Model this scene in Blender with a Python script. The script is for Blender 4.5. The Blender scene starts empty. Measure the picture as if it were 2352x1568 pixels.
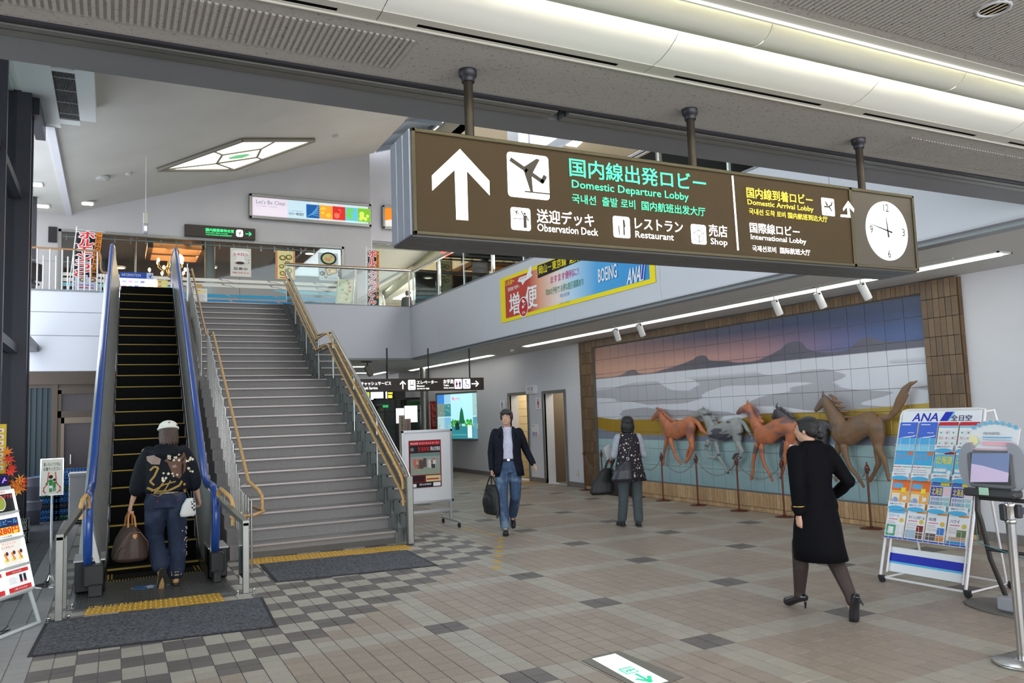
import bpy, bmesh, math, random
from mathutils import Vector, Matrix, noise
PI = math.pi
random.seed(7)
SC = bpy.context.scene
COL = SC.collection
# ------------------------------------------------------------------ camera
FPX = 1826.8
YAW, PIT, ROL = math.radians(26.66), math.radians(5.13), math.radians(-1.952)
CAM = Vector((0, 0, 1.70))
fw = Vector((math.sin(YAW) * math.cos(PIT), math.cos(YAW) * math.cos(PIT), math.sin(PIT)))
r0 = Vector((math.cos(YAW), -math.sin(YAW), 0))
u0 = r0.cross(fw)
rt = r0 * math.cos(ROL) + u0 * math.sin(ROL)
up = u0 * math.cos(ROL) - r0 * math.sin(ROL)
cd = bpy.data.cameras.new('camera')
cam = bpy.data.objects.new('camera', cd)
COL.objects.link(cam)
cd.sensor_width = 36
cd.lens = FPX / 2352 * 36
cd.clip_start, cd.clip_end = 0.05, 300
M3 = Matrix((rt, up, -fw)).transposed()
cam.matrix_world = Matrix.Translation(CAM) @ M3.to_4x4()
SC.camera = cam
# ------------------------------------------------------------------ view and sky
SC.view_settings.view_transform = 'Standard'
SC.view_settings.look = 'None'
SC.view_settings.gamma = 1
SC.view_settings.use_curve_mapping = False
SC.view_settings.exposure = 0.62
SC.cycles.use_denoising = True
SC.cycles.max_bounces = 8
SC.cycles.diffuse_bounces = 4
SC.cycles.glossy_bounces = 3
SC.cycles.transmission_bounces = 6
SC.cycles.transparent_max_bounces = 12
SC.cycles.caustics_reflective = False
SC.cycles.caustics_refractive = False
SC.cycles.sample_clamp_indirect = 6
W = bpy.data.worlds.new('sky')
SC.world = W
W.use_nodes = True
bg = W.node_tree.nodes['Background']
bg.inputs[0].default_value = (0.90, 0.95, 1.0, 1)
bg.inputs[1].default_value = 1.25

def area(name, loc, rot, sx, sy, power, color=(1, 1, 1)):
    l = bpy.data.lights.new(name, 'AREA')
    l.shape = 'RECTANGLE'
    l.size, l.size_y, l.energy, l.color = sx, sy, power, color
    o = bpy.data.objects.new(name, l)
    o.location, o.rotation_euler = loc, rot
    COL.objects.link(o)
    return o
# daylight through the glazed entrance front behind the camera and the glazed left front (window portals)
area('entrance_daylight', (3.5, -3.2, 1.9), (PI / 2, 0, 0), 11, 2.6, 270, (0.95, 0.97, 1.0))
area('side_glazing_daylight', (-2.4, 12.5, 4.2), (0, -PI / 2, 0), 6.4, 18, 440, (0.80, 0.89, 1.0))
area('roof_glazing_daylight', (9.2, 13.0, 9.3), (0, 0, 0), 2.0, 14, 420, (0.90, 0.95, 1.0))

# pixel of the 2352x1568 photograph -> point on a world plane (used to survey positions)
def ray(x, y):
    return fw * FPX + rt * (x - 1176) + up * (784 - y)
def onx(x, y, X):
    d = ray(x, y); return CAM + d * (X / d.x)
def ony(x, y, Y):
    d = ray(x, y); return CAM + d * (Y / d.y)
def onz(x, y, Z=0.0):
    d = ray(x, y); return CAM + d * ((Z - CAM.z) / d.z)

# ------------------------------------------------------------------ materials
MATS = {}
def mat(name, color=(.5, .5, .5), rough=.5, metal=0., emit=0., noise_amt=.0, scale=8., bump=0., bscale=60., alpha=1., trans=0., ior=1.45, coat=0., spec=.5, ecol=None):
    if name in MATS: return MATS[name]
    m = bpy.data.materials.new(name)
    m.use_nodes = True
    nt = m.node_tree
    b = nt.nodes['Principled BSDF']
    I = b.inputs
    I['Base Color'].default_value = (*color, 1)
    I['Roughness'].default_value = rough
    I['Metallic'].default_value = metal
    I['Specular IOR Level'].default_value = spec
    if coat: I['Coat Weight'].default_value = coat
    if emit:
        I['Emission Color'].default_value = (*(ecol or color), 1)
        I['Emission Strength'].default_value = emit
    if alpha < 1: I['Alpha'].default_value = alpha
    if trans:
        I['Transmission Weight'].default_value = trans
        I['IOR'].default_value = ior
    tc = None
    if noise_amt or bump:
        tc = nt.nodes.new('ShaderNodeTexCoord')
    if noise_amt:
        n = nt.nodes.new('ShaderNodeTexNoise')
        n.inputs['Scale'].default_value = scale
        n.inputs['Detail'].default_value = 4
        nt.links.new(tc.outputs['Object'], n.inputs['Vector'])
        r = nt.nodes.new('ShaderNodeMapRange')
        r.inputs[1].default_value, r.inputs[2].default_value = .3, .7
        r.inputs[3].default_value, r.inputs[4].default_value = 1 - noise_amt, 1 + noise_amt
        nt.links.new(n.outputs['Fac'], r.inputs[0])
        mx = nt.nodes.new('ShaderNodeVectorMath'); mx.operation = 'SCALE'
        mx.inputs[0].default_value = color
        nt.links.new(r.outputs[0], mx.inputs['Scale'])
        nt.links.new(mx.outputs[0], I['Base Color'])
    if bump:
        n2 = nt.nodes.new('ShaderNodeTexNoise')
        n2.inputs['Scale'].default_value = bscale
        nt.links.new(tc.outputs['Object'], n2.inputs['Vector'])
        bp = nt.nodes.new('ShaderNodeBump')
        bp.inputs['Strength'].default_value = bump
        bp.inputs['Distance'].default_value = .01
        nt.links.new(n2.outputs['Fac'], bp.inputs['Height'])
        nt.links.new(bp.outputs[0], I['Normal'])
    MATS[name] = m
    return m

def srgb(*c):
    return tuple(((v / 255) / 12.92 if v <= 10 else (((v / 255) + .055) / 1.055) ** 2.4) for v in c)
def ink(r, g, b, e=0.):
    """printed colour (matt), or back-lit print when e > 0"""
    k = 'ink_%d_%d_%d_%d' % (r, g, b, int(e * 100))
    return mat(k, srgb(r, g, b), .55, emit=e, spec=.25)

def glassmat(name, tint=(.9, .95, .94), a=.12, rough=.03):
    if name in MATS: return MATS[name]
    m = bpy.data.materials.new(name); m.use_nodes = True
    nt = m.node_tree; nt.nodes.clear()
    o = nt.nodes.new('ShaderNodeOutputMaterial')
    t = nt.nodes.new('ShaderNodeBsdfTransparent'); t.inputs[0].default_value = (*tint, 1)
    g = nt.nodes.new('ShaderNodeBsdfGlossy'); g.inputs['Roughness'].default_value = rough
    g.inputs[0].default_value = (.9, .95, .95, 1)
    f = nt.nodes.new('ShaderNodeFresnel'); f.inputs[0].default_value = 1.45
    ad = nt.nodes.new('ShaderNodeMath'); ad.operation = 'ADD'; ad.inputs[1].default_value = a * .3
    mx = nt.nodes.new('ShaderNodeMixShader')
    nt.links.new(f.outputs[0], ad.inputs[0]); nt.links.new(ad.outputs[0], mx.inputs[0])
    nt.links.new(t.outputs[0], mx.inputs[1]); nt.links.new(g.outputs[0], mx.inputs[2])
    nt.links.new(mx.outputs[0], o.inputs[0])
    MATS[name] = m
    return m

# ------------------------------------------------------------------ mesh builder
class MB:
    def __init__(s):
        s.v, s.f, s.m, s.mats, s.sm = [], [], [], [], []
    def mi(s, m):
        if m not in s.mats: s.mats.append(m)
        return s.mats.index(m)
    def add(s, vs, fs, m, smooth=False):
        o = len(s.v); k = s.mi(m)
        s.v += [tuple(v) for v in vs]
        for f in fs:
            s.f.append(tuple(i + o for i in f)); s.m.append(k); s.sm.append(smooth)
        return s
    def box(s, a, b, m, M=None):
        x0, y0, z0 = a; x1, y1, z1 = b
        vs = [Vector(p) for p in ((x0,y0,z0),(x1,y0,z0),(x1,y1,z0),(x0,y1,z0),(x0,y0,z1),(x1,y0,z1),(x1,y1,z1),(x0,y1,z1))]
        if M: vs = [M @ v for v in vs]
        return s.add(vs, ((0,3,2,1),(4,5,6,7),(0,1,5,4),(1,2,6,5),(2,3,7,6),(3,0,4,7)), m)
    def bev(s, a, b, m, r=.01, M=None):
        """box with chamfered vertical and horizontal edges"""
        x0, y0, z0 = a; x1, y1, z1 = b
        vs = []
        for z, k in ((z0, r), (z0 + r, 0), (z1 - r, 0), (z1, r)):
            X0, X1, Y0, Y1 = x0 + k, x1 - k, y0 + k, y1 - k
            vs += [(X0+r,Y0,z),(X1-r,Y0,z),(X1,Y0+r,z),(X1,Y1-r,z),(X1-r,Y1,z),(X0+r,Y1,z),(X0,Y1-r,z),(X0,Y0+r,z)]
        vs = [Vector(v) for v in vs]
        if M: vs = [M @ v for v in vs]
        fs = [tuple(range(7, -1, -1)), tuple(range(24, 32))]
        for k in range(3):
            for i in range(8):
                j = (i + 1) % 8
                fs.append((k*8+i, k*8+j, k*8+8+j, k*8+8+i))
        return s.add(vs, fs, m)
    def cyl(s, p, q, r, m, n=12, r2=None, caps=True, smooth=True):
        p, q = Vector(p), Vector(q); d = (q - p).normalized()
        a = d.orthogonal().normalized(); b = d.cross(a)
        r2 = r if r2 is None else r2
        vs = []
        for c, R in ((p, r), (q, r2)):
            for i in range(n):
                t = 2 * PI * i / n
                vs.append(c + a * (R * math.cos(t)) + b * (R * math.sin(t)))
        s.add(vs, [(i, (i+1) % n, n + (i+1) % n, n + i) for i in range(n)], m, smooth)
        if caps: s.add(vs, [tuple(range(n-1, -1, -1)), tuple(range(n, 2*n))], m)
        return s
    def tube(s, pts, r, m=None, n=8, caps=True, smooth=True, closed=False, flat=None):
        """tube along points; r may be a list; flat=(k, axis) squashes the section"""
        P = [Vector(p) for p in pts]; N = len(P)
        R = r if isinstance(r, (list, tuple)) else [r] * N
        vs = []; a = None
        for i in range(N):
            if closed: d = (P[(i+1) % N] - P[i-1]).normalized()
            else:
                d0 = (P[i] - P[i-1]).normalized() if i else (P[1] - P[0]).normalized()
                d1 = (P[i+1] - P[i]).normalized() if i < N-1 else d0
                d = (d0 + d1)
                d = d.normalized() if d.length > 1e-6 else d0
            if a is None: a = d.orthogonal().normalized()
            else:
                a = a - d * a.dot(d)
                a = a.normalized() if a.length > 1e-6 else d.orthogonal().normalized()
            b = d.cross(a)
            for k in range(n):
                t = 2 * PI * k / n
                o = a * (R[i] * math.cos(t)) + b * (R[i] * math.sin(t))
                if flat: ax = Vector(flat[1]); o = o - ax * (o.dot(ax) * (1 - flat[0]))
                vs.append(P[i] + o)
        fs = []
        for i in range(N if closed else N - 1):
            j = (i + 1) % N
            for k in range(n):
                l = (k + 1) % n
                fs.append((i*n+k, i*n+l, j*n+l, j*n+k))
        s.add(vs, fs, m, smooth)
        if caps and not closed:
            s.add(vs, [tuple(range(n-1, -1, -1)), tuple(range((N-1)*n, N*n))], m)
        return s
    def lathe(s, prof, m, c=(0,0,0), n=16, smooth=True):
        c = Vector(c); vs = []
        for r, z in prof:
            for k in range(n):
                t = 2*PI*k/n
                vs.append(c + Vector((r*math.cos(t), r*math.sin(t), z)))
        fs = []
        for i in range(len(prof)-1):
            for k in range(n):
                l = (k+1) % n
                fs.append((i*n+k, i*n+l, (i+1)*n+l, (i+1)*n+k))
        s.add(vs, fs, m, smooth)
        return s.add(vs, [tuple(range(n-1,-1,-1)), tuple(range((len(prof)-1)*n, len(prof)*n))], m)
    def ell(s, c, r, m=None, n=12, k=8, M=None):
        c = Vector(c); vs = []; fs = []
        for i in range(k+1):
            ph = PI*i/k
            for j in range(n):
                t = 2*PI*j/n
                p = Vector((r[0]*math.sin(ph)*math.cos(t), r[1]*math.sin(ph)*math.sin(t), r[2]*math.cos(ph)))
                if M: p = M @ p
                vs.append(c + p)
        for i in range(k):
            for j in range(n):
                l = (j+1) % n
                fs.append((i*n+j, (i+1)*n+j, (i+1)*n+l, i*n+l))
        return s.add(vs, fs, m, True)
    def prism(s, pts, h, m, M=None, o=0.):
        """extrude a 2-D polygon (u,v) by h along +n; M maps (u,v,n)"""
        n = len(pts)
        vs = [Vector((p[0], p[1], o)) for p in pts] + [Vector((p[0], p[1], o+h)) for p in pts]
        if M: vs = [M @ v for v in vs]
        return s.add(vs, [tuple(range(n-1,-1,-1)), tuple(range(n, 2*n))] + [(i, (i+1) % n, n+(i+1) % n, n+i) for i in range(n)], m)
    def quad(s, a, b, c, d, m):
        return s.add([a, b, c, d], [(0, 1, 2, 3)], m)
    def build(s, name, parent=None, world=True, kind=None, label=None):
        me = bpy.data.meshes.new(name)
        vs = s.v
        if parent is not None and world:
            Mi = PM[parent.name].inverted(); vs = [tuple(Mi @ Vector(v)) for v in vs]
        me.from_pydata(vs, [], s.f)
        for m in s.mats: me.materials.append(m)
        me.polygons.foreach_set('material_index', s.m)
        me.polygons.foreach_set('use_smooth', s.sm)
        me.update()
        o = bpy.data.objects.new(name, me); COL.objects.link(o)
        if parent is not None:
            o.parent = parent; PM[o.name] = PM[parent.name]
        else: PM[o.name] = Matrix.Identity(4)
        if kind: o['kind'] = kind
        if label: o['label'] = label
        return o
PM = {}
def thing(name, label, cat, loc=(0,0,0), rz=0., group=None):
    o = bpy.data.objects.new(name, None); COL.objects.link(o)
    o.empty_display_size = .1
    o.location = loc; o.rotation_euler = (0, 0, rz)
    PM[o.name] = Matrix.Translation(Vector(loc)) @ Matrix.Rotation(rz, 4, 'Z')
    return tag(o, label, cat, group)
def tag(o, label, cat, group=None):
    o['label'] = label; o['category'] = cat
    if group: o['group'] = group
    return o
def dup(root, loc, rz=0., label=None, group=None):
    r = root.copy(); COL.objects.link(r); r.location = loc; r.rotation_euler = (0, 0, rz)
    PM[r.name] = Matrix.Translation(Vector(loc)) @ Matrix.Rotation(rz, 4, 'Z')
    if label: r['label'] = label
    if group: r['group'] = group
    for ch in list(root.children):
        c = ch.copy(); COL.objects.link(c); c.parent = r; PM[c.name] = PM[r.name]
        for g in list(ch.children):
            d = g.copy(); COL.objects.link(d); d.parent = c
    return r
def recenter(o):
    """put the origin of a one-mesh thing at its own base"""
    vs = o.data.vertices
    n = len(vs); c = Vector((sum(v.co.x for v in vs)/n, sum(v.co.y for v in vs)/n, min(v.co.z for v in vs)))
    o.data.transform(Matrix.Translation(-c)); o.location = c
    PM[o.name] = Matrix.Translation(c)
    return o

# ------------------------------------------------------------------ lettering and flat print
_TX = {}
def glyphs(s, bold=0.):
    k = (s, bold)
    if k in _TX: return _TX[k]
    c = bpy.data.curves.new('t', 'FONT'); c.body = s; c.size = 1; c.resolution_u = 2
    if bold: c.offset = bold
    o = bpy.data.objects.new('t', c); COL.objects.link(o)
    me = bpy.data.meshes.new_from_object(o)
    vs = [(v.co.x, v.co.y) for v in me.vertices]; fs = [tuple(p.vertices) for p in me.polygons]
    bpy.data.objects.remove(o); bpy.data.curves.remove(c); bpy.data.meshes.remove(me)
    if not vs: vs = [(0,0),(1,0),(1,1)]; fs = []
    xs = [v[0] for v in vs]; ys = [v[1] for v in vs]
    _TX[k] = (vs, fs, min(xs), max(xs), min(ys), max(ys))
    return _TX[k]
class Flat:
    """flat print on a plane: origin O, unit axes U (right), V (up); every layer lies a hair in front of the last"""
    def __init__(s, O, U, V, eps=.0006, off=.0008):
        s.O, s.U, s.V = Vector(O), Vector(U).normalized(), Vector(V).normalized()
        s.N = s.U.cross(s.V).normalized(); s.e = eps; s.k = off; s.b = MB()
    def p(s, u, v, n=None): return s.O + s.U*u + s.V*v + s.N*(s.k if n is None else n)
    def up(s): s.k += s.e; return s
    def poly(s, pts, m):
        s.b.add([s.p(*q) for q in pts], [tuple(range(len(pts)))], m); s.up(); return s
    def rect(s, u0, v0, u1, v1, m): return s.poly([(u0,v0),(u1,v0),(u1,v1),(u0,v1)], m)
    def rrect(s, u0, v0, u1, v1, r, m):
        pts = []
        for cx, cy, a in ((u1-r,v0+r,-90),(u1-r,v1-r,0),(u0+r,v1-r,90),(u0+r,v0+r,180)):
            for i in range(5):
                t = math.radians(a + i*22.5); pts.append((cx+r*math.cos(t), cy+r*math.sin(t)))
        return s.poly(pts, m)
    def disc(s, u, v, r, m, n=20, rv=None):
        rv = rv or r
        return s.poly([(u+r*math.cos(2*PI*i/n), v+rv*math.sin(2*PI*i/n)) for i in range(n)], m)
    def line(s, pts, w, m):
        for (a, b) in zip(pts[:-1], pts[1:]):
            d = Vector((b[0]-a[0], b[1]-a[1]))
            if d.length < 1e-9: continue
            d.normalize(); n = Vector((-d.y, d.x))*w/2; d = d*w*.3
            s.b.add([s.p(a[0]+n.x-d.x,a[1]+n.y-d.y), s.p(a[0]-n.x-d.x,a[1]-n.y-d.y), s.p(b[0]-n.x+d.x,b[1]-n.y+d.y), s.p(b[0]+n.x+d.x,b[1]+n.y+d.y)], [(0,1,2,3)], m)
        s.up(); return s
    def text(s, t, u0, v0, u1, v1, m, bold=0., keep=False, skew=0.):
        vs, fs, x0, x1, y0, y1 = glyphs(t)
        sx = (u1-u0)/max(x1-x0, 1e-6); sy = (v1-v0)/max(y1-y0, 1e-6)
        if keep: sx = sy = min(sx, sy)
        w = bold*.55 if len(t) > 1 or bold < .04 else bold*.4
        for dx, dy in (((0,0),) if not bold else ((-w,-w*.6),(w,-w*.6),(-w,w*.6),(w,w*.6))):
            s.b.add([s.p(u0+(x-x0+dx)*sx+(y-y0)*sy*skew, v0+(y-y0+dy)*sy) for x, y in vs], fs, m); s.k += s.e*.1
        s.k -= s.e*.1*(4 if bold else 1); s.up(); return s
    def vtext(s, t, u0, v0, u1, v1, m, bold=0.):
        n = len(t); h = (v1-v0)/n
        for i, c in enumerate(t):
            if c != ' ': s.text(c, u0, v1-(i+.94)*h, u1, v1-(i+.06)*h, m, bold); s.k -= s.e
        s.up(); return s
    def build(s, name='print', parent=None, **k): return s.b.build(name, parent, **k)

def struct(name, mb):
    return mb.build(name, None, kind='structure')
# ================================================================== SETTING
m_wall = mat('wall_paint', (.62, .62, .66), .6, noise_amt=.02, scale=1.5)
m_wall2 = mat('upper_wall_paint', (.50, .49, .50), .65, noise_amt=.03, scale=1.2)
m_ceil = mat('ceiling_paint', (.56, .55, .52), .7, noise_amt=.02, scale=1.)
m_ceilsl = mat('sloped_ceiling_paint', (.50, .49, .45), .75, noise_amt=.05, scale=.9)
m_dark = mat('dark_bronze_frame', (.035, .033, .04), .4, metal=.5)
m_steel = mat('brushed_stainless', (.55, .55, .53), .28, metal=1., noise_amt=.06, scale=30)
m_steel2 = mat('satin_stainless', (.33, .33, .31), .45, metal=1., noise_amt=.05, scale=12)
m_chrome = mat('chrome', (.75, .75, .76), .08, metal=1.)
m_rubber = mat('black_rubber', (.012, .012, .014), .6)
m_wood = mat('wood_handrail', (.62, .36, .13), .35, noise_amt=.12, scale=25)
m_brown = mat('brown_door_frame', (.09, .068, .052), .45, metal=.3)
m_white = mat('white_enamel', (.78, .78, .78), .4)
m_glass = glassmat('clear_glass')
m_black = mat('black_plastic', (.015, .015, .017), .45)
m_trim = mat('soffit_edge_grey', (.25, .26, .27), .45, metal=.3)

# floor ------------------------------------------------------------
GX, GY, TX, TY = 2.4116, 4.7276, .14674, .14225
b = MB(); m_grout = mat('floor_grout', (.34, .34, .35), .9, noise_amt=.1, scale=20)
b.box((-4, -4, -.15), (14, 42, -.006), m_grout)
floor = struct('floor', b)
def tilemat(n, c):
    return mat(n, c, .42, noise_amt=.07, scale=35, bump=.05, bscale=300, spec=.35)
TM = {'tan': [tilemat('tile_tan_%d' % i, (.35*k, .288*k, .24*k)) for i, k in enumerate((.95, 1., 1.05))],
      'pale': [tilemat('tile_pale_%d' % i, (.41*k, .378*k, .325*k)) for i, k in enumerate((.95, 1., 1.04))],
      'dark': [tilemat('tile_dark_%d' % i, (.145*k, .128*k, .125*k)) for i, k in enumerate((.95, 1.06))],
      'white': [tilemat('tile_grey_%d' % i, (.38*k, .375*k, .375*k)) for i, k in enumerate((.95, 1.))],
      'slate': [tilemat('tile_slate', (.10, .10, .105))]}
def tile_kind(i, j):
    if i < -20: return 'slate' if (j > 33 and i < -22) else 'white'
    if j >= 8 and i < j - 18 and j < 46 and i < 13:
        return 'dark' if (math.floor(i/2) + math.floor(j/2)) % 2 == 0 else 'pale'
    a, c = i % 10 in (9, 0), j % 10 in (9, 0)
    if a and c: return 'dark'
    return 'pale' if (a or c) else 'tan'
def inframe(x, y, z=0.):
    d = Vector((x, y, z)) - CAM; q = d.dot(fw)
    if q <= .1: return None
    return (1176 + FPX*d.dot(rt)/q, 784 - FPX*d.dot(up)/q)
rr = random.Random(3)
cand, restb = [], MB()
for i in range(-42, 48):
    for j in range(-38, 176):
        x, y = GX + i*TX, GY + j*TY
        if x > 9.28 or (-.34 < x+TX/2 < 1.12 and 8.5 < y+TY/2 < 20): continue
        if 1.3 < x < 3.6 and y > 10.75 and y < 20: continue
        k = tile_kind(i, j); m = rr.choice(TM[k]); dz = rr.uniform(-.0006, .0006)
        q = inframe(x+TX/2, y+TY/2)
        covered = (-.55 < x < 1.15 and 6.8 < y < 8.25) or (1.6 < x < 3.2 and 8.75 < y < 9.85)
        ok = q and -20 < q[0] < 2372 and q[1] < 1590 and not covered and y > 3
        if ok: cand.append((y, x, m, dz))
        else: restb.box((x+.0035, y+.0025, -.008), (x+TX-.0035, y+TY-.0025, dz), m)
cand.sort(key=lambda c: c[0])
proto = {}
for n, (y, x, m, dz) in enumerate(cand):
    if n < 300:
        if m.name not in proto:
            t = MB(); g = .003; e = .0015
            X, Y = TX-.0035, TY-.0025
            t.add([(.0035,.0025,-.008),(X,.0025,-.008),(X,Y,-.008),(.0035,Y,-.008),(.0035,.0025,-e),(X,.0025,-e),(X,Y,-e),(.0035,Y,-e),(.0035+e,.0025+e,0),(X-e,.0025+e,0),(X-e,Y-e,0),(.0035+e,Y-e,0)],
                  [(8,9,10,11),(0,1,5,4),(1,2,6,5),(2,3,7,6),(3,0,4,7),(4,5,9,8),(5,6,10,9),(6,7,11,10),(7,4,8,11)], m)
            o = t.build('floor_tile', floor); proto[m.name] = o.data
        else:
            o = bpy.data.objects.new('floor_tile', proto[m.name]); COL.objects.link(o); o.parent = floor
        o.location = (x, y, dz)
    else: restb.box((x+.0035, y+.0025, -.008), (x+TX-.0035, y+TY-.0025, dz), m)
restb.build('floor_tile_field', floor, kind='stuff')

# right wall with the two washroom openings ------------------------
def wallx(X, y0, y1, z0, z1, th, holes, m, name, nb=None):
    """wall in the plane X (room on its -X side) with rectangular holes (ya,yb,za,zb)"""
    b = nb or MB(); ys = sorted({y0, y1, *[h[0] for h in holes], *[h[1] for h in holes]})
    for a, c in zip(ys[:-1], ys[1:]):
        zs = [(z0, z1)]
        for h in holes:
            if h[0] <= a and h[1] >= c: zs = [(z0, h[2]), (h[3], z1)]
        for p, q in zs:
            if q - p > .001: b.box((X, a, p), (X+th, c, q), m)
    return struct(name, b) if nb is None else b
D2 = (15.92, 16.90, 0., 2.13); D1 = (17.76, 18.78, 0., 2.15)
wall_right = wallx(9.3, 1.2, 24.6, -.1, 3.3, .25, [D2, D1], m_wall, 'wall_right')
b = MB()
for a, c in ((1.2, 15.92), (16.9, 17.76), (18.78, 24.6)): b.box((9.278, a, 0), (9.3, c, .11), mat('granite_skirting', (.17, .155, .15), .35, noise_amt=.4, scale=120))
struct('baseboard_right', b)
for n, (D, lab) in enumerate(((D1, 1), (D2, 2))):
    b = MB()
    for a in (D[0]-.07, D[1]): b.box((9.27, a, 0), (9.34, a+.07, D[3]+.07), m_steel2)
    b.box((9.27, D[0], D[3]), (9.34, D[1], D[3]+.07), m_steel2)
    d = struct('door_%d' % (n+1), b)
    c = MB()   # washroom lobby seen through the opening
    tan = mat('washroom_tile', (.62, .50, .30), .35, noise_amt=.05, scale=9)
    back = 11.2
    c.box((9.57, D[0]-.1, -.02), (back, D[1]+.1, 0), mat('washroom_floor', (.2, .18, .16), .4))
    c.box((9.57, D[1]+.07, 0), (back, D[1]+.12, 2.6), mat('washroom_partition', (.16, .12, .085), .5) if n else tan)
    c.box((9.57, D[0]-.12, 0), (back, D[0]-.07, 2.6), m_wall)
    c.box((9.57, D[0]-.1, 2.5), (back, D[1]+.1, 2.6), m_ceil)
    c.box((back, D[0]-.1, 0), (back+.05, D[1]+.1, 2.6), tan)
    c.build('lobby_lining', d)
    g = MB(); gm = mat('wall_tile_joint', (.35, .28, .17), .8)
    for z in [k*.2 for k in range(1, 12)]: g.box((back-.004, D[0], z), (back, D[1], z+.008), gm); g.box((9.6, D[1]+.066, z), (back, D[1]+.07, z+.008), gm)
    for y in [D[0]+.2*k for k in range(5)]: g.box((back-.004, y, 0), (back, y+.008, 2.4), gm)
    if n == 0: g.build('tile_joint', d, kind='stuff')
    if n == 1:
        s = MB(); s.bev((9.62, D[0]+.02, .01), (9.66, D[0]+.62, 2.1), mat('sliding_door_panel', (.60, .62, .64), .35), .008)
        s.build('door_panel', d)
    l = MB(); l.box((9.9, D[0]+.2, 2.48), (10.6, D[1]-.2, 2.5), mat('washroom_lamp', (1, .9, .7), .5, emit=9)); l.build('lamp', d)

# lower ceiling (under the upper floor) -----------------------------
b = MB()
b.box((7.27, 3.0, 3.2), (9.6, 20.1, 3.3), m_ceil)
b.box((3.95, 20.1, 3.2), (9.6, 32, 3.3), m_ceil)
struct('ceiling_lower', b)
b = MB()   # upper floor slab
b.box((7.26, 3.0, 3.31), (16, 20.05, 4.6), m_wall); b.box((-2.4, 20.07, 3.31), (16, 42, 4.6), m_wall)
b.box((-2.4, 19.36, 3.31), (-.35, 20.07, 4.59), m_wall); b.box((1.2, 20.0, 4.45), (1.45, 20.1, 4.6), m_wall)
struct('upper_floor', b)
m_fascia = mat('fascia_paint', (.60, .60, .65), .5, noise_amt=.015, scale=1.)
b = MB()   # long white fascia, panel by panel
fas = MB(); fas.box((7.07, 3.0, 3.26), (7.25, 20.2, 4.6), m_fascia); wall_f = struct('wall_balcony_side', fas)
ys = [3.0, 6.1, 9.2, 12.3, 15.4, 18.0, 19.98]
for a, c in zip(ys[:-1], ys[1:]):
    p = MB(); p.bev((7.05, a+.003, 3.24), (7.075, c-.003, 4.60), m_fascia, .003); p.build('fascia_panel', wall_f)
p = MB(); p.box((7.04, 3, 4.60), (7.25, 20.0, 4.625), m_trim); p.build('fascia_cap', wall_f)
p = MB(); p.box((7.10, 3, 3.19), (7.27, 20.05, 3.24), m_trim); p.box((7.03, 3, 3.235), (7.10, 20.0, 3.255), mat('drip_edge', (.5,.5,.55), .4)); p.build('drip_edge', wall_f)
fas = MB(); fas.box((4.02, 20.0, 3.24), (7.07, 20.06, 4.6), m_fascia); fas.box((3.95, 20.0, 4.6), (7.07, 20.1, 4.625), m_trim); fas.box((3.95, 20.0, 3.19), (7.1, 20.06, 3.24), m_trim)
struct('wall_balcony_far', fas)

# wall beneath the upper floor at the left, with the brown doorway --
fas = MB(); fas.box((-1.75, 19.22, 2.89), (-.2, 19.35, 4.6), m_wall)
w = struct('wall_left_panels', fas)
m_panel = mat('white_panel', (.68, .70, .76), .35)
for a, c in ((2.90, 3.64), (3.655, 4.14), (4.155, 4.60)):
    p = MB(); p.bev((-1.75, 19.19, a), (-.2, 19.225, c), m_panel, .004); p.build('wall_panel', w)
p = MB(); p.box((-1.8, 19.17, 4.60), (-.3, 20.1, 4.63), m_trim); p.build('edge_cap', w)
b = MB()
b.box((-1.75, 19.2, 2.62), (.1, 19.35, 2.89), m_brown)
b.box((-1.75, 19.26, 2.55), (.1, 19.35, 2.62), m_brown)
b.box((-1.17, 19.22, 0), (-1.06, 19.35, 2.62), m_brown)
b.box((-1.06, 19.24, 0), (-.99, 19.35, 2.5), m_brown); b.box((-1.06, 19.24, 2.42), (.1, 19.35, 2.56), m_brown)
b.box((-1.06, 19.24, 1.92), (.1, 19.35, 2.06), m_brown)
b.box((-.99, 19.22, 0), (-.93, 19.33, 1.92), mat('door_leaf_frame', (.20, .16, .12), .4, metal=.4)); b.box((-.99, 19.22, 1.80), (.1, 19.33, 1.92), mat('door_leaf_frame')); b.box((-.99, 19.22, .72), (.1, 19.33, .86), mat('door_leaf_frame'))
d3 = struct('door_3', b)
p = MB(); g = mat('dark_door_glass', (.05, .04, .045), .25)
p.box((-.93, 19.28, .05), (.1, 19.30, 1.80), g); p.box((-.99, 19.29, 2.06), (.1, 19.31, 2.42), g); p.build('door_glass', d3)
p = MB(); p.cyl((-.80, 19.2, .95), (-.80, 19.2, 1.15), .015, m_steel, 8); p.cyl((-.80, 19.2, .97), (-.80, 19.24, .97), .01, m_steel, 6); p.cyl((-.80, 19.2, 1.13), (-.80, 19.24, 1.13), .01, m_steel, 6); p.build('door_handle', d3)
b = MB(); teal = mat('teal_corrugated_sheet', (.018, .04, .05), .45)
for k in range(6):
    x = -1.75 + k*.1; b.box((x, 19.30, 0), (x+.06, 19.34, 2.55), teal); b.box((x+.06, 19.27, 0), (x+.1, 19.34, 2.55), teal)
struct('wall_teal_sheet', b)
b = MB(); b.box((-2.4, 19.35, 0), (4.0, 19.5, 3.3), m_wall2); struct('wall_under_stairs', b)

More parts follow.
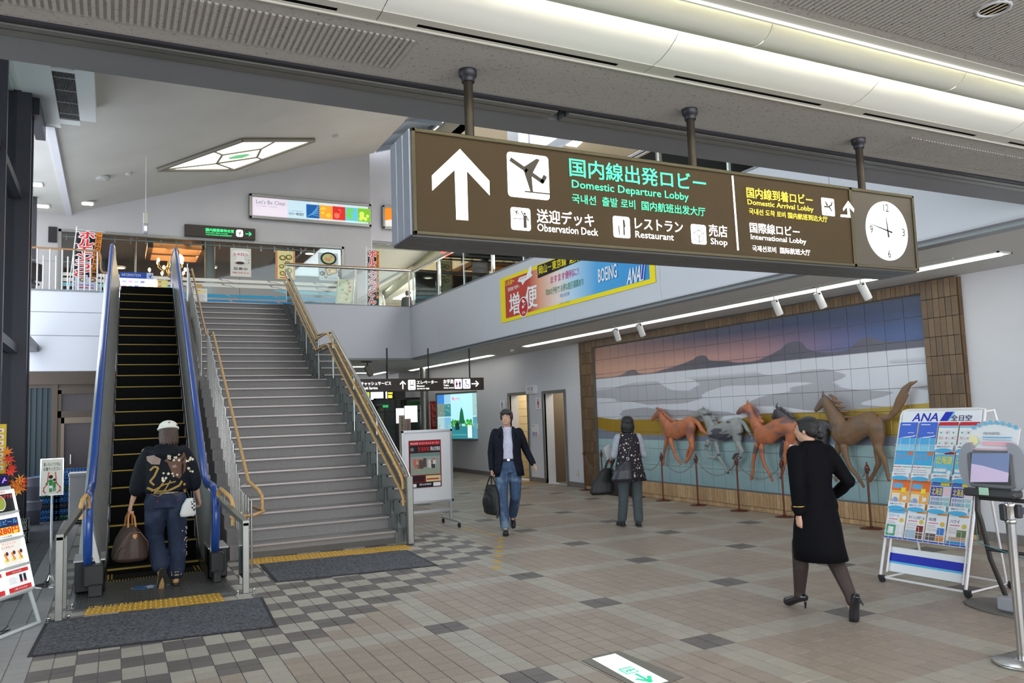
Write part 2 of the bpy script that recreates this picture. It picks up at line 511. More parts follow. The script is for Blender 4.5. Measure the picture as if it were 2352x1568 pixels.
# near ceiling -------------------------------------------------------
def speckle():
    m = mat('acoustic_board', (.40, .375, .34), .85); nt = m.node_tree; bs = nt.nodes['Principled BSDF']
    tc = nt.nodes.new('ShaderNodeTexCoord'); mp = nt.nodes.new('ShaderNodeMapping'); mp.inputs['Scale'].default_value = (1, 2.4, 1); mp.inputs['Rotation'].default_value = (0, 0, .5)
    v = nt.nodes.new('ShaderNodeTexNoise'); v.inputs['Scale'].default_value = 62; v.inputs['Detail'].default_value = 2
    nt.links.new(tc.outputs['Object'], mp.inputs[0]); nt.links.new(mp.outputs[0], v.inputs[0])
    cr = nt.nodes.new('ShaderNodeValToRGB'); e = cr.color_ramp.elements
    e[0].position, e[0].color = .30, (.13, .11, .10, 1); e[1].position, e[1].color = .37, (.40, .375, .34, 1)
    nt.links.new(v.outputs['Fac'], cr.inputs[0]); nt.links.new(cr.outputs[0], bs.inputs['Base Color'])
    bp = nt.nodes.new('ShaderNodeBump'); bp.inputs['Strength'].default_value = .3; bp.inputs['Distance'].default_value = .004
    nt.links.new(v.outputs['Fac'], bp.inputs['Height']); nt.links.new(bp.outputs[0], bs.inputs['Normal'])
    return m
m_spk = speckle()
CZ = 3.30
b = MB()
b.box((-5, 2.98, CZ), (7.05, 3.50, CZ+.06), m_spk); b.box((7.05, 1.2, CZ), (9.55, 3.0, CZ+.06), m_spk)
b.box((-5, -4.0, CZ), (7.05, 2.28, CZ+.06), m_spk); b.box((7.05, -4, CZ), (9.55, 1.2, CZ+.06), m_spk)
b.box((-5, -4.0, CZ+.5), (9.55, 3.9, CZ+.6), m_ceil)
b.box((-5, 3.68, CZ-.002), (7.05, 3.93, CZ+1.3), mat('slab_edge_grey', (.19, .19, .20), .5, noise_amt=.05, scale=3))
b.box((-5, -4.0, CZ), (-4.95, 3.9, CZ+.6), m_ceil)
ceil_near = struct('ceiling_near', b)
p = MB()   # ribbed zones: raised ribs on the board
def ribs(x0, x1, y0, y1, pitch=.0264):
    n = int((x1-x0)/pitch)
    for k in range(n):
        x = x0 + k*pitch
        p.box((x, y0, CZ-.007), (x+.014, y1, CZ), m_spk)
ribs(-2.6, 1.16, 3.09, 3.38); ribs(4.36, 7.0, 3.13, 3.40)
ribs(2.35, 6.5, .9, 2.215)
p.build('board_rib', ceil_near, kind='stuff')
p = MB()   # shutter track at the slab edge
p.box((-5, 3.50, CZ-.012), (7.05, 3.525, CZ+.05), m_dark); p.box((-5, 3.545, CZ-.014), (2.10, 3.585, CZ+.05), m_steel2); p.box((-5, 3.60, CZ-.012), (2.10, 3.655, CZ+.05), m_steel2)
p.box((2.17, 3.545, CZ-.014), (7.05, 3.585, CZ+.05), m_steel2); p.box((2.17, 3.60, CZ-.012), (7.05, 3.655, CZ+.05), m_steel2); p.box((-5, 3.50, CZ+.05), (7.05, 3.68, CZ+.06), m_dark)
p.build('shutter_track', ceil_near)
# cove lighting trough
m_cove = mat('cove_enamel', (.80, .79, .72), .45)
m_strip = mat('cream_metal_strip', (.50, .48, .42), .5)
cove = struct('trim_1', MB().box((-5, 2.30, CZ+.42), (7.05, 2.95, CZ+.45), m_cove))
L = 1.315
for k in range(-4, 6):
    x0 = .933 + (k-1)*L + .0; x1 = x0 + L
    p = MB()
    sx0, sx1 = x0 + .165, x1 - .165
    p.box((x0+.002, 2.90, CZ-.004), (x1-.002, 2.945, CZ+.01), m_strip); p.box((x0+.002, 2.972, CZ-.004), (x1-.002, 2.985, CZ+.01), m_strip)
    p.box((x0+.002, 2.945, CZ-.004), (sx0, 2.972, CZ+.01), m_strip); p.box((sx1, 2.945, CZ-.004), (x1-.002, 2.972, CZ+.01), m_strip)
    p.build('slot_panel', cove)
    p = MB(); p.box((sx0, 2.943, CZ-.002), (sx1, 2.975, CZ+.03), mat('slot_void', (.003,.003,.003), .9, spec=.05)); p.build('air_slot', cove)
    p = MB(); vs = []; n = 8     # curved reflector, far side
    for i in range(n+1):
        t = i/n; y = 2.90 - .30*math.sin(t*PI/2)*1.0; z = CZ + .30*(1-math.cos(t*PI/2))
        vs += [(x0+.0015, y, z), (x1-.0015, y, z)]
    p.add(vs, [(2*i, 2*i+1, 2*i+3, 2*i+2) for i in range(n)], m_cove, True); p.build('reflector_panel', cove)
    p = MB(); vs = []
    for i in range(13):         # half-round lamp cover
        t = PI*i/12; vs += [(x0+.0015+.3, 2.535-.098*math.cos(t), CZ+.075-.085*math.sin(t)), (x1-.0015+.3, 2.535-.098*math.cos(t), CZ+.075-.085*math.sin(t))]
    p.add(vs, [(2*i, 2*i+1, 2*i+3, 2*i+2) for i in range(12)], mat('lamp_cover_enamel', (.55, .55, .48), .35), True)
    p.box((x0+.302, 2.45, CZ+.07), (x1+.298, 2.62, CZ+.078), m_cove); p.build('lamp_cover', cove)
    p = MB(); em = mat('fluorescent_tube', (1, .98, .86), .5, emit=24)
    p.cyl((x0+.34, 2.60, CZ+.10), (x1+.26, 2.60, CZ+.10), .016, em, 8); p.cyl((x0+.34, 2.47, CZ+.10), (x1+.26, 2.47, CZ+.10), .016, em, 8); p.build('fluorescent_tube', cove)
p = MB(); p.box((-5, 2.28, CZ-.004), (7.05, 2.335, CZ+.02), m_strip); p.box((-5, 2.335, CZ-.02), (7.05, 2.345, CZ+.42), m_cove); p.box((-5, 2.985, CZ-.012), (7.05, 2.992, CZ+.02), m_strip); p.build('edge_strip', cove)

# atrium: sloped ceiling, flat parts, louvre strip ------------------
def zs(x): return 7.44 + .317*(x + 1.115)
b = MB()
x0, x1 = -1.10, 7.37
b.add([(x0,3.93,zs(x0)),(x1,3.93,zs(x1)),(x1,24.05,zs(x1)),(x0,24.05,zs(x0)),(x0,3.93,zs(x0)+.12),(x1,3.93,zs(x1)+.12),(x1,24.05,zs(x1)+.12),(x0,24.05,zs(x0)+.12)],
      ((0,3,2,1),(4,5,6,7),(0,1,5,4),(1,2,6,5),(2,3,7,6),(3,0,4,7)), m_ceilsl)
struct('ceiling_sloped', b)
b = MB(); b.box((-2.4, 3.93, 7.42), (-1.10, 24.05, 7.55), m_ceil); b.box((-1.20, 16.9, 7.38), (-1.06, 24.05, 7.5), m_wall); struct('ceiling_flat_edge', b)
m_duct = mat('pale_duct_paint', (.62, .65, .63), .5)
GXa, GXb = -.95, -.62
b = MB()   # boxed soffit with a sunk air grille
b.box((-1.45, 3.93, 7.40), (GXa, 16.95, 7.60), m_duct); b.box((GXb, 3.93, 7.40), (-.35, 16.4, 7.75), m_duct)
b.box((GXa, 16.45, 7.40), (GXb, 16.7, 7.7), m_duct); b.box((GXa, 14.08, 7.40), (GXb, 14.2, 7.7), m_duct); b.box((GXa, 3.93, 7.40), (GXb, 11, 7.7), m_duct); b.box((GXa, 3.93, 7.66), (GXb, 16.6, 7.70), m_black)
cg = struct('ceiling_soffit', b)
for (a, c) in ((14.2, 16.45), (11, 14.08)):
    p = MB()
    n = 15
    for k in range(n):
        x = GXa + (GXb-GXa)*(k+.5)/n; p.box((x-.004, a, 7.425), (x+.004, c, 7.46), mat('grille_blade', (.12, .12, .12), .5))
    for k in range(4): p.box((GXa, a+(c-a)*(k+.5)/4, 7.42), (GXb, a+(c-a)*(k+.5)/4+.02, 7.43), mat('grille_bar', (.35, .35, .35), .5))
    p.build('grille', cg)
b = MB(); lm = mat('louvre_blade', (.30, .34, .38), .4, metal=.6)
for k in range(22):
    x = 7.42 + k*.052; b.box((x, 3.93, zs(x)-.02), (x+.012, 24.0, zs(x)+.06), lm)
for k in range(14): b.box((7.4, 9+k*1.1, zs(7.4)+.02), (8.55, 9.05+k*1.1, zs(8.5)+.06), lm)
b.box((8.55, 3.93, zs(8.55)-.15), (8.62, 24, zs(8.55)+.3), lm)
lv = struct('ceiling_louvre', b)
b = MB(); tanc = mat('warm_ceiling', (.58, .50, .38), .6)
b.box((8.62, 3.93, 9.6), (16, 24.2, 9.8), tanc); b.box((8.62, 3.93, 9.6), (8.7, 24.2, 10.3), tanc); struct('ceiling_upper_right', b)

# upper back wall with the restaurant front ------------------------
YB = 24.0
b = MB()
def wally(b, Y, x0, x1, z0, z1, th, holes, m):
    xs = sorted({x0, x1, *[h[0] for h in holes], *[h[1] for h in holes]})
    for a, c in zip(xs[:-1], xs[1:]):
        zz = [(z0, z1)]
        for h in holes:
            if h[0] <= a and h[1] >= c: zz = [(z0, h[2]), (h[3], z1)]
        for p, q in zz:
            if q-p > .001: b.box((a, Y, p), (c, Y+th, q), m)
wally(b, YB, -2.4, 7.20, 4.6, 10.3, .25, [(-1.37, 6.33, 4.6, 7.0)], m_wall2)
struct('wall_back', b)
b = MB(); b.box((7.20, YB+.35, 7.33), (12, YB+.6, 10.8), m_wall); b.box((7.20, YB, 4.6), (7.24, YB+.6, 7.33), m_wall); b.box((7.2, YB+.35, 7.28), (12, YB+.5, 7.34), m_trim); struct('wall_back_right', b)
b = MB()
b.box((-1.60, YB-.03, 6.62), (-1.40, YB, 7.04), m_dark)
for x in (-1.37, 6.26): b.box((x, YB-.02, 4.6), (x+.07, YB+.1, 7.0), m_steel2)
b.box((-1.37, YB-.02, 6.93), (6.33, YB+.1, 7.0), m_steel2)
win = struct('window_1', b)
p = MB(); p.cyl((-1.3, YB+.16, 6.84), (6.3, YB+.16, 6.84), .03, m_steel2, 8)
for k in range(20): p.box((-1.2+k*.39, YB+.12, 6.74), (-1.18+k*.39, YB+.2, 6.9), m_steel2)
p.build('curtain_rail', win)
p = MB()
for k in range(5): p.box((-1.37+k*1.54, YB+.04, 4.62), (-1.37+(k+1)*1.54-.01, YB+.052, 6.93), m_glass)
p.build('window_glass', win)
# stripes of film on the glass
F = Flat((0, YB+.035, 0), (1, 0, 0), (0, 0, 1), eps=.002)
cols = [((225,222,212), 5.75, 5.84), ((214,214,206), 5.60, 5.70), ((120,190,205), 5.47, 5.57), ((60,150,190), 5.29, 5.39), ((40,130,185), 5.12, 5.23)]
for (c, a, d) in cols:
    mm = ink(*c); off = (a-4.6)*.45; H2 = d-a; x = -1.28; k = 0
    while x < 6.24:
        x1 = min(6.24, -1.0-off+1.35*(k+1)+.2); 
        if not (c == (120,190,205) and (1.2 < x < 3.9)):
            F.poly([(x+(.34 if k else 0), a), (x1 if x1 > 6.2 else x1+.30, a), (x1 if x1 > 6.2 else x1+.14, a+H2*.45), (x1, a+H2*.5), (x1 if x1 > 6.2 else x1-.08, d), (x, d), (x+(.04 if k else 0), a+H2*.62), (x+(.18 if k else 0), a+H2*.55)] if x1-x > .5 else [(x,a),(x1,a),(x1,d),(x,d)], mm); F.k -= F.e
        x = x1+.0; k += 1
        if x >= 6.2: break
F.build('film_stripe', win)
# restaurant interior
b = MB(); br = mat('restaurant_brown', (.20, .10, .05), .6); br2 = mat('restaurant_ceiling', (.26, .14, .075), .6)
b.box((-1.8, YB+7, 4.6), (7.1, YB+7.1, 7.6), br); b.box((-1.9, YB+.25, 4.6), (-1.8, YB+7, 7.6), br); b.box((7.1, YB+.25, 4.6), (7.2, YB+7, 7.6), br)
b.box((-1.8, YB+.25, 7.5), (7.1, YB+7, 7.6), br2)
b.box((-1.8, YB+.25, 4.601), (7.1, YB+7, 4.61), mat('restaurant_floor', (.12, .07, .04), .4))
struct('wall_restaurant', b)

# upper corridor to the right ---------------------------------------
b = MB(); cw = mat('corridor_wall', (.50, .48, .42), .6)
b.box((7.24, YB+.6, 7.15), (12, 42, 7.3), mat('corridor_ceiling', (.40, .42, .36), .6)); b.box((7.20, YB+.6, 4.6), (7.26, 42, 7.3), cw); b.box((7.2, 41.9, 4.6), (16, 42, 7.3), cw)
struct('wall_corridor', b)
b = MB(); b.box((15.5, 3.93, 4.6), (15.6, 42, 9.8), cw); b.box((8.7, 3.93, 7.5), (8.8, 24.2, 7.7), m_wall); struct('wall_upper_right', b)

# left glazed front --------------------------------------------------
b = MB()
colm = mat('dark_steel_column', (.045, .043, .055), .35, metal=.4)
b.box((-1.66, 15.3, 0), (-1.30, 15.42, 8.2), colm); b.box((-1.66, 15.72, 0), (-1.30, 15.84, 8.2), colm); b.box((-1.52, 15.42, 0), (-1.44, 15.72, 8.2), colm)
struct('column_left', b)
b = MB()
for y in (12.6, 9.9, 7.2, 4.5): b.box((-1.62, y, 0), (-1.36, y+.10, 8.0), colm)
for y in (18.0, 20.4, 22.4): b.box((-1.90, y, 2.9 if y < 19 else 4.6), (-1.75, y+.06, 7.5), colm)
for z in (2.95, 5.55): b.box((-1.60, 4.0, z), (-1.42, 15.3, z+.14), colm)
b.box((-1.60, 15.8, 3.30), (-1.42, 19.2, 3.45), colm)
b.box((-1.64, 4, 0), (-1.40, 19, .12), colm)
b.box((-1.36, 15.5, 7.1), (-1.2, 16.9, 7.4), colm)
w2 = struct('window_2', b)
p = MB(); p.box((-1.52, 4, .12), (-1.51, 15.3, 8), m_glass); p.build('window_glass', w2)

# lower back wall and what shows through the stair glass -------------
b = MB(); b.box((3.9, 27.0, 0), (7.4, 27.2, 3.2), m_wall); b.box((8.75, 26.2, 0), (9.6, 27.2, 3.2), m_wall)
b.box((3.85, 19.5, 0), (3.95, 27, 3.2), m_wall2)
b.box((9.3, 24.6, -.1), (9.55, 27.2, 3.3), m_wall)
struct('wall_far', b)
b = MB(); b.box((-5, -4.1, -.1), (-4.9, 3.93, 3.9), m_wall); b.box((-5, 3.93, 0), (-1.65, 4.03, 8.0), m_wall2); struct('wall_near_left', b)
# ================================================================== STAIRCASE
def sh(Y): return .02*max(0., Y-10.3)
m_terr = mat('grey_terrazzo', (.27, .255, .25), .55, noise_amt=.22, scale=110, bump=.03, bscale=200)
m_nose = mat('nosing_metal', (.33, .30, .28), .35, metal=.6)
m_granite = mat('dark_granite_plinth', (.10, .095, .085), .4, noise_amt=.4, scale=90)
st = thing('staircase', 'wide grey terrazzo staircase with metal nosings rising beside the escalator', 'stairs', (2.5, 10.5, 0))
RS, TD = .1635, .306
def XL(Y): return 1.50 + .010*(Y-10.56)
def XR(Y): return 3.44 + .0262*(Y-10.56)
steps = [(10.56+TD*k, RS*(k+1)) for k in range(15)] + [(16.31+TD*k, 2.4525+RS*(k+1)) for k in range(13)]
for n, (y, z) in enumerate(steps):
    y2 = steps[n+1][0] if n+1 < len(steps) else 20.2
    zb = steps[n-1][1] - .25 if n else 0
    p = MB()
    zb = max(0, z-.55)
    a, c = XL(y), XR(y)
    p.box((a, y+.02, zb), (c, y2+.05, z-.022), m_terr)
    p.box((a, y+.0, z-.022), (c, y2+.022, z), m_terr)
    if n == 0: p.box((a-.01, y+.005, 0), (c+.01, y+.1, .07), m_granite)
    s = p.build('step', st)
    q = MB(); q.box((a, y-.012, z-.022), (c, y+.028, z+.0015), m_nose); q.build('nosing', s)
# saw-tooth grey side blocks (two per step) on the glass side, and the left kerb blocks
m_blk = mat('grey_side_block', (.19, .20, .195), .4, noise_amt=.05, scale=5)
for n, (y, z) in enumerate(steps):
    c = XR(y)
    for k in range(2):
        p = MB(); p.bev((c+.03+k*.085, y-.01, z-RS-.02), (c+.105+k*.085, y+.05, z+.015), m_blk, .003); p.build('side_block', st)
    p = MB(); p.box((c-.005, y, z-RS-.4 if z > .6 else 0), (c+.21, y+TD+.0, z-.02), m_blk); p.build('stringer_block', st)
    a = XL(y); p = MB(); p.box((a-.20, y, max(0, z-RS-.4)), (a, y+TD, z), m_terr); p.build('kerb_block', st)
def path_r(off, X, y0=10.15, flatend=True):
    pts = []
    for (y, z) in [(y0, None)]: pass
    return pts
def rail_pts(h, xf, ya=10.35, yb=20.0, jog=True):
    """handrail centre line following both flights; jog over the landing"""
    z = lambda y: (y-10.56)*RS/TD + RS + h
    z2 = lambda y: (y-16.31)*RS/TD + 2.4525 + RS + h
    return [Vector((xf(ya), ya, z(ya))), Vector((xf(14.9), 14.9, z(14.9))), Vector((xf(16.25), 16.25, z2(16.25)-.02)), Vector((xf(yb), yb, z2(yb)))]
# right balustrade: steel newel, steel top tube, glass, two wooden rails
rb = thing('stair_balustrade', 'glass balustrade with steel top tube and two wooden rails right of the stairs', 'railing', (3.6, 10.3, 0))
xo = lambda Y: XR(Y) + .13
xi = lambda Y: XR(Y) + .06
def jogged(h, xf, ya, za_drop):
    z = lambda y: (y-10.56)*RS/TD + RS + h
    z2 = lambda y: (y-16.31)*RS/TD + 2.4525 + RS + h
    P = [(xf(ya)+.0, ya-.03, z(ya)-.16), (xf(ya), ya-.03, z(ya)-.06), (xf(ya), ya+.05, z(ya+.05))]
    P += [(xf(14.8), 14.8, z(14.8)), (xf(14.95)+.0, 14.95, z(14.9)+.03), (xf(15.1), 15.1, z(14.95)+.03)]
    P += [(xf(16.1), 16.1, z2(16.15)-.02), (xf(16.3), 16.3, z2(16.3)), (xf(19.95), 19.95, z2(19.95))]
    return P
top = [(xo(10.33), 10.33, 1.00-.12), (xo(10.45), 10.45, .98), (xo(14.9), 14.9, (14.9-10.56)*RS/TD+RS+.86), (xo(16.2), 16.2, 2.4525+RS+.80), (xo(20.0), 20.0, (20-16.31)*RS/TD+2.4525+RS+.86)]
p = MB(); p.tube(top, .03, m_steel, 10); p.build('top_tube', rb)
p = MB(); p.bev((xo(10.3)-.045, 10.28, 0), (xo(10.3)+.045, 10.37, .90), m_steel2, .012); p.build('newel_post', rb)
for h in (.80, .58):
    p = MB(); p.tube(jogged(h, xi, 10.42, 0), .02, m_wood, 10); r_ = p.build('wooden_rail', rb)
    p = MB()
    for k in range(14):
        y = 10.7 + k*.66
        if 14.8 < y < 16.35: continue
        z = ((y-10.56)*RS/TD + RS if y < 15.5 else (y-16.31)*RS/TD + 2.4525 + RS) + h
        p.cyl((xi(y), y, z-.02), (xo(y), y, z-.05), .007, m_steel, 6)
    p.build('bracket', r_)
p = MB(); p.tube([(xo(y), y, z) for x, y, z in jogged(.54, xo, 10.42, 0)[2:]], .022, m_steel2, 8); p.build('middle_tube', rb)
p = MB()
for (a, c) in ((10.40, 12.6), (12.62, 14.85)):
    for (s, e) in ((a, c),):
        z = lambda y: (y-10.56)*RS/TD
        p.add([(xo(s),s,max(.05,z(s)-.1)),(xo(e),e,z(e)-.1),(xo(e),e,z(e)+RS+.80),(xo(s),s,z(s)+RS+.80)], [(0,1,2,3)], m_glass)
p.add([(xo(14.87),14.87,2.4),(xo(16.2),16.2,2.4),(xo(16.2),16.2,3.2),(xo(14.87),14.87,3.15)], [(0,1,2,3)], m_glass)
for (s, e) in ((16.22, 18.1), (18.12, 19.98)):
    z = lambda y: (y-16.31)*RS/TD + 2.4525
    p.add([(xo(s),s,z(s)-.1),(xo(e),e,z(e)-.1),(xo(e),e,z(e)+RS+.80),(xo(s),s,z(s)+RS+.80)], [(0,1,2,3)], m_glass)
p.build('glass_panel', rb)
for y in (11.9, 13.3, 14.87, 16.2, 17.5, 18.8):
    z = ((y-10.56)*RS/TD + RS if y < 15.5 else (y-16.31)*RS/TD + 2.4525 + RS)
    p = MB(); p.cyl((xo(y), y, z-.35), (xo(y), y, z+.83), .016, m_steel, 8); p.build('baluster', rb)

# left stair rail: many slender steel balusters with wooden rails
lb = thing('stair_balustrade', 'steel baluster stair railing with orange wooden rails between escalator and stairs', 'railing', (1.45, 10.2, 0))
xl = lambda Y: XL(Y) - .06
for k, (y, z) in enumerate(steps):
    for dy in (.05, .2):
        yy = y + dy; p = MB()
        zt = z + (.80 if dy < .1 else .93) - (.10 if k < 2 else 0)
        p.cyl((xl(yy), yy, z-.02), (xl(yy), yy, zt), .0125, m_steel, 8)
        if dy < .1: p.cyl((xl(yy), yy, z+.74), (xl(yy)+.07, yy, z+.76), .006, m_steel, 6)
        p.build('baluster', lb)
for y in (9.62, 9.9, 10.1, 10.28, 10.42):
    p = MB(); p.cyl((xl(y)-.01, y, 0), (xl(y)-.01, y, .80+.06*(y-9.6)), .0125, m_steel, 8); p.build('baluster', lb)
xw = lambda Y: XL(Y) + .02
zf = lambda y: (y-10.56)*RS/TD + RS + .80
w1 = [(xw(10.2)+.10, 10.12, .62), (xw(10.2)+.10, 10.12, .80), (xw(10.25)+.07, 10.2, .87), (xw(10.5), 10.52, zf(10.55)), (xw(14.8), 14.8, zf(14.8)), (xw(15.0), 15.0, zf(14.95)), (xw(16.1), 16.1, 2.4525+RS+.74), (xw(16.3), 16.3, 2.4525+RS+.80), (xw(19.9), 19.9, (19.9-16.31)*RS/TD+2.4525+RS+.80)]
p = MB(); p.tube(w1, .021, m_wood, 10); p.build('wooden_rail', lb)
w2_ = [(1.20, 9.75, .62), (1.45, 9.72, .62), (xw(10.2)+.10, 10.0, .63), (xw(10.2)+.02, 10.35, .66)]
p = MB(); p.tube(w2_, .02, m_wood, 10); p.build('wooden_rail', lb)

# ================================================================== ESCALATOR
T30 = math.tan(math.radians(30))
esc = thing('escalator', 'long upward escalator with blue handrails and yellow edged black steps', 'escalator', (.43, 9.6, 0))
def ez(y): return 0. if y < 10.4 else min((y-10.4)*T30, 4.6)
m_blue = mat('blue_handrail_rubber', (.02, .08, .36), .25, coat=.4)
m_stepb = mat('step_black', (.0025, .0025, .003), .7, spec=.15)
m_yel = mat('yellow_step_line', (.50, .33, .03), .5)
m_skirt = mat('escalator_cladding', (.52, .52, .50), .35, metal=.55, noise_amt=.08, scale=2.5)
for k in range(22):
    z = .065 + .207*k; y = 10.4 + z/T30 - .03
    if k == 0: y = 10.45
    p = MB(); s_ = sh(y); x0, x1 = -.055+s_, .925+s_
    p.box((x0, y, z-.25), (x1, y+.05, z-.004), m_stepb)
    for i in range(24): p.box((x0+i*.0408, y-.006, z-.2), (x0+i*.0408+.02, y, z-.012), m_stepb)
    p.box((x0, y, z-.012), (x1, y+.38, z), m_stepb)
    s1 = p.build('escalator_step', esc)
    q = MB(); q.box((x0, y-.008, z-.014), (x1, y+.035, z+.002), m_yel); q.build('yellow_edge', s1)
for (a, c, z) in ((10.08, 10.42, .012), (10.0, 10.1, .008)):
    p = MB(); p.box((-.055, a, 0), (.925, c, z), m_stepb)
    s1 = p.build('escalator_step', esc)
    if z > .01:
        q = MB()
        for x in (-.05, .90, ): q.box((x, a, z), (x+.02, c, z+.003), m_yel); q.box((x+(.04 if x < 0 else -.04), a, z), (x+(.055 if x < 0 else -.025), c, z+.003), m_yel)
        q.build('yellow_edge', s1)
p = MB(); m_pl = mat('ribbed_landing_plate', (.13, .13, .125), .4, metal=.5, noise_amt=.25, scale=9)
p.box((-.33, 8.62, -.01), (1.12, 10.02, .003), m_pl)
for k in range(54):
    x = -.32 + k*.0265
    if k % 8 != 7: p.box((x, 8.66, .003), (x+.017, 10.0, .006), m_pl)
for k in range(33): p.box((-.05+k*.03, 9.98, .003), (-.04+k*.03, 10.06, .010), m_yel)
p.build('landing_plate', esc)
P_ = onz(368, 1346); F = Flat((.36, 9.42, .007), (1, 0, 0), (0, 1, 0), eps=.0006)
F.disc(0, 0, .185, ink(190, 215, 235), 28, .115).disc(0, 0, .175, ink(35, 110, 180), 28, .107).poly([(-.03,-.08),(.03,-.08),(.03,.01),(.07,.01),(0,.08),(-.07,.01),(-.03,.01)], ink(235, 240, 245))
F.build('arrow_sticker', esc)
# balustrades: side walls with a wall-shaped profile and curved newel, built along the run
prof = []
def hr(y0=9.32):
    """handrail centre line (y,z)"""
    P = [(9.98, .26), (9.62, .24), (9.42, .30), (9.345, .50), (9.33, .70), (9.37, .87), (9.47, .96), (9.62, .99), (9.9, .995)]
    P += [(10.25, 1.0), (10.55, .98+ez(10.55)*.7)]
    for k in range(1, 14): y = 10.6 + k*.58; P.append((y, .92+ez(y)))
    P += [(18.4, 5.48), (18.9, 5.56), (19.6, 5.57), (19.95, 5.53), (20.12, 5.40), (20.15, 5.2), (20.05, 5.0)]
    return P
H = hr()
for side, xc in ((-1, -.225), (1, 1.005)):
    p = MB(); pts = [(xc+sh(y), y, z) for y, z in H]
    # wide flat oval rail
    p.tube(pts, .043, m_blue, 12, flat=None); r_ = p.build('handrail', esc)
    xin = (-.075 if side < 0 else .945)      # inner face
    xou = (-.345 if side < 0 else 1.135)
    p = MB(); inner, low = [], []
    Hs = [(y, z-.05) for y, z in H[5:] if y < 19.7]
    Hs = [(9.40, .40), (9.40, .7)] + Hs
    vs = []
    for y, z in Hs:
        zb = ez(y) + .12 if y > 9.5 else .15
        vs += [(xin+sh(y), y, zb), (xc+sh(y)+(.03 if side < 0 else -.03), y, z)]
    p.add(vs, [(2*i, 2*i+1, 2*i+3, 2*i+2) for i in range(len(Hs)-1)], m_skirt)
    p.build('inner_panel', esc)
    p = MB(); vs = []
    for y in [9.45, 10.4] + [10.9+k*.6 for k in range(13)] + [18.37, 19.9]:
        z = ez(y); z0_ = max(-.02, z-.9) if y < 18 else z-1.0
        vs += [(xin+sh(y)+(.012 if side < 0 else -.012), y, z0_), (xin+sh(y)+(.012 if side < 0 else -.012), y, z+.14)]
    n_ = len(vs)//2
    p.add(vs, [(2*i, 2*i+1, 2*i+3, 2*i+2) for i in range(n_-1)], mat('skirt_panel', (.24, .24, .23), .3, metal=.9)); p.build('skirt_panel', esc)
    p = MB(); vs = []          # outer cladding down to the floor side
    for y in [9.5, 10.4] + [10.9+k*.6 for k in range(13)] + [18.37, 19.2]:
        z = ez(y); t = (z+.86) if y > 10.3 else .80
        vs += [(xou+sh(y), y, max(0, z-.55)), (xou+sh(y), y, z+.25), (xc+sh(y)+side*.04, y, z+.33), (xc+sh(y)+side*.03, y, t)]
    n_ = len(vs)//4
    p.add(vs, [(4*i+j, 4*i+j+1, 4*i+j+5, 4*i+j+4) for i in range(n_-1) for j in range(3)], m_skirt)
    p.build('outer_cladding', esc)
    p = MB()                   # black newel boxes under the rail
    a, c = (min(xin, xou)+.0, max(xin, xou)-.0)
    p.bev((a+.09 if side < 0 else a+.0, 9.26, .10), (c if side < 0 else c-.05, 9.62, .31), m_black, .01)
    p.bev((a+.13 if side < 0 else a+.02, 9.20, .005), (c-.01 if side < 0 else c-.09, 9.5, .12), m_black, .008)
    p.bev((a, 9.45, .02), (c, 9.9, .33), m_black, .01)
    p.build('newel_box', esc)
    p = MB(); p.box((a-.01, 9.42, .33), (c+.01, 9.95, .345), m_skirt); p.build('newel_cap', esc)
p = MB(); p.box((-.055+sh(18.5), 18.2, 4.3), (.93+sh(18.5), 19.5, 4.60), m_stepb); p.build('top_plate', esc)

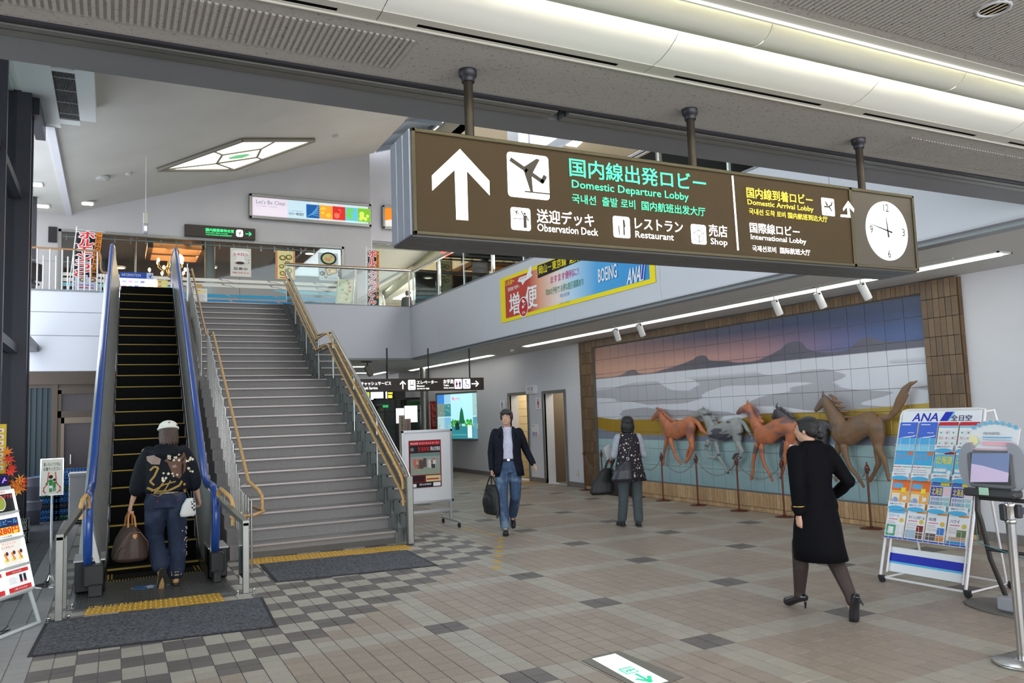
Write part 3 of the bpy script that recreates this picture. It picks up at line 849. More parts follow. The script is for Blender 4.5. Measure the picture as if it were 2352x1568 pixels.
# guard rails at the foot ---------------------------------------------
for (x, xb, lab, s) in ((-.42, -.26, 'low steel guard frame with a bent wooden grip left of the escalator', -1), (1.19, 1.04, 'low steel guard frame with a bent wooden grip between escalator and stairs', 1)):
    g = thing('guard_rail', lab, 'railing', (x, 8.4, 0))
    h0, h1 = (.74, .93) if s < 0 else (.70, .88)
    y0, y1 = (8.25, 9.35) if s < 0 else (8.42, 9.42)
    p = MB()
    p.bev((x-.03, y0, .01), (x+.03, y0+.045, h0), m_steel2, .004); p.bev((x+.0, y0+.5, .01), (x+.04, y0+.54, h0+.06), m_steel2, .004)
    M = Matrix.Identity(4)
    p.add([(x-.03,y0,h0-.03),(x+.03,y0,h0-.03),(x+.03,y0,h0+.02),(x-.03,y0,h0+.02),(xb-.03,y1,h1-.03),(xb+.03,y1,h1-.03),(xb+.03,y1,h1+.02),(xb-.03,y1,h1+.02)], ((0,1,2,3),(7,6,5,4),(3,2,6,7),(0,4,5,1),(0,3,7,4),(1,5,6,2)), m_steel2)
    p.build('frame', g)
    p = MB(); p.box((x-.004, y0+.045, .12), (x+.004, y0+.5, h0-.03), m_glass); p.build('glass_panel', g)
    p = MB()
    for yy, dx in ((y0+.02, -.075), (y0+.02, .075), (y0+.52, .08)): 
        p.cyl((x+dx, yy, 0), (x+dx, yy, .035), .012, m_chrome, 8); p.ell((x+dx, yy, .04), (.018, .018, .014), m_chrome, 8, 5)
    p.box((x-.10, y0, 0), (x+.10, y0+.045, .008), m_steel2); p.box((x-.08, y0+.5, 0), (x+.10, y0+.54, .008), m_steel2); p.build('foot_bolt', g, kind='stuff')
    if s < 0: pts = [(-.285, 9.1, .80), (-.285, 9.1, .93), (-.27, 9.14, .985), (-.245, 9.24, 1.02), (-.225, 9.30, .99), (-.22, 9.32, .88)]
    else: pts = [(1.14, 9.0, .62), (1.14, 9.0, .83), (1.125, 9.04, .90), (1.08, 9.2, .955), (1.05, 9.3, .985), (1.03, 9.36, .95), (1.03, 9.36, .78)]
    p = MB(); p.tube(pts, .021, m_wood, 10); gr = p.build('wooden_grip', g)
    p = MB(); q = pts[0]; p.cyl((q[0], q[1], q[2]-.005), (q[0], q[1], q[2]+.05), .0225, mat('grip_end_cap', (.75, .5, .22), .4), 10); p.build('end_cap', gr)
    p = MB(); m_ = pts[len(pts)//2]; p.cyl((m_[0], m_[1], m_[2]-.02), (m_[0], m_[1]+.03, h0+.05), .012, m_steel, 8); p.build('bracket', g)

# mats, tactile strips ---------------------------------------------------
m_mat = mat('mat_pile', (.095, .098, .112), .95, noise_amt=.75, scale=45, bump=.5, bscale=350)
m_edge = mat('mat_rubber_edge', (.02, .02, .025), .7)
def floormat(c, lab):
    z = .009; g = .03
    cx = sum(p[0] for p in c)/4; cy = sum(p[1] for p in c)/4
    inn = [(p[0]+(cx-p[0])/abs(cx-p[0])*g, p[1]+(cy-p[1])/abs(cy-p[1])*g) for p in c]
    t = thing('door_mat', lab, 'mat', (cx, cy, 0))
    b = MB(); b.prism(c, .006, m_edge, o=.0005); b.build('rubber_border', t)
    b = MB(); b.prism(inn, .0055, m_mat, o=.0045); b.build('pile', t)
    return t
q = lambda *a: [tuple(onz(*p)[:2]) for p in a]
floormat(q((62,1510),(638,1440),(603,1372),(105,1428)), 'dark grey carpet mat in front of the escalator entry')
floormat(q((632,1338),(1007,1299),(935,1264),(596,1296)), 'dark grey carpet mat at the foot of the staircase')
m_tac = mat('tactile_yellow', (.62, .34, .03), .55, noise_amt=.1, scale=8)
def tactile(c, n, lab):
    a, b_, c_, d = [Vector((*p, 0)) for p in c]   # near-left, near-right, far-right, far-left
    t = thing('tactile_strip', lab, 'paving', tuple((a+c_)/2))
    for k in range(n):
        u0, u1 = (k+.01)/n, (k+.99)/n
        P = lambda u, v: (a.lerp(b_, u)).lerp(d.lerp(c_, u), v)
        p = MB(); p.prism([(P(u0,0).x,P(u0,0).y),(P(u1,0).x,P(u1,0).y),(P(u1,1).x,P(u1,1).y),(P(u0,1).x,P(u0,1).y)], .004, m_tac, o=.0005); tile = p.build('tactile_tile', t)
        p = MB()
        for i in range(3):
            for j in range(6):
                w = P(u0+(u1-u0)*(i+.5)/3, (j+.5)/6); p.lathe([(.0085,.0045),(.006,.0085),(.001,.009)], m_tac if (i+j) % 2 else mat('tactile_worn', (.75,.62,.35), .5), (w.x, w.y, 0), 6)
        p.build('stud_row', tile, kind='stuff')
tactile(q((190,1413),(518,1381),(505,1362),(202,1394)), 9, 'yellow tactile strip with raised dots between escalator plate and mat')
tactile(q((570,1297),(951,1260),(930,1251),(570,1284)), 14, 'long yellow tactile strip with raised dots before the first stair')
p_ = [(1140,1304),(1143,1290),(1145,1277),(1146,1266),(1148,1255),(1149,1244),(1150,1236),(1131,1229),(1110,1222),(1088,1217),(1070,1213)]
dm = ink(215, 165, 35)
for k, c in enumerate(p_):
    P = onz(*c); b = MB(); b.prism([(P.x-.045,P.y-.045),(P.x+.045,P.y-.045),(P.x+.045,P.y+.045),(P.x-.045,P.y+.045)], .0012, dm, o=.0008)
    o = recenter(b.build('floor_marker')); tag(o, 'small yellow square floor marker, %s in the trail past the walking man' % ('nearest the camera' if k == 0 else ['','second','third','fourth','fifth','sixth','seventh','eighth','ninth','tenth','last'][k]+' from the camera' if k < 10 else 'farthest from the camera'), 'marker', 'yellow floor markers')
# illuminated exit arrow sunk in the floor
t = thing('floor_exit_sign', 'green and white illuminated exit sign sunk in the tiled floor', 'sign', tuple(onz(1450, 1530)))
c = q((1335,1517),(1420,1495),(1570,1556),(1480,1590))
p = MB(); p.prism(c, .004, mat('brass_grey_plate', (.20, .185, .16), .4, metal=.6), o=.0005); p.build('metal_surround', t)
c = q((1360,1514),(1413,1502),(1531,1557),(1478,1580)); A, B_, C_, D_ = [Vector((*k, .0)) for k in c]
ey = (D_-A).normalized(); ex = (B_-A).normalized(); wx = (B_-A).length; wy = (D_-A).length
# text reads along -Y (towards the camera)
F = Flat(A+Vector((0,0,.004)), (D_-A), (B_-A), off=.001)
F.poly([(0,0),(wy,0),(wy,wx),(0,wx)], mat('exit_lit_white', (.75, 1, .9), .4, emit=.9))
gr = mat('exit_green', (.02, .62, .33), .4, emit=.35)
F.rect(wy*.44, wx*.18, wy*.62, wx*.70, gr).rect(wy*.47, wx*.23, wy*.60, wx*.65, mat('exit_lit_white'))
F.line([(wy*.50,wx*.25),(wy*.535,wx*.40),(wy*.53,wx*.52)], .016, gr).line([(wy*.535,wx*.40),(wy*.57,wx*.27)], .014, gr).line([(wy*.49,wx*.46),(wy*.53,wx*.52),(wy*.575,wx*.44)], .013, gr).disc(wy*.545, wx*.585, .012, gr, 10)
F.rect(wy*.66, wx*.38, wy*.88, wx*.5, gr).line([(wy*.80,wx*.2),(wy*.93,wx*.44),(wy*.80,wx*.68)], .03, gr)
F.build('lit_panel', t)
# ================================================================== MURAL WALL
def fuse(mb, vox, sm=6, name='t'):
    """join overlapping closed shapes into one continuous skin; returns a mesh"""
    me = bpy.data.meshes.new(name); me.from_pydata(mb.v, [], mb.f); me.update()
    o = bpy.data.objects.new(name, me); COL.objects.link(o)
    r = o.modifiers.new('r', 'REMESH'); r.mode = 'VOXEL'; r.voxel_size = vox; r.use_smooth_shade = True
    if sm:
        s = o.modifiers.new('s', 'SMOOTH'); s.factor = .5; s.iterations = sm
    dg = bpy.context.evaluated_depsgraph_get(); dg.update()
    m2 = bpy.data.meshes.new_from_object(o.evaluated_get(dg))
    bpy.data.objects.remove(o); bpy.data.meshes.remove(me)
    m2.polygons.foreach_set('use_smooth', [True]*len(m2.polygons))
    return m2
def addmesh(name, me, m, parent=None, label=None, world=True):
    if parent is not None and world: me.transform(PM[parent.name].inverted())
    me.materials.clear(); me.materials.append(m); me.name = name
    o = bpy.data.objects.new(name, me); COL.objects.link(o)
    if parent is not None: o.parent = parent; PM[o.name] = PM[parent.name]
    else: PM[o.name] = Matrix.Identity(4)
    if label: o['label'] = label
    return o

def mural_mat():
    m = bpy.data.materials.new('mural_glaze'); m.use_nodes = True; nt = m.node_tree; N = nt.nodes; L = nt.links
    bs = N['Principled BSDF']; bs.inputs['Roughness'].default_value = .35
    g = N.new('ShaderNodeNewGeometry'); sp = N.new('ShaderNodeSeparateXYZ'); L.new(g.outputs['Position'], sp.inputs[0])
    def mth(op, a, b=None, c=None):
        n = N.new('ShaderNodeMath'); n.operation = op
        for i, v in enumerate((a, b, c)):
            if v is None: continue
            if isinstance(v, (int, float)): n.inputs[i].default_value = v
            else: L.new(v, n.inputs[i])
        return n.outputs[0]
    def mr(v, a, b, c=0., d=1.):
        n = N.new('ShaderNodeMapRange'); n.inputs[1].default_value, n.inputs[2].default_value, n.inputs[3].default_value, n.inputs[4].default_value = a, b, c, d
        L.new(v, n.inputs[0]); return n.outputs[0]
    Y, Z = sp.outputs['Y'], sp.outputs['Z']
    t = mr(Y, 14.52, 6.68)
    def curve(v, pts):
        n = N.new('ShaderNodeFloatCurve'); c = n.mapping.curves[0]
        while len(c.points) > 2: c.points.remove(c.points[1])
        c.points[0].location = pts[0]; c.points[-1].location = pts[-1]
        for p in pts[1:-1]: c.points.new(*p)
        for p in c.points: p.handle_type = 'VECTOR' if False else 'AUTO_CLAMPED'
        n.mapping.update(); L.new(v, n.inputs['Value']); return n.outputs[0]
    f = lambda y: (14.52-y)/7.84
    mt = [(14.51,2.39),(13.83,2.38),(13.46,2.42),(13.12,2.48),(12.97,2.41),(12.67,2.38),(12.14,2.42),(11.64,2.48),(11.26,2.55),(11.03,2.60),(10.84,2.50),(10.4,2.45),(9.9,2.40),(9.52,2.45),(9.16,2.55),(8.86,2.64),(8.66,2.52),(8.41,2.44),(8.1,2.41),(7.9,2.44),(7.76,2.51),(7.63,2.57),(7.4,2.52),(7.12,2.47),(6.70,2.455)]
    mcur = curve(t, [(f(y), (z-2.3)/.4) for y, z in mt])
    mz = mth('ADD', mth('MULTIPLY', mcur, .4), 2.3)
    step = lambda v, e, s=.008: mr(mth('SUBTRACT', v, e) if not isinstance(e, (int, float)) else mth('SUBTRACT', v, e), -s, s)
    def mix(fac, a, b):
        n = N.new('ShaderNodeMix'); n.data_type = 'RGBA'
        if isinstance(fac, (int, float)): n.inputs[0].default_value = fac
        else: L.new(fac, n.inputs[0])
        for i, v in ((6, a), (7, b)):
            if isinstance(v, tuple): n.inputs[i].default_value = (*srgb(*v), 1)
            else: L.new(v, n.inputs[i])
        return n.outputs[2]
    def ramp(v, pts):
        n = N.new('ShaderNodeValToRGB'); e = n.color_ramp.elements
        while len(e) < len(pts): e.new(.5)
        for i, (p, c) in enumerate(pts): e[i].position = p; e[i].color = (*srgb(*c), 1)
        L.new(v, n.inputs[0]); return n.outputs[0]
    low = ramp(t, [(0, (200,158,140)), (.35, (196,152,140)), (.62, (178,138,142)), (.8, (120,112,150)), (.9, (84,100,150)), (1, (78,98,148))])
    high = ramp(t, [(0, (160,120,108)), (.2, (120,92,100)), (.45, (62,66,96)), (.7, (42,58,96)), (1, (46,64,104))])
    hz = mr(Z, 2.55, 2.95); hz2 = mth('SUBTRACT', mth('ADD', hz, mth('MULTIPLY', t, .25)), .05); hz3 = mth('MINIMUM', mth('MAXIMUM', hz2, 0.), 1.)
    sky = mix(hz3, low, high)
    mtn = ramp(t, [(0, (130,118,124)), (.5, (92,90,102)), (1, (98,96,112))])
    c1 = mix(step(mz, Z), sky, mtn)              # mountain where z < outline
    nz = N.new('ShaderNodeTexNoise'); nz.inputs['Scale'].default_value = 1; nz.inputs['Detail'].default_value = 1.5; nz.inputs['Roughness'].default_value = .4
    mp = N.new('ShaderNodeMapping'); mp.inputs['Scale'].default_value = (0, .42, 3.6); mp.inputs['Location'].default_value = (0, 1.3, .2); L.new(g.outputs['Position'], mp.inputs[0]); L.new(mp.outputs[0], nz.inputs[0])
    cl = mr(nz.outputs['Fac'], .475, .485)
    clz = mth('MULTIPLY', cl, mr(Z, 2.25, 2.18)); 
    cloud = mix(clz, (208,210,220), ramp(mr(Z, 1.6, 2.3), [(0, (165,164,172)), (1, (176,176,186))]))
    c2 = mix(step(2.363, Z) if False else mr(Z, 2.368, 2.352), c1, cloud)
    gtop = mth('ADD', curve(t, [(0,.42),(.1,.36),(.3,.35),(.5,.30),(.62,.42),(.8,.44),(1,.52)]), 1.13)
    gold = mix(t, (176,140,44), (190,162,80))
    ing = step(gtop, Z)
    c3 = mix(ing, c2, gold)
    gbot = mth('ADD', mth('MULTIPLY', curve(t, [(0,.6),(.08,.3),(.2,.1),(1,.25)]), .25), 1.16)
    ins = step(gbot, Z)
    c4 = mix(ins, c3, (128,134,152))
    tq = ramp(mr(Z, .3, 1.09), [(0, (136,164,172)), (.45, (158,184,188)), (.5, (148,176,182)), (1, (164,190,192))])
    c5 = mix(mr(Z, 1.096, 1.086), c4, tq)
    L.new(c5, bs.inputs['Base Color'])
    met = mth('MULTIPLY', ing, mth('SUBTRACT', 1., ins)); L.new(mth('MULTIPLY', met, .35), bs.inputs['Metallic'])
    return m
mm = mural_mat()
b = MB(); b.box((9.285, 6.6, .28), (9.30, 14.6, 3.06), mat('mural_grout', (.22, .21, .20), .8))
mur = tag(b.build('tile_mural'), 'large tile mural of mountains, clouds and a gold band behind the horses', 'mural')
ys = [14.52 - .3015*k for k in range(27)]; zsr = [.31, .62, .93, 1.24, 1.547, 1.85, 2.153, 2.457, 2.76, 3.03]
for k in range(26):
    for j in range(9):
        p = MB(); p.bev((9.276, ys[k+1]+.003, zsr[j]+.003), (9.29, ys[k]-.003, zsr[j+1]-.003), mm, .0025); p.build('tile', mur)
# brown brick surround
fr = tag(MB().box((9.225, 6.19, 0.002), (9.30, 6.67, 3.18), mat('brick_mortar', (.13, .12, .11), .8)).box((9.225, 14.53, 0.002), (9.30, 15.06, 3.18), mat('brick_mortar')).box((9.225, 6.67, 3.04), (9.30, 14.53, 3.18), mat('brick_mortar')).box((9.225, 6.67, 0.002), (9.30, 14.53, .30), mat('brick_mortar')).build('brick_surround'), 'brown glazed brick frame around the tile mural', 'frame')
BM = [mat('brown_brick_%d' % i, c, .38, noise_amt=.10, scale=14) for i, c in enumerate([(.135,.078,.036), (.16,.095,.048), (.115,.066,.033)])]
BM2 = [mat('ochre_brick_%d' % i, c, .38, noise_amt=.10, scale=14) for i, c in enumerate([(.46,.29,.15), (.52,.34,.19), (.42,.26,.14)])]
rr = random.Random(11)
def brick(y0, y1, z0, z1, ms, name='brick'):
    p = MB(); d = rr.uniform(0, .004); p.bev((9.205-d, y0+.0025, z0+.0025), (9.232, y1-.0025, z1-.0025), rr.choice(ms), .003); return p.build(name, fr)
for k in range(13):
    z0, z1 = .07+.2398*k, .07+.2398*(k+1)
    for i in range(6): brick(6.18+i*.0815, 6.18+(i+1)*.0815, z0, z1, BM)
for k in range(110):
    y0 = 6.67 + k*.07145; brick(y0, y0+.07145, 3.045, 3.185, BM); brick(y0, y0+.07145, .07, .30, BM2)
p = MB()
for k in range(13):
    z0, z1 = .07+.2398*k, .07+.2398*(k+1)
    for i in range(6): p.bev((9.205, 14.54+i*.087+.0025, z0+.0025), (9.232, 14.54+(i+1)*.087-.0025, z1-.0025), rr.choice(BM), .003)
for k in range(100): p.bev((9.205, 6.18+k*.0885, .003), (9.232, 6.18+(k+1)*.0885-.004, .066), rr.choice(BM2), .003)
for k in range(13):
    z0, z1 = .07+.2398*k, .07+.2398*(k+1); p.box((9.235, 6.172, z0+.003), (9.30, 6.182, z1-.003), BM[k % 3])
p.build('far_bricks', fr, kind='stuff')

# relief horses ----------------------------------------------------------
def horse(o, limbs, spikes, name_lab, m, X=9.165, sq=.62, hoof=True):
    b = MB(); HX = X
    def W(p):
        return onx(o[0]+p[0]/5.807, o[1]+p[1]/5.807, HX)
    for L_ in limbs:
        dx = L_[0] if isinstance(L_[0], (int, float)) else 0
        pts = [q for q in L_ if not isinstance(q, (int, float))]
        P, R = [], []
        for q in pts:
            w = W(q); w2 = W((q[0], q[1]-50)); sc = (w2.z-w.z)/50
            P.append(Vector((w.x+dx, w.y, w.z))); R.append(q[2]*sc*1.13+.004)
        # ellipsoidal ends so the joints stay round
        b.tube(P, R, m, 12, flat=(sq, (1,0,0)))
        for p_, r_ in zip(P, R): b.ell(p_, (r_*sq, r_, r_), m, 10, 6)
    for a, c, r_ in spikes:
        A, C = W(a), W(c); w2 = W((a[0], a[1]-50)); sc = (w2.z-A.z)/50
        A.x -= .03; C.x -= .03; mid = A.lerp(C, .55) + Vector((0, 0, -.01))
        b.tube([A, mid, C], [r_*sc, r_*sc*.8, r_*sc*.25], m, 8)
    me = fuse(b, .0125, 3)
    for v in me.vertices:
        if v.co.x > 9.27: v.co.x = 9.27
    t = thing('horse_relief', name_lab, 'sculpture', (9.2, sum(v.co.y for v in me.vertices)/len(me.vertices), min(v.co.z for v in me.vertices)))
    body = addmesh('body', me, m, t)
    return t, W
def spk(pts, r): return [((a[0], a[1]), (a[2], a[3]), r) for a in pts]
def pol(m_, c2, sc, lo, hi, rot=(0,0,0), stretch=(1,1,1)):
    """mottle a second glaze colour into material m_"""
    nt = m_.node_tree; bs = nt.nodes['Principled BSDF']
    tc = nt.nodes.new('ShaderNodeTexCoord'); mp = nt.nodes.new('ShaderNodeMapping'); mp.inputs['Rotation'].default_value = rot; mp.inputs['Scale'].default_value = stretch
    n = nt.nodes.new('ShaderNodeTexNoise'); n.inputs['Scale'].default_value = sc
    r = nt.nodes.new('ShaderNodeMapRange'); r.inputs[1].default_value, r.inputs[2].default_value = lo, hi
    mx = nt.nodes.new('ShaderNodeMix'); mx.data_type = 'RGBA'; mx.inputs[6].default_value = bs.inputs['Base Color'].default_value; mx.inputs[7].default_value = (*c2, 1)
    for l in list(bs.inputs['Base Color'].links): nt.links.new(l.from_socket, mx.inputs[6])
    nt.links.new(tc.outputs['Object'], mp.inputs[0]); nt.links.new(mp.outputs[0], n.inputs[0]); nt.links.new(n.outputs['Fac'], r.inputs[0]); nt.links.new(r.outputs[0], mx.inputs[0]); nt.links.new(mx.outputs[2], bs.inputs['Base Color'])
    return m_
hm1 = pol(mat('terracotta_orange', (.50, .16, .07), .45, noise_amt=.12, scale=9), (.30, .12, .09), 3, .52, .66)
hm2 = pol(mat('ash_grey_glaze', (.30, .31, .31), .45, noise_amt=.1, scale=9), (.07, .07, .09), 2.2, .55, .60, (.6, 0, 0), (1, 1, 3.5))
hm3 = pol(mat('terracotta_mottled', (.46, .15, .07), .45, noise_amt=.12, scale=9), (.17, .10, .10), 2.4, .5, .6, (.9, 0, 0), (1, 1, 2))
hm4 = mat('charcoal_glaze', (.07, .065, .075), .4, noise_amt=.2, scale=8)
hm5 = pol(mat('umber_glaze', (.19, .105, .055), .5, noise_amt=.1, scale=9), (.16, .12, .10), 2.5, .52, .68)
A0 = (1480, 860); B0 = (1680, 860); C0_ = (1840, 860)
horse(A0, [[(100,600,20),(150,550,33),(200,515,44),(222,490,36)], [(215,510,42),(250,600,52),(310,680,80)], [(325,745,88),(430,745,104),(520,705,96),(600,655,88),(615,690,75)], [(620,690,80),(610,790,66),(632,900,44)],
    [(640,590,26),(720,650,30),(770,740,32),(840,800,14)], [.03,(290,850,34),(265,950,24),(245,1050,18),(240,1130,15),(232,1200,17)], [-.03,(370,880,36),(400,980,25),(430,1080,19),(470,1140,17),(505,1190,14)],
    [-.02,(640,900,42),(652,980,32),(622,1080,22),(570,1160,20)], [.03,(605,960,26),(560,1030,18),(545,1100,15)]],
    spk([(205,470,160,425),(225,470,183,415),(235,480,268,465),(255,505,322,500),(285,535,335,535),(315,560,372,562),(345,585,405,597),(370,600,430,612)], 14),
    'small orange terracotta horse relief galloping first in the row', hm1)
horse(A0, [[(640,560,24),(700,525,38),(770,500,48)], [(800,515,48),(840,590,56),(885,660,82)], [(920,765,95),(1010,775,105),(1110,725,100),(1210,685,95)], [(1240,720,92),(1240,850,66),(1262,930,42)],
    [(1250,600,26),(1330,650,26),(1390,760,28),(1440,850,18)], [-.03,(870,900,36),(845,960,26),(840,1020,18),(880,1100,18),(950,1105,22)], [.0,(960,930,38),(980,1030,24),(1010,1130,19),(1070,1220,20),(1115,1310,18)],
    [-.02,(1270,940,42),(1315,1020,32),(1295,1090,26),(1220,1150,20),(1170,1250,22)], [.03,(1240,1030,26),(1190,1070,17),(1165,1120,17)]],
    spk([(790,460,805,410),(815,455,828,430),(860,480,905,490),(890,520,945,535),(915,555,978,560),(925,590,985,600),(935,620,1000,637)], 16),
    'ash grey horse relief with dark slashes galloping second in the row', hm2, X=9.18)
horse(B0, [[(85,510,24),(130,475,38),(200,455,54),(245,430,42)], [(250,480,52),(290,590,66),(350,680,90)], [(400,805,112),(500,795,120),(600,725,112),(720,685,108),(780,700,100)], [(790,720,98),(790,840,72),(780,920,58)],
    [.03,(320,950,40),(290,1060,29),(270,1180,23),(270,1290,20),(250,1390,22)], [-.03,(420,975,40),(430,1100,27),(460,1200,21),(520,1310,19),(567,1410,18)], [-.02,(760,930,50),(735,1050,30),(722,1180,22),(700,1280,20),(670,1370,22)], [.03,(830,930,50),(850,1060,30),(860,1200,22),(830,1330,20)], [(850,640,26),(930,700,28),(960,820,20)]],
    spk([(232,385,240,322),(300,425,352,440),(325,460,400,470),(335,490,402,500),(350,525,425,530),(365,560,440,565),(380,595,455,605),(395,620,462,632)], 17),
    'orange and grey mottled horse relief trotting third in the row', hm3, X=9.13)
horse(B0, [[(560,565,28),(600,505,42),(655,475,42)], [(640,525,56),(720,610,82),(820,700,105)], [(900,760,112),(1050,745,130),(1170,740,132)], [(1205,780,100),(1215,900,68),(1225,1000,46)], [(1220,625,26),(1290,665,26),(1335,750,14)],
    [(700,900,38),(665,1010,26),(655,1090,20),(700,1165,17)], [(880,900,40),(880,1100,26),(890,1300,20)], [(1225,1000,42),(1255,1150,26),(1240,1320,20)], [(1120,940,40),(1100,1100,28),(1060,1260,20)]],
    spk([(612,440,636,365),(670,445,745,470),(710,475,800,505),(760,505,850,535),(800,540,885,575)], 17),
    'charcoal horse relief partly hidden behind the mottled third horse', hm4, X=9.215)
h5, _ = horse(C0_, [[(200,470,28),(258,400,44),(322,350,62)], [(350,385,66),(420,510,90),(505,650,122)], [(545,785,140),(650,780,145),(780,700,140),(920,645,138)], [(985,700,135),(1015,820,100),(1025,940,70)],
    [(1070,580,42),(1180,572,38),(1255,490,44),(1310,340,46),(1380,200,40),(1460,125,26),(1545,90,10)], [(1300,420,24),(1400,250,22),(1445,190,8)], [(1290,480,26),(1370,360,22),(1432,270,8)],
    [.03,(480,950,48),(460,1060,36),(452,1160,28),(440,1300,20),(450,1410,22)], [-.03,(590,965,52),(622,1100,37),(672,1230,30),(780,1360,24),(855,1490,18)],
    [-.02,(1040,980,54),(1120,1130,38),(1152,1250,27),(1185,1400,23)], [.03,(990,1010,44),(1012,1190,35),(960,1310,24),(900,1410,26)]],
    spk([(315,285,309,205),(400,270,515,322),(440,340,590,378),(480,410,632,436),(550,485,692,490),(600,560,735,550)], 24),
    'large umber brown horse relief with a raised tail, last in the row', hm5, X=9.15)

# chain posts ---------------------------------------------------------------
cop = mat('copper_brown_metal', (.16, .055, .04), .3, metal=.8)
def make_post():
    t = thing('chain_post', '', 'barrier', (0, 0, 0), group='copper brown chain posts along the mural')
    p = MB(); p.lathe([(.14,.0),(.145,.006),(.13,.014),(.03,.022),(.018,.04)], cop, n=24); p.build('base', t)
    p = MB(); p.cyl((0,0,.02),(0,0,.74), .0145, cop, 10); p.build('pole', t)
    p = MB(); p.lathe([(.016,.73),(.026,.745),(.018,.77),(.03,.80),(.028,.825),(.012,.85),(.008,.86),(.014,.87),(.0,.89)], cop, n=12)
    for a in range(4): p.tube([(.02*math.cos(a*PI/2), .02*math.sin(a*PI/2), .765), (.042*math.cos(a*PI/2), .042*math.sin(a*PI/2), .77), (.05*math.cos(a*PI/2), .05*math.sin(a*PI/2), .79)], .004, cop, 5)
    p.build('finial', t)
    return t
PX = 9.06
base_px = [1345, 1385, 1465, 1525, 1604, 1698, 1802, 1905, 2010]
ylst = [onx(x, y, PX).y for x, y in ((1345,1125),(1385,1132),(1465,1140),(1524,1149),(1604,1158),(1698,1170),(1802,1183),(1905,1195),(2001,1210))]
pp = make_post()
labs = ['copper brown chain post nearest the ladies washroom door, left end of the row', 'copper brown chain post left of the bench', 'copper brown chain post hidden behind the woman in the flowered tunic', 'copper brown chain post under the head of the first orange horse', 'copper brown chain post between the first orange and the grey horse', 'copper brown chain post at the hind hooves of the grey horse', 'copper brown chain post between the hooves of the mottled horse', 'copper brown chain post behind the woman in the black uniform', 'copper brown chain post under the big brown horse, right end of the row']
for k, y in enumerate(ylst):
    if k == 0: pp.location = (PX, y, 0); pp['label'] = labs[0]; PM[pp.name] = Matrix.Translation((PX, y, 0))
    else: dup(pp, (PX, y, 0), 0, labs[k])
chm = mat('chain_metal', (.30, .25, .22), .3, metal=.9)
cl = ['leftmost', 'second', 'third', 'fourth', 'fifth', 'sixth', 'seventh', 'rightmost']
for k in range(8):
    y0, y1 = ylst[k], ylst[k+1]
    if k == 0: sagz = .30
    else: sagz = .24
    b = MB(); n = 26
    pts = []
    for i in range(n+1):
        t = i/n; z = .78 - sagz*4*t*(1-t)*1.0; pts.append(Vector((PX, y0+(y1-y0)*t, z)))
    for i in range(n):
        a, c = pts[i], pts[i+1]; d = (c-a).normalized(); mid = (a+c)/2; L2 = (c-a).length*.66
        w = (Vector((1,0,0)) if i % 2 else d.cross(Vector((1,0,0))))*.011
        ring = [mid-d*L2*.9, mid-d*L2*.5+w, mid+d*L2*.5+w, mid+d*L2*.9, mid+d*L2*.5-w, mid-d*L2*.5-w]
        b.tube(ring, .0028, chm, 4, closed=True)
    o = b.build('barrier_chain'); recenter(o); tag(o, 'hanging metal link chain, %s of the eight spans before the mural' % cl[k], 'chain', 'barrier chains')
    o['kind'] = 'stuff' if False else 'thing'; del o['kind']
# bench behind the woman
t = thing('bench', 'low dark bench with an orange wooden top behind the woman in the tunic', 'bench', (8.75, 13.0, 0))
a = onz(1397, 1136); c = onz(1448, 1137)
b = MB(); b.bev((a.x, a.y-.55, .0), (a.x+.42, a.y+.05, .27), mat('bench_black', (.03, .02, .02), .4), .01); b.build('body', t)
b = MB(); b.bev((a.x-.01, a.y-.56, .272), (a.x+.43, a.y+.06, .31), mat('bench_orange_wood', (.6, .25, .08), .4), .008); b.build('top', t)

# luminaires under the upper floor ---------------------------------------
lm_em = mat('luminaire_lit', (1, .98, .88), .5, emit=5.5); lm_fr = mat('luminaire_reflector', (.7, .7, .66), .3, metal=.3)
def strip(x0, x1, y0, y1, lab, grp=None, along='y', z=3.2):
    t = thing('ceiling_light', lab, 'light', ((x0+x1)/2, (y0+y1)/2, z-.03), group=grp)
    b = MB()
    if along == 'y':
        b.box((x0, y0, z-.015), (x0+.02, y1, z), lm_fr); b.box((x1-.02, y0, z-.015), (x1, y1, z), lm_fr); b.box((x0, y0, z-.015), (x1, y0+.02, z), lm_fr); b.box((x0, y1-.02, z-.015), (x1, y1, z), lm_fr)
        b.box((x0+.02, y0+.02, z-.004), (x1-.02, y1-.02, z-.001), lm_fr)
    else: b.box((x0, y0, z-.015), (x1, y1, z), lm_fr)
    b.build('frame', t)
    b = MB(); m_ = (x0+x1)/2; my = (y0+y1)/2
    if along == 'y': b.box((m_-.045, y0+.06, z-.030), (m_+.045, y1-.06, z-.004), lm_em)
    else: b.box((x0+.06, my-.045, z-.030), (x1-.06, my+.045, z-.015), lm_em)
    b.build('tube', t)
    return t
strip(8.18, 8.42, 5.0, 15.9, 'long recessed fluorescent strip in the soffit before the mural')
strip(8.50, 8.74, 18.3, 24.6, 'fluorescent strip in the soffit above the toilet direction sign')
strip(7.9, 8.1, 25.2, 26.9, 'short far fluorescent strip beyond the lit landscape display')
strip(5.0, 6.6, 22.4, 22.7, 'wide low fluorescent light seen through the stair balustrade glass', along='x')
strip(4.6, 7.6, 25.6, 25.75, 'thin far fluorescent line behind the stair balustrade', along='x')
trk = thing('light_track', 'thin ceiling track carrying the white spotlights before the mural', 'track', (8.3, 9, 3.18))
b = MB(); b.box((8.02, 5.4, 3.185), (8.05, 12.4, 3.199), mat('track_grey', (.45, .43, .40), .5)); b.build('rail', trk)
sp0 = None
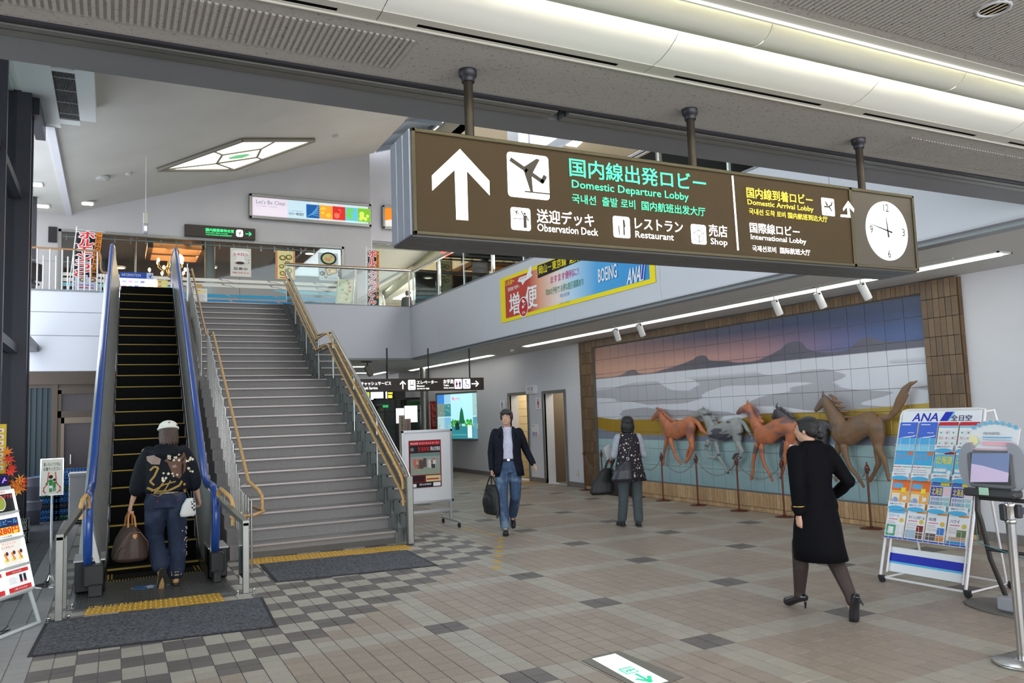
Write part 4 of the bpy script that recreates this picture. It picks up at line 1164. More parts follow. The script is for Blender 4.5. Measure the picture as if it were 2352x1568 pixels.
spl = ['leftmost white spotlight on the ceiling track above the first horse', 'second white spotlight from the left on the ceiling track', 'third white spotlight on the ceiling track over the mottled horse', 'fourth white spotlight on the ceiling track over the brown horse', 'rightmost white spotlight on the ceiling track under the hanging sign']
for k, (x, y, tilt) in enumerate([(1412,750,.55),(1466,738,.35),(1777,681,.25),(1875,663,.15),(1975,640,.02)]):
    P = onz(x, y-4, 3.2)
    if sp0 is None:
        sp0 = thing('spotlight', spl[0], 'light', (0,0,0), group='white spotlights on the track')
        wh = mat('spotlight_white', (.72, .72, .70), .4)
        b = MB(); b.cyl((0,0,0),(0,0,-.07), .008, mat('track_grey'), 6); b.box((-.04,-.02,-.012),(.04,.02,0), mat('track_grey')); b.build('stem', sp0, world=False)
        M = Matrix.Translation((0,0,-.07)) @ Matrix.Rotation(-.45, 4, 'Y')
        b = MB(); pr = [(.045,.05),(.05,.04),(.05,-.16),(.046,-.17)]; b.lathe(pr[::-1], wh, n=14)
        b.v = [tuple(M @ Vector((v[0], v[1], v[2]-.05))) for v in b.v]; b.build('lamp_head', sp0, world=False)
        b = MB(); b.cyl((0,-.062,-.09),(0,.062,-.09), .012, m_black, 8); b.build('pivot', sp0, world=False)
        sp0.location = (P.x, P.y, 3.195); sp0.rotation_euler = (0, 0, .3)
    else: dup(sp0, (P.x, P.y, 3.195), .3-.15*k, spl[k])
t = thing('smoke_detector', 'small round smoke detector in the soffit left of the long strip light', 'detector', tuple(onz(1175, 802, 3.2)))
P = onz(1175, 802, 3.2); b = MB(); b.lathe([(.03,3.14),(.05,3.155),(.06,3.18),(.07,3.199)], m_white, (P.x, P.y, 0), 14); b.build('housing', t)
t = thing('ceiling_camera', 'grey surveillance camera hanging from the soffit behind the stair rail', 'camera', (6.0, 20.3, 2.9))
P = onz(845, 829, 3.2); b = MB(); b.box((P.x-.16, P.y, 3.16), (P.x+.1, P.y+.1, 3.2), m_dark); b.cyl((P.x, P.y+.05, 3.18), (P.x, P.y+.05, 3.02), .02, m_dark, 8); b.build('bracket', t)
b = MB(); M = Matrix.Translation((P.x+.03, P.y+.02, 2.93)) @ Matrix.Rotation(1.1, 4, 'Y'); b.bev((-.16,-.07,-.07), (.14,.07,.07), mat('camera_grey', (.22,.20,.16), .5), .02, M); b.build('housing', t)

# wall signs at the washrooms ---------------------------------------------
def wallprint(x0, y0, x1, y1, X=9.3, th=.02, edge=m_white, name='wall_sign', lab='', cat='sign', off=.0):
    """plate on the plane X facing the hall; corners given as photo pixels"""
    a = onx(x0, y1, X-th); c = onx(x1, y0, X-th)
    ya, yb = max(a.y, c.y), min(a.y, c.y); za, zb = min(a.z, c.z), max(a.z, c.z)
    t = thing(name, lab, cat, (X, (ya+yb)/2, za))
    b = MB(); b.bev((X-th, yb, za), (X, ya, zb), edge, .004); b.build('plate', t)
    F = Flat((X-th, ya, za), (0,-1,0), (0,0,1), eps=.0008); F.w, F.h = ya-yb, zb-za
    return t, F
def man_icon(F, u, v, h, m, woman=False):
    F.disc(u, v+h*.90, h*.09, m, 10)
    if woman: F.poly([(u-h*.10,v+h*.78),(u+h*.10,v+h*.78),(u+h*.19,v+h*.38),(u+h*.08,v+h*.38),(u+h*.07,v),(u-h*.07,v),(u-h*.08,v+h*.38),(u-h*.19,v+h*.38)], m)
    else: F.poly([(u-h*.16,v+h*.78),(u+h*.16,v+h*.78),(u+h*.16,v+h*.42),(u+h*.10,v+h*.42),(u+h*.10,v),(u-h*.10,v),(u-h*.10,v+h*.42),(u-h*.16,v+h*.42)], m)
red, blu, wht = ink(200, 35, 50), ink(40, 70, 165), ink(235, 235, 238)
t, F = wallprint(1208, 884, 1226, 905, th=.10, lab='white washroom sign with red woman and blue man between the two doors')
man_icon(F, F.w*.28, F.h*.28, F.h*.6, red, True); man_icon(F, F.w*.75, F.h*.28, F.h*.6, blu); F.rect(F.w*.49, F.h*.25, F.w*.53, F.h*.9, ink(20,20,20)).text('WASHROOM', F.w*.2, F.h*.10, F.w*.8, F.h*.18, ink(60,60,60)); F.build('print', t)
t, F = wallprint(1148, 919, 1158, 940, lab='white sign with a blue man beside the first doorway')
man_icon(F, F.w*.5, F.h*.12, F.h*.78, blu); F.build('print', t)
t, F = wallprint(1230, 912, 1242, 940, lab='white sign with a red woman beside the second doorway')
man_icon(F, F.w*.5, F.h*.12, F.h*.78, red, True); F.build('print', t)
t, F = wallprint(1222, 974, 1235, 1002, lab='small white notice with blue and pink blocks between the doors', name='wall_notice', cat='notice')
F.rect(F.w*.12, F.h*.05, F.w*.48, F.h*.38, ink(120,170,215)).rect(F.w*.52, F.h*.05, F.w*.9, F.h*.38, ink(225,150,175)).rect(F.w*.15, F.h*.85, F.w*.4, F.h*.9, ink(60,60,60)); F.build('print', t)
t, F = wallprint(1323, 1080, 1327, 1094, th=.03, edge=mat('socket_cream', (.62,.6,.5), .4), lab='small cream wall socket left of the mural frame', name='wall_socket', cat='socket')
F.rect(F.w*.4, F.h*.3, F.w*.6, F.h*.45, ink(40,40,40)); F.build('print', t)
P = onz(1155, 1107); t = thing('tactile_strip', 'short yellow tactile paving before the first washroom door', 'paving', (8.9, 18.2, 0))
for k in range(3):
    b = MB(); b.bev((8.55+k*.25, 17.2, .0005), (8.79+k*.25, 17.5, .006), m_tac, .002); b.build('tactile_tile', t)
# backlit landscape display ---------------------------------------------------
Pa, Pb = onz(1037, 1079), onz(1111, 1089)
XD = 9.12
a = onx(1005, 1003, XD+.1); 
t = thing('light_box', 'large backlit landscape display with a green castle garden photograph on the wall', 'display', (9.1, 22, 1.0))
# frame stands a little turned off the wall: from (xa,ya) far end to (xb,yb) near end
A = ony(1004, 1008, 22.6); Bq = ony(1108, 1008, 20.75)
ax, ay, bx_, by_ = A.x, 22.6, Bq.x, 20.75
zb = min(onx(1108, 1012, bx_).z, ony(1108, 1012, by_).z); zt = ony(1108, 896, by_).z
U = Vector((bx_-ax, by_-ay, 0)); wd = U.length; U.normalize(); Nn = U.cross(Vector((0,0,1)))
M = Matrix((( U.x, -Nn.x, 0, ax),(U.y, -Nn.y, 0, ay),(0,0,1,zb),(0,0,0,1)))
b = MB(); hh = zt-zb
b.bev((0, 0, 0), (wd, .16, hh), m_steel2, .01, M); b.build('cabinet', t)
b = MB(); fr_ = .06
for (x0, z0, x1, z1) in ((0,0,wd,fr_),(0,hh-fr_,wd,hh),(0,fr_,fr_,hh-fr_),(wd-fr_,fr_,wd,hh-fr_)): b.bev((x0, -.025, z0), (x1, .0, z1), m_steel2, .006, M)
b.bev((wd+.0, .03, 0), (wd+.22, .4, hh), mat('cabinet_grey', (.20,.20,.20), .4, metal=.5), .01, M); b.build('frame', t)
F = Flat(M @ Vector((fr_, -.002, fr_)), U, (0,0,1), eps=.002, off=.003); w_, h_ = wd-2*fr_, hh-2*fr_
E_ = .6; e = lambda r, g, b_: ink(r, g, b_, E_)
F.rect(0, 0, w_, h_, e(190,225,235))
for (u, v, uu, vv, c) in [(0,.5,.17,1,(60,130,210)),(0,.5,.17,.8,(120,140,130)),(.17,.5,.33,1,(150,200,225)),(.17,.5,.33,.78,(60,130,140)),(0,0,.17,.48,(170,200,205)),(.17,0,.33,.48,(120,180,215)),(.34,.0,.84,1,(175,230,245)),(.34,.0,.84,.28,(50,130,140)),(.84,.5,1,1,(150,190,190)),(.84,0,1,.48,(90,150,170))]: F.rect(u*w_, v*h_, uu*w_, vv*h_, e(*c)); F.k -= .0012
F.k += .002
rr = random.Random(5)
for k in range(34):
    u = rr.uniform(.35,.83); F.disc(u*w_, (.28+rr.uniform(0,.13))*h_, .045, e(40+rr.randint(0,50), 120+rr.randint(0,60), 60), 8); F.k -= .0019
F.k += .002
F.poly([(.52*w_,.33*h_),(.66*w_,.33*h_),(.62*w_,.62*h_),(.585*w_,.70*h_),(.55*w_,.58*h_)], e(35,100,70)).poly([(.43*w_,.2*h_),(.53*w_,.2*h_),(.53*w_,.32*h_),(.48*w_,.4*h_),(.43*w_,.32*h_)], e(30,50,55)).rect(.72*w_,.02*h_,.82*w_,.3*h_, e(215,235,235)).rect(.36*w_,.08*h_,.7*w_,.1*h_, e(90,170,170))
for k in range(40): F.disc(rr.choice((rr.uniform(.02,.15), rr.uniform(.18,.32), rr.uniform(.86,.99)))*w_, rr.uniform(.52,.75)*h_*rr.choice((1,.45)), .022, e(150+rr.randint(-60,60),170,150), 6); F.k -= .0019
F.k += .002; F.disc(.40*w_, .9*h_, .05, e(240,150,160), 10).text('おかやま', .40*w_, .86*h_, .56*w_, .92*h_, e(215,70,110), .02)
F.build('backlit_print', t)
# ================================================================== HANGING SIGN WITH CLOCK
YS = 3.16                     # front face
sg = thing('hanging_sign', 'big dark brown illuminated direction sign with a clock hanging from the ceiling', 'sign', (2.8, 3.28, 2.4))
SX0, SX1, SZ0, SZ1 = ony(947,420,YS).x, ony(2104,540,YS).x, (ony(957,547,YS).z + ony(2110,617,YS).z)/2, (ony(947,293,YS).z+ony(2098,450,YS).z)/2
m_sf = mat('sign_face_brown', (.036, .023, .010), .6, spec=.2, emit=.04, ecol=(.5,.33,.12))
m_sb = mat('sign_bronze_frame', (.10, .085, .05), .35, metal=.6)
m_ss = mat('sign_side_aluminium', (.42, .46, .56), .35, metal=.5)
b = MB(); D = .27
b.box((SX0, YS+.01, SZ0), (SX1, YS+D, SZ1), m_sb); b.build('cabinet', sg)
b = MB()
for k in range(3): b.bev((SX0-.008, YS+.012+k*.088, SZ0), (SX0+.004, YS+.092+k*.088, SZ1), m_ss, .003)
b.build('end_panel', sg)
b = MB()
for k in range(3): b.bev((SX0, YS+.012+k*.088, SZ0-.008), (SX1, YS+.092+k*.088, SZ0+.004), mat('sign_bottom_grey', (.10,.10,.10), .4, metal=.5), .003)
b.build('bottom_panel', sg)
b = MB(); f_ = .018
xc = (ony(1958,520,YS).x)
for (x0, z0, x1, z1) in ((SX0,SZ0,SX1,SZ0+f_),(SX0,SZ1-f_,SX1,SZ1),(SX0,SZ0,SX0+f_,SZ1),(SX1-f_,SZ0,SX1,SZ1),(xc-.012,SZ0,xc+.012,SZ1)): b.bev((x0, YS-.006, z0), (x1, YS+.012, z1), m_sb, .003)
b.build('frame', sg)
b = MB(); b.box((SX0+f_, YS+.004, SZ0+f_), (xc-.01, YS+.01, SZ1-f_), m_sf); b.build('face', sg)
b = MB(); b.box((xc+.01, YS+.004, SZ0+f_), (SX1-f_, YS+.01, SZ1-f_), mat('clock_panel_brown', (.07,.055,.04), .4)); b.build('clock_panel', sg)
for (x, y) in ((1076,160),(1592,247),(1970,320)):
    P = onz(x, y, 3.3); yy = YS+.12
    b = MB(); b.cyl((P.x, yy, SZ1), (P.x, yy, 3.27), .022, mat('sign_pole_bronze', (.035,.026,.015), .5, metal=.3), 14); po = b.build('pole', sg)
    b = MB(); b.lathe([(.03,3.24),(.032,3.265),(.042,3.27),(.042,3.299)], m_dark, (P.x, yy, 0), 18); b.build('ceiling_flange', po)
F = Flat((0, YS+.003, 0), (1,0,0), (0,0,1), eps=.0005, off=.0006)
def X_(x, y=470): return ony(x, y, YS).x
def Z_(x, y): return ony(x, y, YS).z
SW = mat('sign_white_lit', (1,1,1), .4, emit=1.25); SG = mat('sign_green_lit', (.05,.85,.32), .4, emit=1.0); SY = mat('sign_yellow_lit', (.95,.75,.05), .4, emit=.95); DK = mat('sign_dark_print', (.04,.03,.015), .5)
def px(*pts): return [(X_(x, y), Z_(x, y)) for x, y in pts]
def T(s, x0, ytop, x1, ybot, m, bold=.0):
    """text box from its top-left and bottom-left pixels and right pixel column"""
    F.text(s, X_(x0, ybot), Z_(x0, ybot), X_(x1, ybot+ (x1-x0)*.11), Z_(x0, ytop), m, bold)
z21 = lambda x, y: (900+x/3.92, 270+y/3.92)
F.poly(px(*[z21(*p) for p in ((615,280),(880,567),(884,700),(678,480),(690,925),(582,917),(567,470),(366,657),(362,520))]), SW)
F.k -= .0002
def RR(x0, y0, x1, y1, m=None, r=.012):
    """rounded square: left-top px, right-bottom px"""
    a = (X_(x0, y0), Z_(x0, y0)); c = X_(x1, y1); d = Z_(x0, y1)
    F.rrect(a[0], min(d, a[1]), c, max(d, a[1]), r, m or SW); return a[0], min(d, a[1]), c, max(d, a[1])
def plane(u, v, s, up=True, m=DK):
    k = 1 if up else -1
    P = lambda pts: [(u+a*s, v+b_*s) for a, b_ in pts]
    if up:
        F.line(P([(-.42,.28),(-.05,.08),(.35,-.14),(.42,-.02)]), s*.10, m)
        F.poly(P([(-.10,.16),(.22,.38),(.30,.36),(.10,.02)]), m); F.poly(P([(-.12,.06),(.08,-.04),(.10,-.42),(.04,-.42)]), m)
    else:
        F.line(P([(.40,.30),(.30,.10),(.0,-.05),(-.36,-.05)]), s*.10, m)
        F.poly(P([(.02,.08),(-.22,.34),(-.28,.30),(-.12,-.04)]), m); F.poly(P([(-.02,-.02),(.16,-.02),(.36,-.32),(.28,-.34)]), m)
q = RR(1164, 347, 1263, 450, r=.018); u, v = (q[0]+q[2])/2, (q[1]+q[3])/2; w_ = q[2]-q[0]
plane(u, v+.01, w_*.95); F.line([(u-w_*.1, q[1]+w_*.14), (q[2], q[1]+w_*.14)], w_*.03, DK)
T('国内線出発ロビー', 1309, 362, 1622, 404, SG, .02)
T('Domestic Departure Lobby', 1314, 413, 1582, 436, SG, .012)
T('국내선  출발 로비  国内航班出发大厅', 1314, 444, 1620, 466, SG, .012)
q = RR(1172, 475, 1219, 527); u, v, w_ = (q[0]+q[2])/2, (q[1]+q[3])/2, q[2]-q[0]
plane(u-w_*.22, v+w_*.28, w_*.32); F.line([(q[0]+w_*.08, v), (q[2]-w_*.08, v)], w_*.03, DK); F.disc(u+w_*.2, v+w_*.25, w_*.06, DK, 10)
F.poly([(u+w_*.12,v+w_*.18),(u+w_*.28,v+w_*.18),(u+w_*.28,v-w_*.40),(u+w_*.12,v-w_*.40)], DK).line([(u+w_*.14,v+w_*.15),(u+w_*.02,v+w_*.36)], w_*.05, DK).line([(u+w_*.28,v+w_*.14),(u+w_*.36,v-w_*.05)], w_*.05, DK)
for k in range(5): F.line([(q[0]+w_*(.1+.1*k), v), (q[0]+w_*(.1+.1*k), v-w_*.4)], w_*.012, DK); F.k -= .0005
F.k += .0005
T('送迎デッキ', 1232, 480, 1363, 511, SW, .02); T('Observation Deck', 1233, 514, 1372, 531, SW, .012)
q = RR(1405, 496, 1446, 545); u, v, w_ = (q[0]+q[2])/2, (q[1]+q[3])/2, q[2]-q[0]
F.line([(u-w_*.16,v+w_*.05),(u-w_*.16,v-w_*.38)], w_*.06, DK)
for k in (-1,0,1): F.line([(u-w_*.16+k*w_*.06, v+w_*.38), (u-w_*.16+k*w_*.06, v+w_*.08)], w_*.02, DK); F.k -= .0005
F.k += .0005; F.poly([(u+w_*.08,v+w_*.40),(u+w_*.18,v+w_*.36),(u+w_*.22,v+w_*.05),(u+w_*.17,v-w_*.02),(u+w_*.17,v-w_*.40),(u+w_*.08,v-w_*.40)], DK)
T('レストラン', 1456, 501, 1566, 526, SW, .02); T('Restaurant', 1457, 531, 1545, 546, SW, .012)
q = RR(1583, 515, 1620, 560); u, v, w_ = (q[0]+q[2])/2, (q[1]+q[3])/2, q[2]-q[0]
bx = [(u-w_*.32,v+w_*.08),(u,v+w_*.22),(u+w_*.32,v+w_*.08),(u+w_*.28,v-w_*.28),(u,v-w_*.42),(u-w_*.28,v-w_*.28)]
F.line(bx+[bx[0]], w_*.03, DK).line([bx[0],(u,v-w_*.08),bx[2]], w_*.03, DK).line([(u,v-w_*.08),bx[4]], w_*.05, DK)
F.line([(u,v+w_*.15),(u-w_*.2,v+w_*.3),(u-w_*.1,v+w_*.42),(u,v+w_*.2),(u+w_*.1,v+w_*.42),(u+w_*.2,v+w_*.3),(u,v+w_*.15)], w_*.025, DK)
T('売店', 1625, 516, 1667, 543, SW, .02); T('Shop', 1629, 548, 1667, 566, SW, .012)
F.poly(px((1676,405),(1680,405),(1693,576),(1689,576)), SW)
T('国内線到着ロビー', 1711, 431, 1862, 455, SY, .02); T('Domestic Arrival Lobby', 1713, 459, 1864, 474, SY, .012); T('국내선 도착 로비 国内航班到达大厅', 1716, 479, 1896, 493, SY, .012)
T('国際線ロビー', 1718, 512, 1832, 535, SW, .02); T('International Lobby', 1720, 539, 1847, 554, SW, .012); T('국제선로비  国际航班大厅', 1723, 564, 1856, 578, SW, .012)
q = RR(1880, 455, 1912, 495, r=.008); u, v, w_ = (q[0]+q[2])/2, (q[1]+q[3])/2, q[2]-q[0]
plane(u, v+w_*.04, w_*.85, False); F.line([(q[0]+w_*.1, q[1]+w_*.1), (u+w_*.1, q[1]+w_*.1)], w_*.03, DK)
z22 = lambda x, y: (1400+x/3.136, 270+y/3.136)
F.poly(px(*[z22(*p) for p in ((1698,605),(1742,665),(1738,688),(1706,652),(1716,727),(1642,720),(1644,703),(1695,706),(1688,650),(1664,680),(1660,660))]), SW)
F.build('lettering', sg)
# clock
ck = thing('wall_clock', 'round white station clock in the right end of the hanging sign', 'clock', tuple(ony(2036, 530, YS)))
cx = (X_(1989, 530)+X_(2084, 530))/2; cz = (Z_(2032, 463)+Z_(2040, 598))/2; R_c = (Z_(2032, 463)-Z_(2040, 598))/2
b = MB(); b.cyl((cx, YS+.004, cz), (cx, YS-.004, cz), R_c, mat('clock_dial_lit', (.8,.85,.8), .4, emit=.6), 48); b.build('dial', ck)
G = Flat((cx, YS-.004, cz), (1,0,0), (0,0,1), eps=.0004); ck_m = ink(30,28,26)
for s_, a in (('12', 90), ('3', 0), ('6', -90), ('9', 180)):
    u, v = R_c*.78*math.cos(math.radians(a)), R_c*.78*math.sin(math.radians(a)); h = R_c*.13; w_ = h*(1.0 if s_ == '12' else .55)
    G.text(s_, u-w_, v-h, u+w_, v+h, ck_m); G.k -= .0004
for k in range(12):
    if k % 3:
        a = math.radians(k*30); G.line([(R_c*.92*math.cos(a), R_c*.92*math.sin(a)), (R_c*.98*math.cos(a), R_c*.98*math.sin(a))], .0018, ck_m); G.k -= .0004
G.build('numerals', ck)
for nm, ang, L_, w_ in (('hour_hand', 90+5, .55, .007), ('minute_hand', 90+78, .86, .005)):
    a = math.radians(ang); d = (math.cos(a), math.sin(a)); G = Flat((cx, YS-.0055, cz), (1,0,0), (0,0,1)); n = (-d[1], d[0])
    G.poly([(-d[0]*R_c*.22+n[0]*w_, -d[1]*R_c*.22+n[1]*w_), (-d[0]*R_c*.22-n[0]*w_, -d[1]*R_c*.22-n[1]*w_), (d[0]*R_c*L_-n[0]*.001, d[1]*R_c*L_-n[1]*.001), (d[0]*R_c*L_+n[0]*.001, d[1]*R_c*L_+n[1]*.001)], ck_m); G.build(nm, ck)

# ================================================================== OTHER SIGNS
def board(name, lab, cat, O, U, w, h, d, mf, me, N=None):
    """cabinet w x h x d with its front lower-left corner at O, U along the front"""
    U = Vector(U).normalized(); Nn = U.cross(Vector((0,0,1)))
    M = Matrix(((U.x, -Nn.x, 0, O[0]), (U.y, -Nn.y, 0, O[1]), (U.z, 0, 1, O[2]), (0,0,0,1)))
    t = thing(name, lab, cat, tuple(M @ Vector((w/2, d/2, 0))))
    b = MB(); b.bev((0, .004, 0), (w, d, h), me, min(.006, h/8), M); b.build('cabinet', t)
    b = MB(); b.box((.006, 0, .006), (w-.006, .006, h-.006), mf, M); b.build('face', t)
    F = Flat(M @ Vector((0, -.0005, 0)), U, (0,0,1), eps=.0015); F.w, F.h = w, h
    return t, F, M
sW = mat('small_sign_white_lit', (1,1,1), .4, emit=1.0); sG = mat('small_sign_green_lit', (.03,.8,.22), .4, emit=.9); mk = mat('small_sign_black', (.03,.018,.012), .4)
def arrow(F, u, v, s, m, a=0.):
    c, d = math.cos(a), math.sin(a); R2 = lambda p: (u+p[0]*c-p[1]*d, v+p[0]*d+p[1]*c)
    F.line([R2((-s,0)), R2((s*.8,0))], s*.28, m); F.line([R2((s*.2,s*.7)), R2((s*.9,0)), R2((s*.2,-s*.7))], s*.28, m)
# wall sign above the restaurant
A = ony(424,538,YB-.1); Bq = ony(586,543,YB-.1); w_ = Bq.x-A.x; h_ = ony(424,513,YB-.1).z-A.z
t, F, M = board('direction_sign', 'dark wall sign with green gate lounge lettering above the restaurant window', 'sign', (A.x, YB-.14, A.z-.04), (1,0,0), w_, h_+.02, .14, mk, mk)
F.text('国内線搭乗待合室', w_*.29, h_*.52, w_*.69, h_*.82, sG, .03).text('Domestic Gate Lounge', w_*.29, h_*.33, w_*.60, h_*.46, sG, .02).text('국내선 탑승대합실 国内航班候机厅', w_*.29, h_*.16, w_*.66, h_*.28, sG, .01)
F.rrect(w_*.72, h_*.2, w_*.82, h_*.86, .05, sW)
u, v, s_ = w_*.77, h_*.53, h_*.55
F.line([(u-s_*.4,v+s_*.1),(u+s_*.1,v),(u+s_*.38,v-s_*.05)], s_*.1, mk).line([(u+s_*.25,v+s_*.35),(u,v),(u+s_*.02,v-s_*.38)], s_*.12, mk); arrow(F, w_*.90, h_*.52, h_*.26, sG)
F.build('print', t)
# hanging sign on the upper corridor
A = ony(858,573,24.9); w_, h_ = 2.11, .355
t, F, M = board('direction_sign', 'hanging dark sign with an up arrow over the upper corridor', 'sign', (A.x, 24.9, A.z), (1,0,0), w_, h_, .10, mk, mk)
arrow(F, w_*.10, h_*.5, .10, sW, PI/2)
for j, (s1, s2) in enumerate((('送迎デッキ（3階）', 'Observation Deck (3rd fl.)'), ('ラウンジ マスカット（3階） 有料待合室（2階）', 'Lounge "MUSCAT" (3rd fl.)  Charged Waiting Room (2nd fl.)'))):
    v = h_*(.54 if j == 0 else .08); F.rrect(w_*.21, v, w_*.275, v+h_*.38, .015, sW); L_ = .55 if j == 0 else .86
    F.text(s1, w_*.30, v+h_*.17, w_*(L_-.05), v+h_*.36, sW, .03).text(s2, w_*.30, v+h_*.02, w_*L_, v+h_*.11, sW, .015)
F.rrect(w_*.91, h_*.12, w_*.97, h_*.42, .015, sW)
F.build('print', t)
b = MB(); b.cyl(M @ Vector((.33, .05, h_)), M @ Vector((.33, .05, 7.15-A.z)), .02, m_dark, 8); b.cyl(M @ Vector((1.7, .05, h_)), M @ Vector((1.7, .05, 7.15-A.z)), .02, m_dark, 8); b.build('pole', t)
# lower hanging sign (cash service, elevator, toilet)
YL = 16.6
A = ony(800,905,YL); Bq = ony(1112,892,YL); zb = ony(1000,897,YL).z; w_ = Bq.x-A.x+.0; h_ = ony(1000,868,YL).z-zb; A.z = zb
k_ = lambda x: (ony(x, 885, YL).x-A.x)
t, F, M = board('direction_sign', 'long hanging dark sign for cash service, elevator and toilet under the balcony', 'sign', (A.x, YL, zb), (1,0,0), w_, h_, .12, mk, mk)
F.rrect(k_(808), h_*.1, k_(822), h_*.85, .02, sW).text('ATM', k_(810), h_*.35, k_(820), h_*.6, mk)
F.text('キャッシュサービス', k_(829), h_*.50, k_(898), h_*.78, sW, .03).text('Cash Service', k_(832), h_*.2, k_(867), h_*.4, sW, .02)
arrow(F, k_(925), h_*.5, h_*.30, sW, PI/2)
F.rrect(k_(937), h_*.1, k_(954), h_*.88, .02, sW).rect(k_(941), h_*.18, k_(950), h_*.5, mk).rect(k_(942), h_*.22, k_(949), h_*.42, sW)
F.line([(k_(942),h_*.58),(k_(942),h_*.78)], .012, mk).line([(k_(949),h_*.58),(k_(949),h_*.78)], .012, mk)
F.text('エレベーター', k_(957), h_*.55, k_(1004), h_*.82, sW, .03).text('Elevator', k_(957), h_*.33, k_(975), h_*.46, sW, .02).text('엘리베이터 电梯', k_(957), h_*.12, k_(985), h_*.24, sW, .01)
F.text('お手洗', k_(1018), h_*.55, k_(1041), h_*.88, sW, .03).text('Toilet', k_(1018), h_*.35, k_(1030), h_*.48, sW, .02).text('화장실 洗手间', k_(1018), h_*.14, k_(1041), h_*.26, sW, .01)
F.rrect(k_(1043), h_*.12, k_(1060), h_*.9, .02, sW); man_icon(F, k_(1048), h_*.22, h_*.55, red, True); man_icon(F, k_(1055), h_*.22, h_*.55, blu)
F.rrect(k_(1062), h_*.12, k_(1079), h_*.9, .02, sW).disc(k_(1069), h_*.75, .018, blu, 10).line([(k_(1069),h_*.7),(k_(1070),h_*.45),(k_(1074),h_*.45),(k_(1076),h_*.25)], .016, blu).line([(k_(1067),h_*.55),(k_(1066),h_*.35),(k_(1069),h_*.24),(k_(1073),h_*.28)], .012, blu)
arrow(F, k_(1090), h_*.5, h_*.30, sW); F.build('print', t)
for x in (892, 987, 1082):
    b = MB(); b.cyl(M @ Vector((k_(x), .06, h_)), (M @ Vector((k_(x), .06, 0))).xy.to_3d() + Vector((0,0,3.2)), .018, m_dark, 8); b.build('pole', t)

# banner on the fascia ---------------------------------------------------------
XB = 7.035
ya, yb = onx(1150,690,XB).y, onx(1504,620,XB).y; z0 = .5*(onx(1152,742,XB).z+onx(1505,648,XB).z); z1 = onx(1149,641,XB).z
t = thing('banner', 'long red, white and blue airline banner with a yellow border on the white fascia', 'banner', (XB, (ya+yb)/2, z0))
b = MB(); b.box((XB, yb, z0), (XB+.006, ya, z1), ink(250,225,30)); b.build('sheet', t)
F = Flat((XB, ya, z0), (0,-1,0), (0,0,1), eps=.0008); w_, h_ = ya-yb, z1-z0
def gradmat():
    m = bpy.data.materials.new('banner_gradient'); m.use_nodes = True; nt = m.node_tree; bs = nt.nodes['Principled BSDF']; bs.inputs['Roughness'].default_value = .5
    g = nt.nodes.new('ShaderNodeNewGeometry'); s = nt.nodes.new('ShaderNodeSeparateXYZ'); r = nt.nodes.new('ShaderNodeMapRange'); r.inputs[1].default_value, r.inputs[2].default_value = ya, yb
    c = nt.nodes.new('ShaderNodeValToRGB'); e = c.color_ramp.elements
    pts = [(0,(196,44,38)),(.24,(200,60,45)),(.33,(236,170,140)),(.45,(246,225,215)),(.55,(190,222,245)),(.70,(70,165,225)),(1,(28,140,212))]
    while len(e) < len(pts): e.new(.5)
    for i, (p, q_) in enumerate(pts): e[i].position = p; e[i].color = (*srgb(*q_), 1)
    nt.links.new(g.outputs['Position'], s.inputs[0]); nt.links.new(s.outputs['Y'], r.inputs[0]); nt.links.new(r.outputs[0], c.inputs[0]); nt.links.new(c.outputs[0], bs.inputs['Base Color'])
    return m
bu = lambda x: ya - onx(x, 660, XB).y
F.rect(bu(1160), .07, w_-.13, h_-.07, gradmat())
BW, BR, BY, BK, BB = ink(245,245,245), ink(205,40,45), ink(250,225,30), ink(20,18,16), ink(60,70,190)
F.text('2011.10.30～', bu(1154), h_*.80, bu(1182), h_*.90, BY, .03).text('羽田経由で世界へ', bu(1166), h_*.655, bu(1193), h_*.74, BW, .02)
F.text('増', bu(1169), h_*.12, bu(1192), h_*.58, BW, .05).text('便', bu(1207), h_*.15, bu(1233), h_*.62, BW, .05)
F.disc(bu(1201), h_*.22, .20, BW, 24, .20).disc(bu(1201), h_*.22, .18, BR, 24, .18).line([(bu(1199.5),h_*.36),(bu(1205),h_*.30),(bu(1203),h_*.24),(bu(1199),h_*.22)], .05, BW).text('JAL', bu(1198), h_*.06, bu(1206), h_*.13, BW, .02)
def jet(u, v, L_, m, m2):
    F.poly([(u,v),(u+L_*.12,v+L_*.10),(u+L_*.6,v+L_*.10),(u+L_*.8,v+L_*.30),(u+L_*.95,v+L_*.32),(u+L_*.9,v+L_*.08),(u+L_,v+L_*.05),(u+L_*.9,v-L_*.0),(u+L_*.5,v-L_*.06),(u+L_*.32,v-L_*.16),(u+L_*.25,v-L_*.05)], m).line([(u+L_*.15,v+L_*.04),(u+L_*.6,v+L_*.05)], L_*.015, m2)
jet(bu(1190), h_*.80, bu(1226)-bu(1190), BW, BR)
F.poly([(bu(1237), h_*.72),(bu(1349), h_*.78),(bu(1349), h_*.98),(bu(1237), h_*.98)], BK).text('岡山－東京線  魅力の', bu(1240), h_*.78, bu(1346), h_*.96, BY, .03)
F.text('ますます便利に！', bu(1266), h_*.52, bu(1331), h_*.67, ink(215,75,150), .01).text('早めの予約で お得な割引運賃あり', bu(1254), h_*.30, bu(1341), h_*.44, ink(60,140,100), .005)
F.text('岡山空港', bu(1287), h_*.19, bu(1308), h_*.26, ink(110,150,210)).text('岡山空港ターミナル株式会社', bu(1286), h_*.06, bu(1308), h_*.09, ink(80,90,120))
jet(bu(1352), h_*.80, (bu(1392)-bu(1352)), ink(225,235,245), BB)
F.text('BOEING', bu(1377), h_*.26, bu(1420), h_*.50, BW, .03).text('787', bu(1423), h_*.50, bu(1480), h_*1.02, BW, .02)
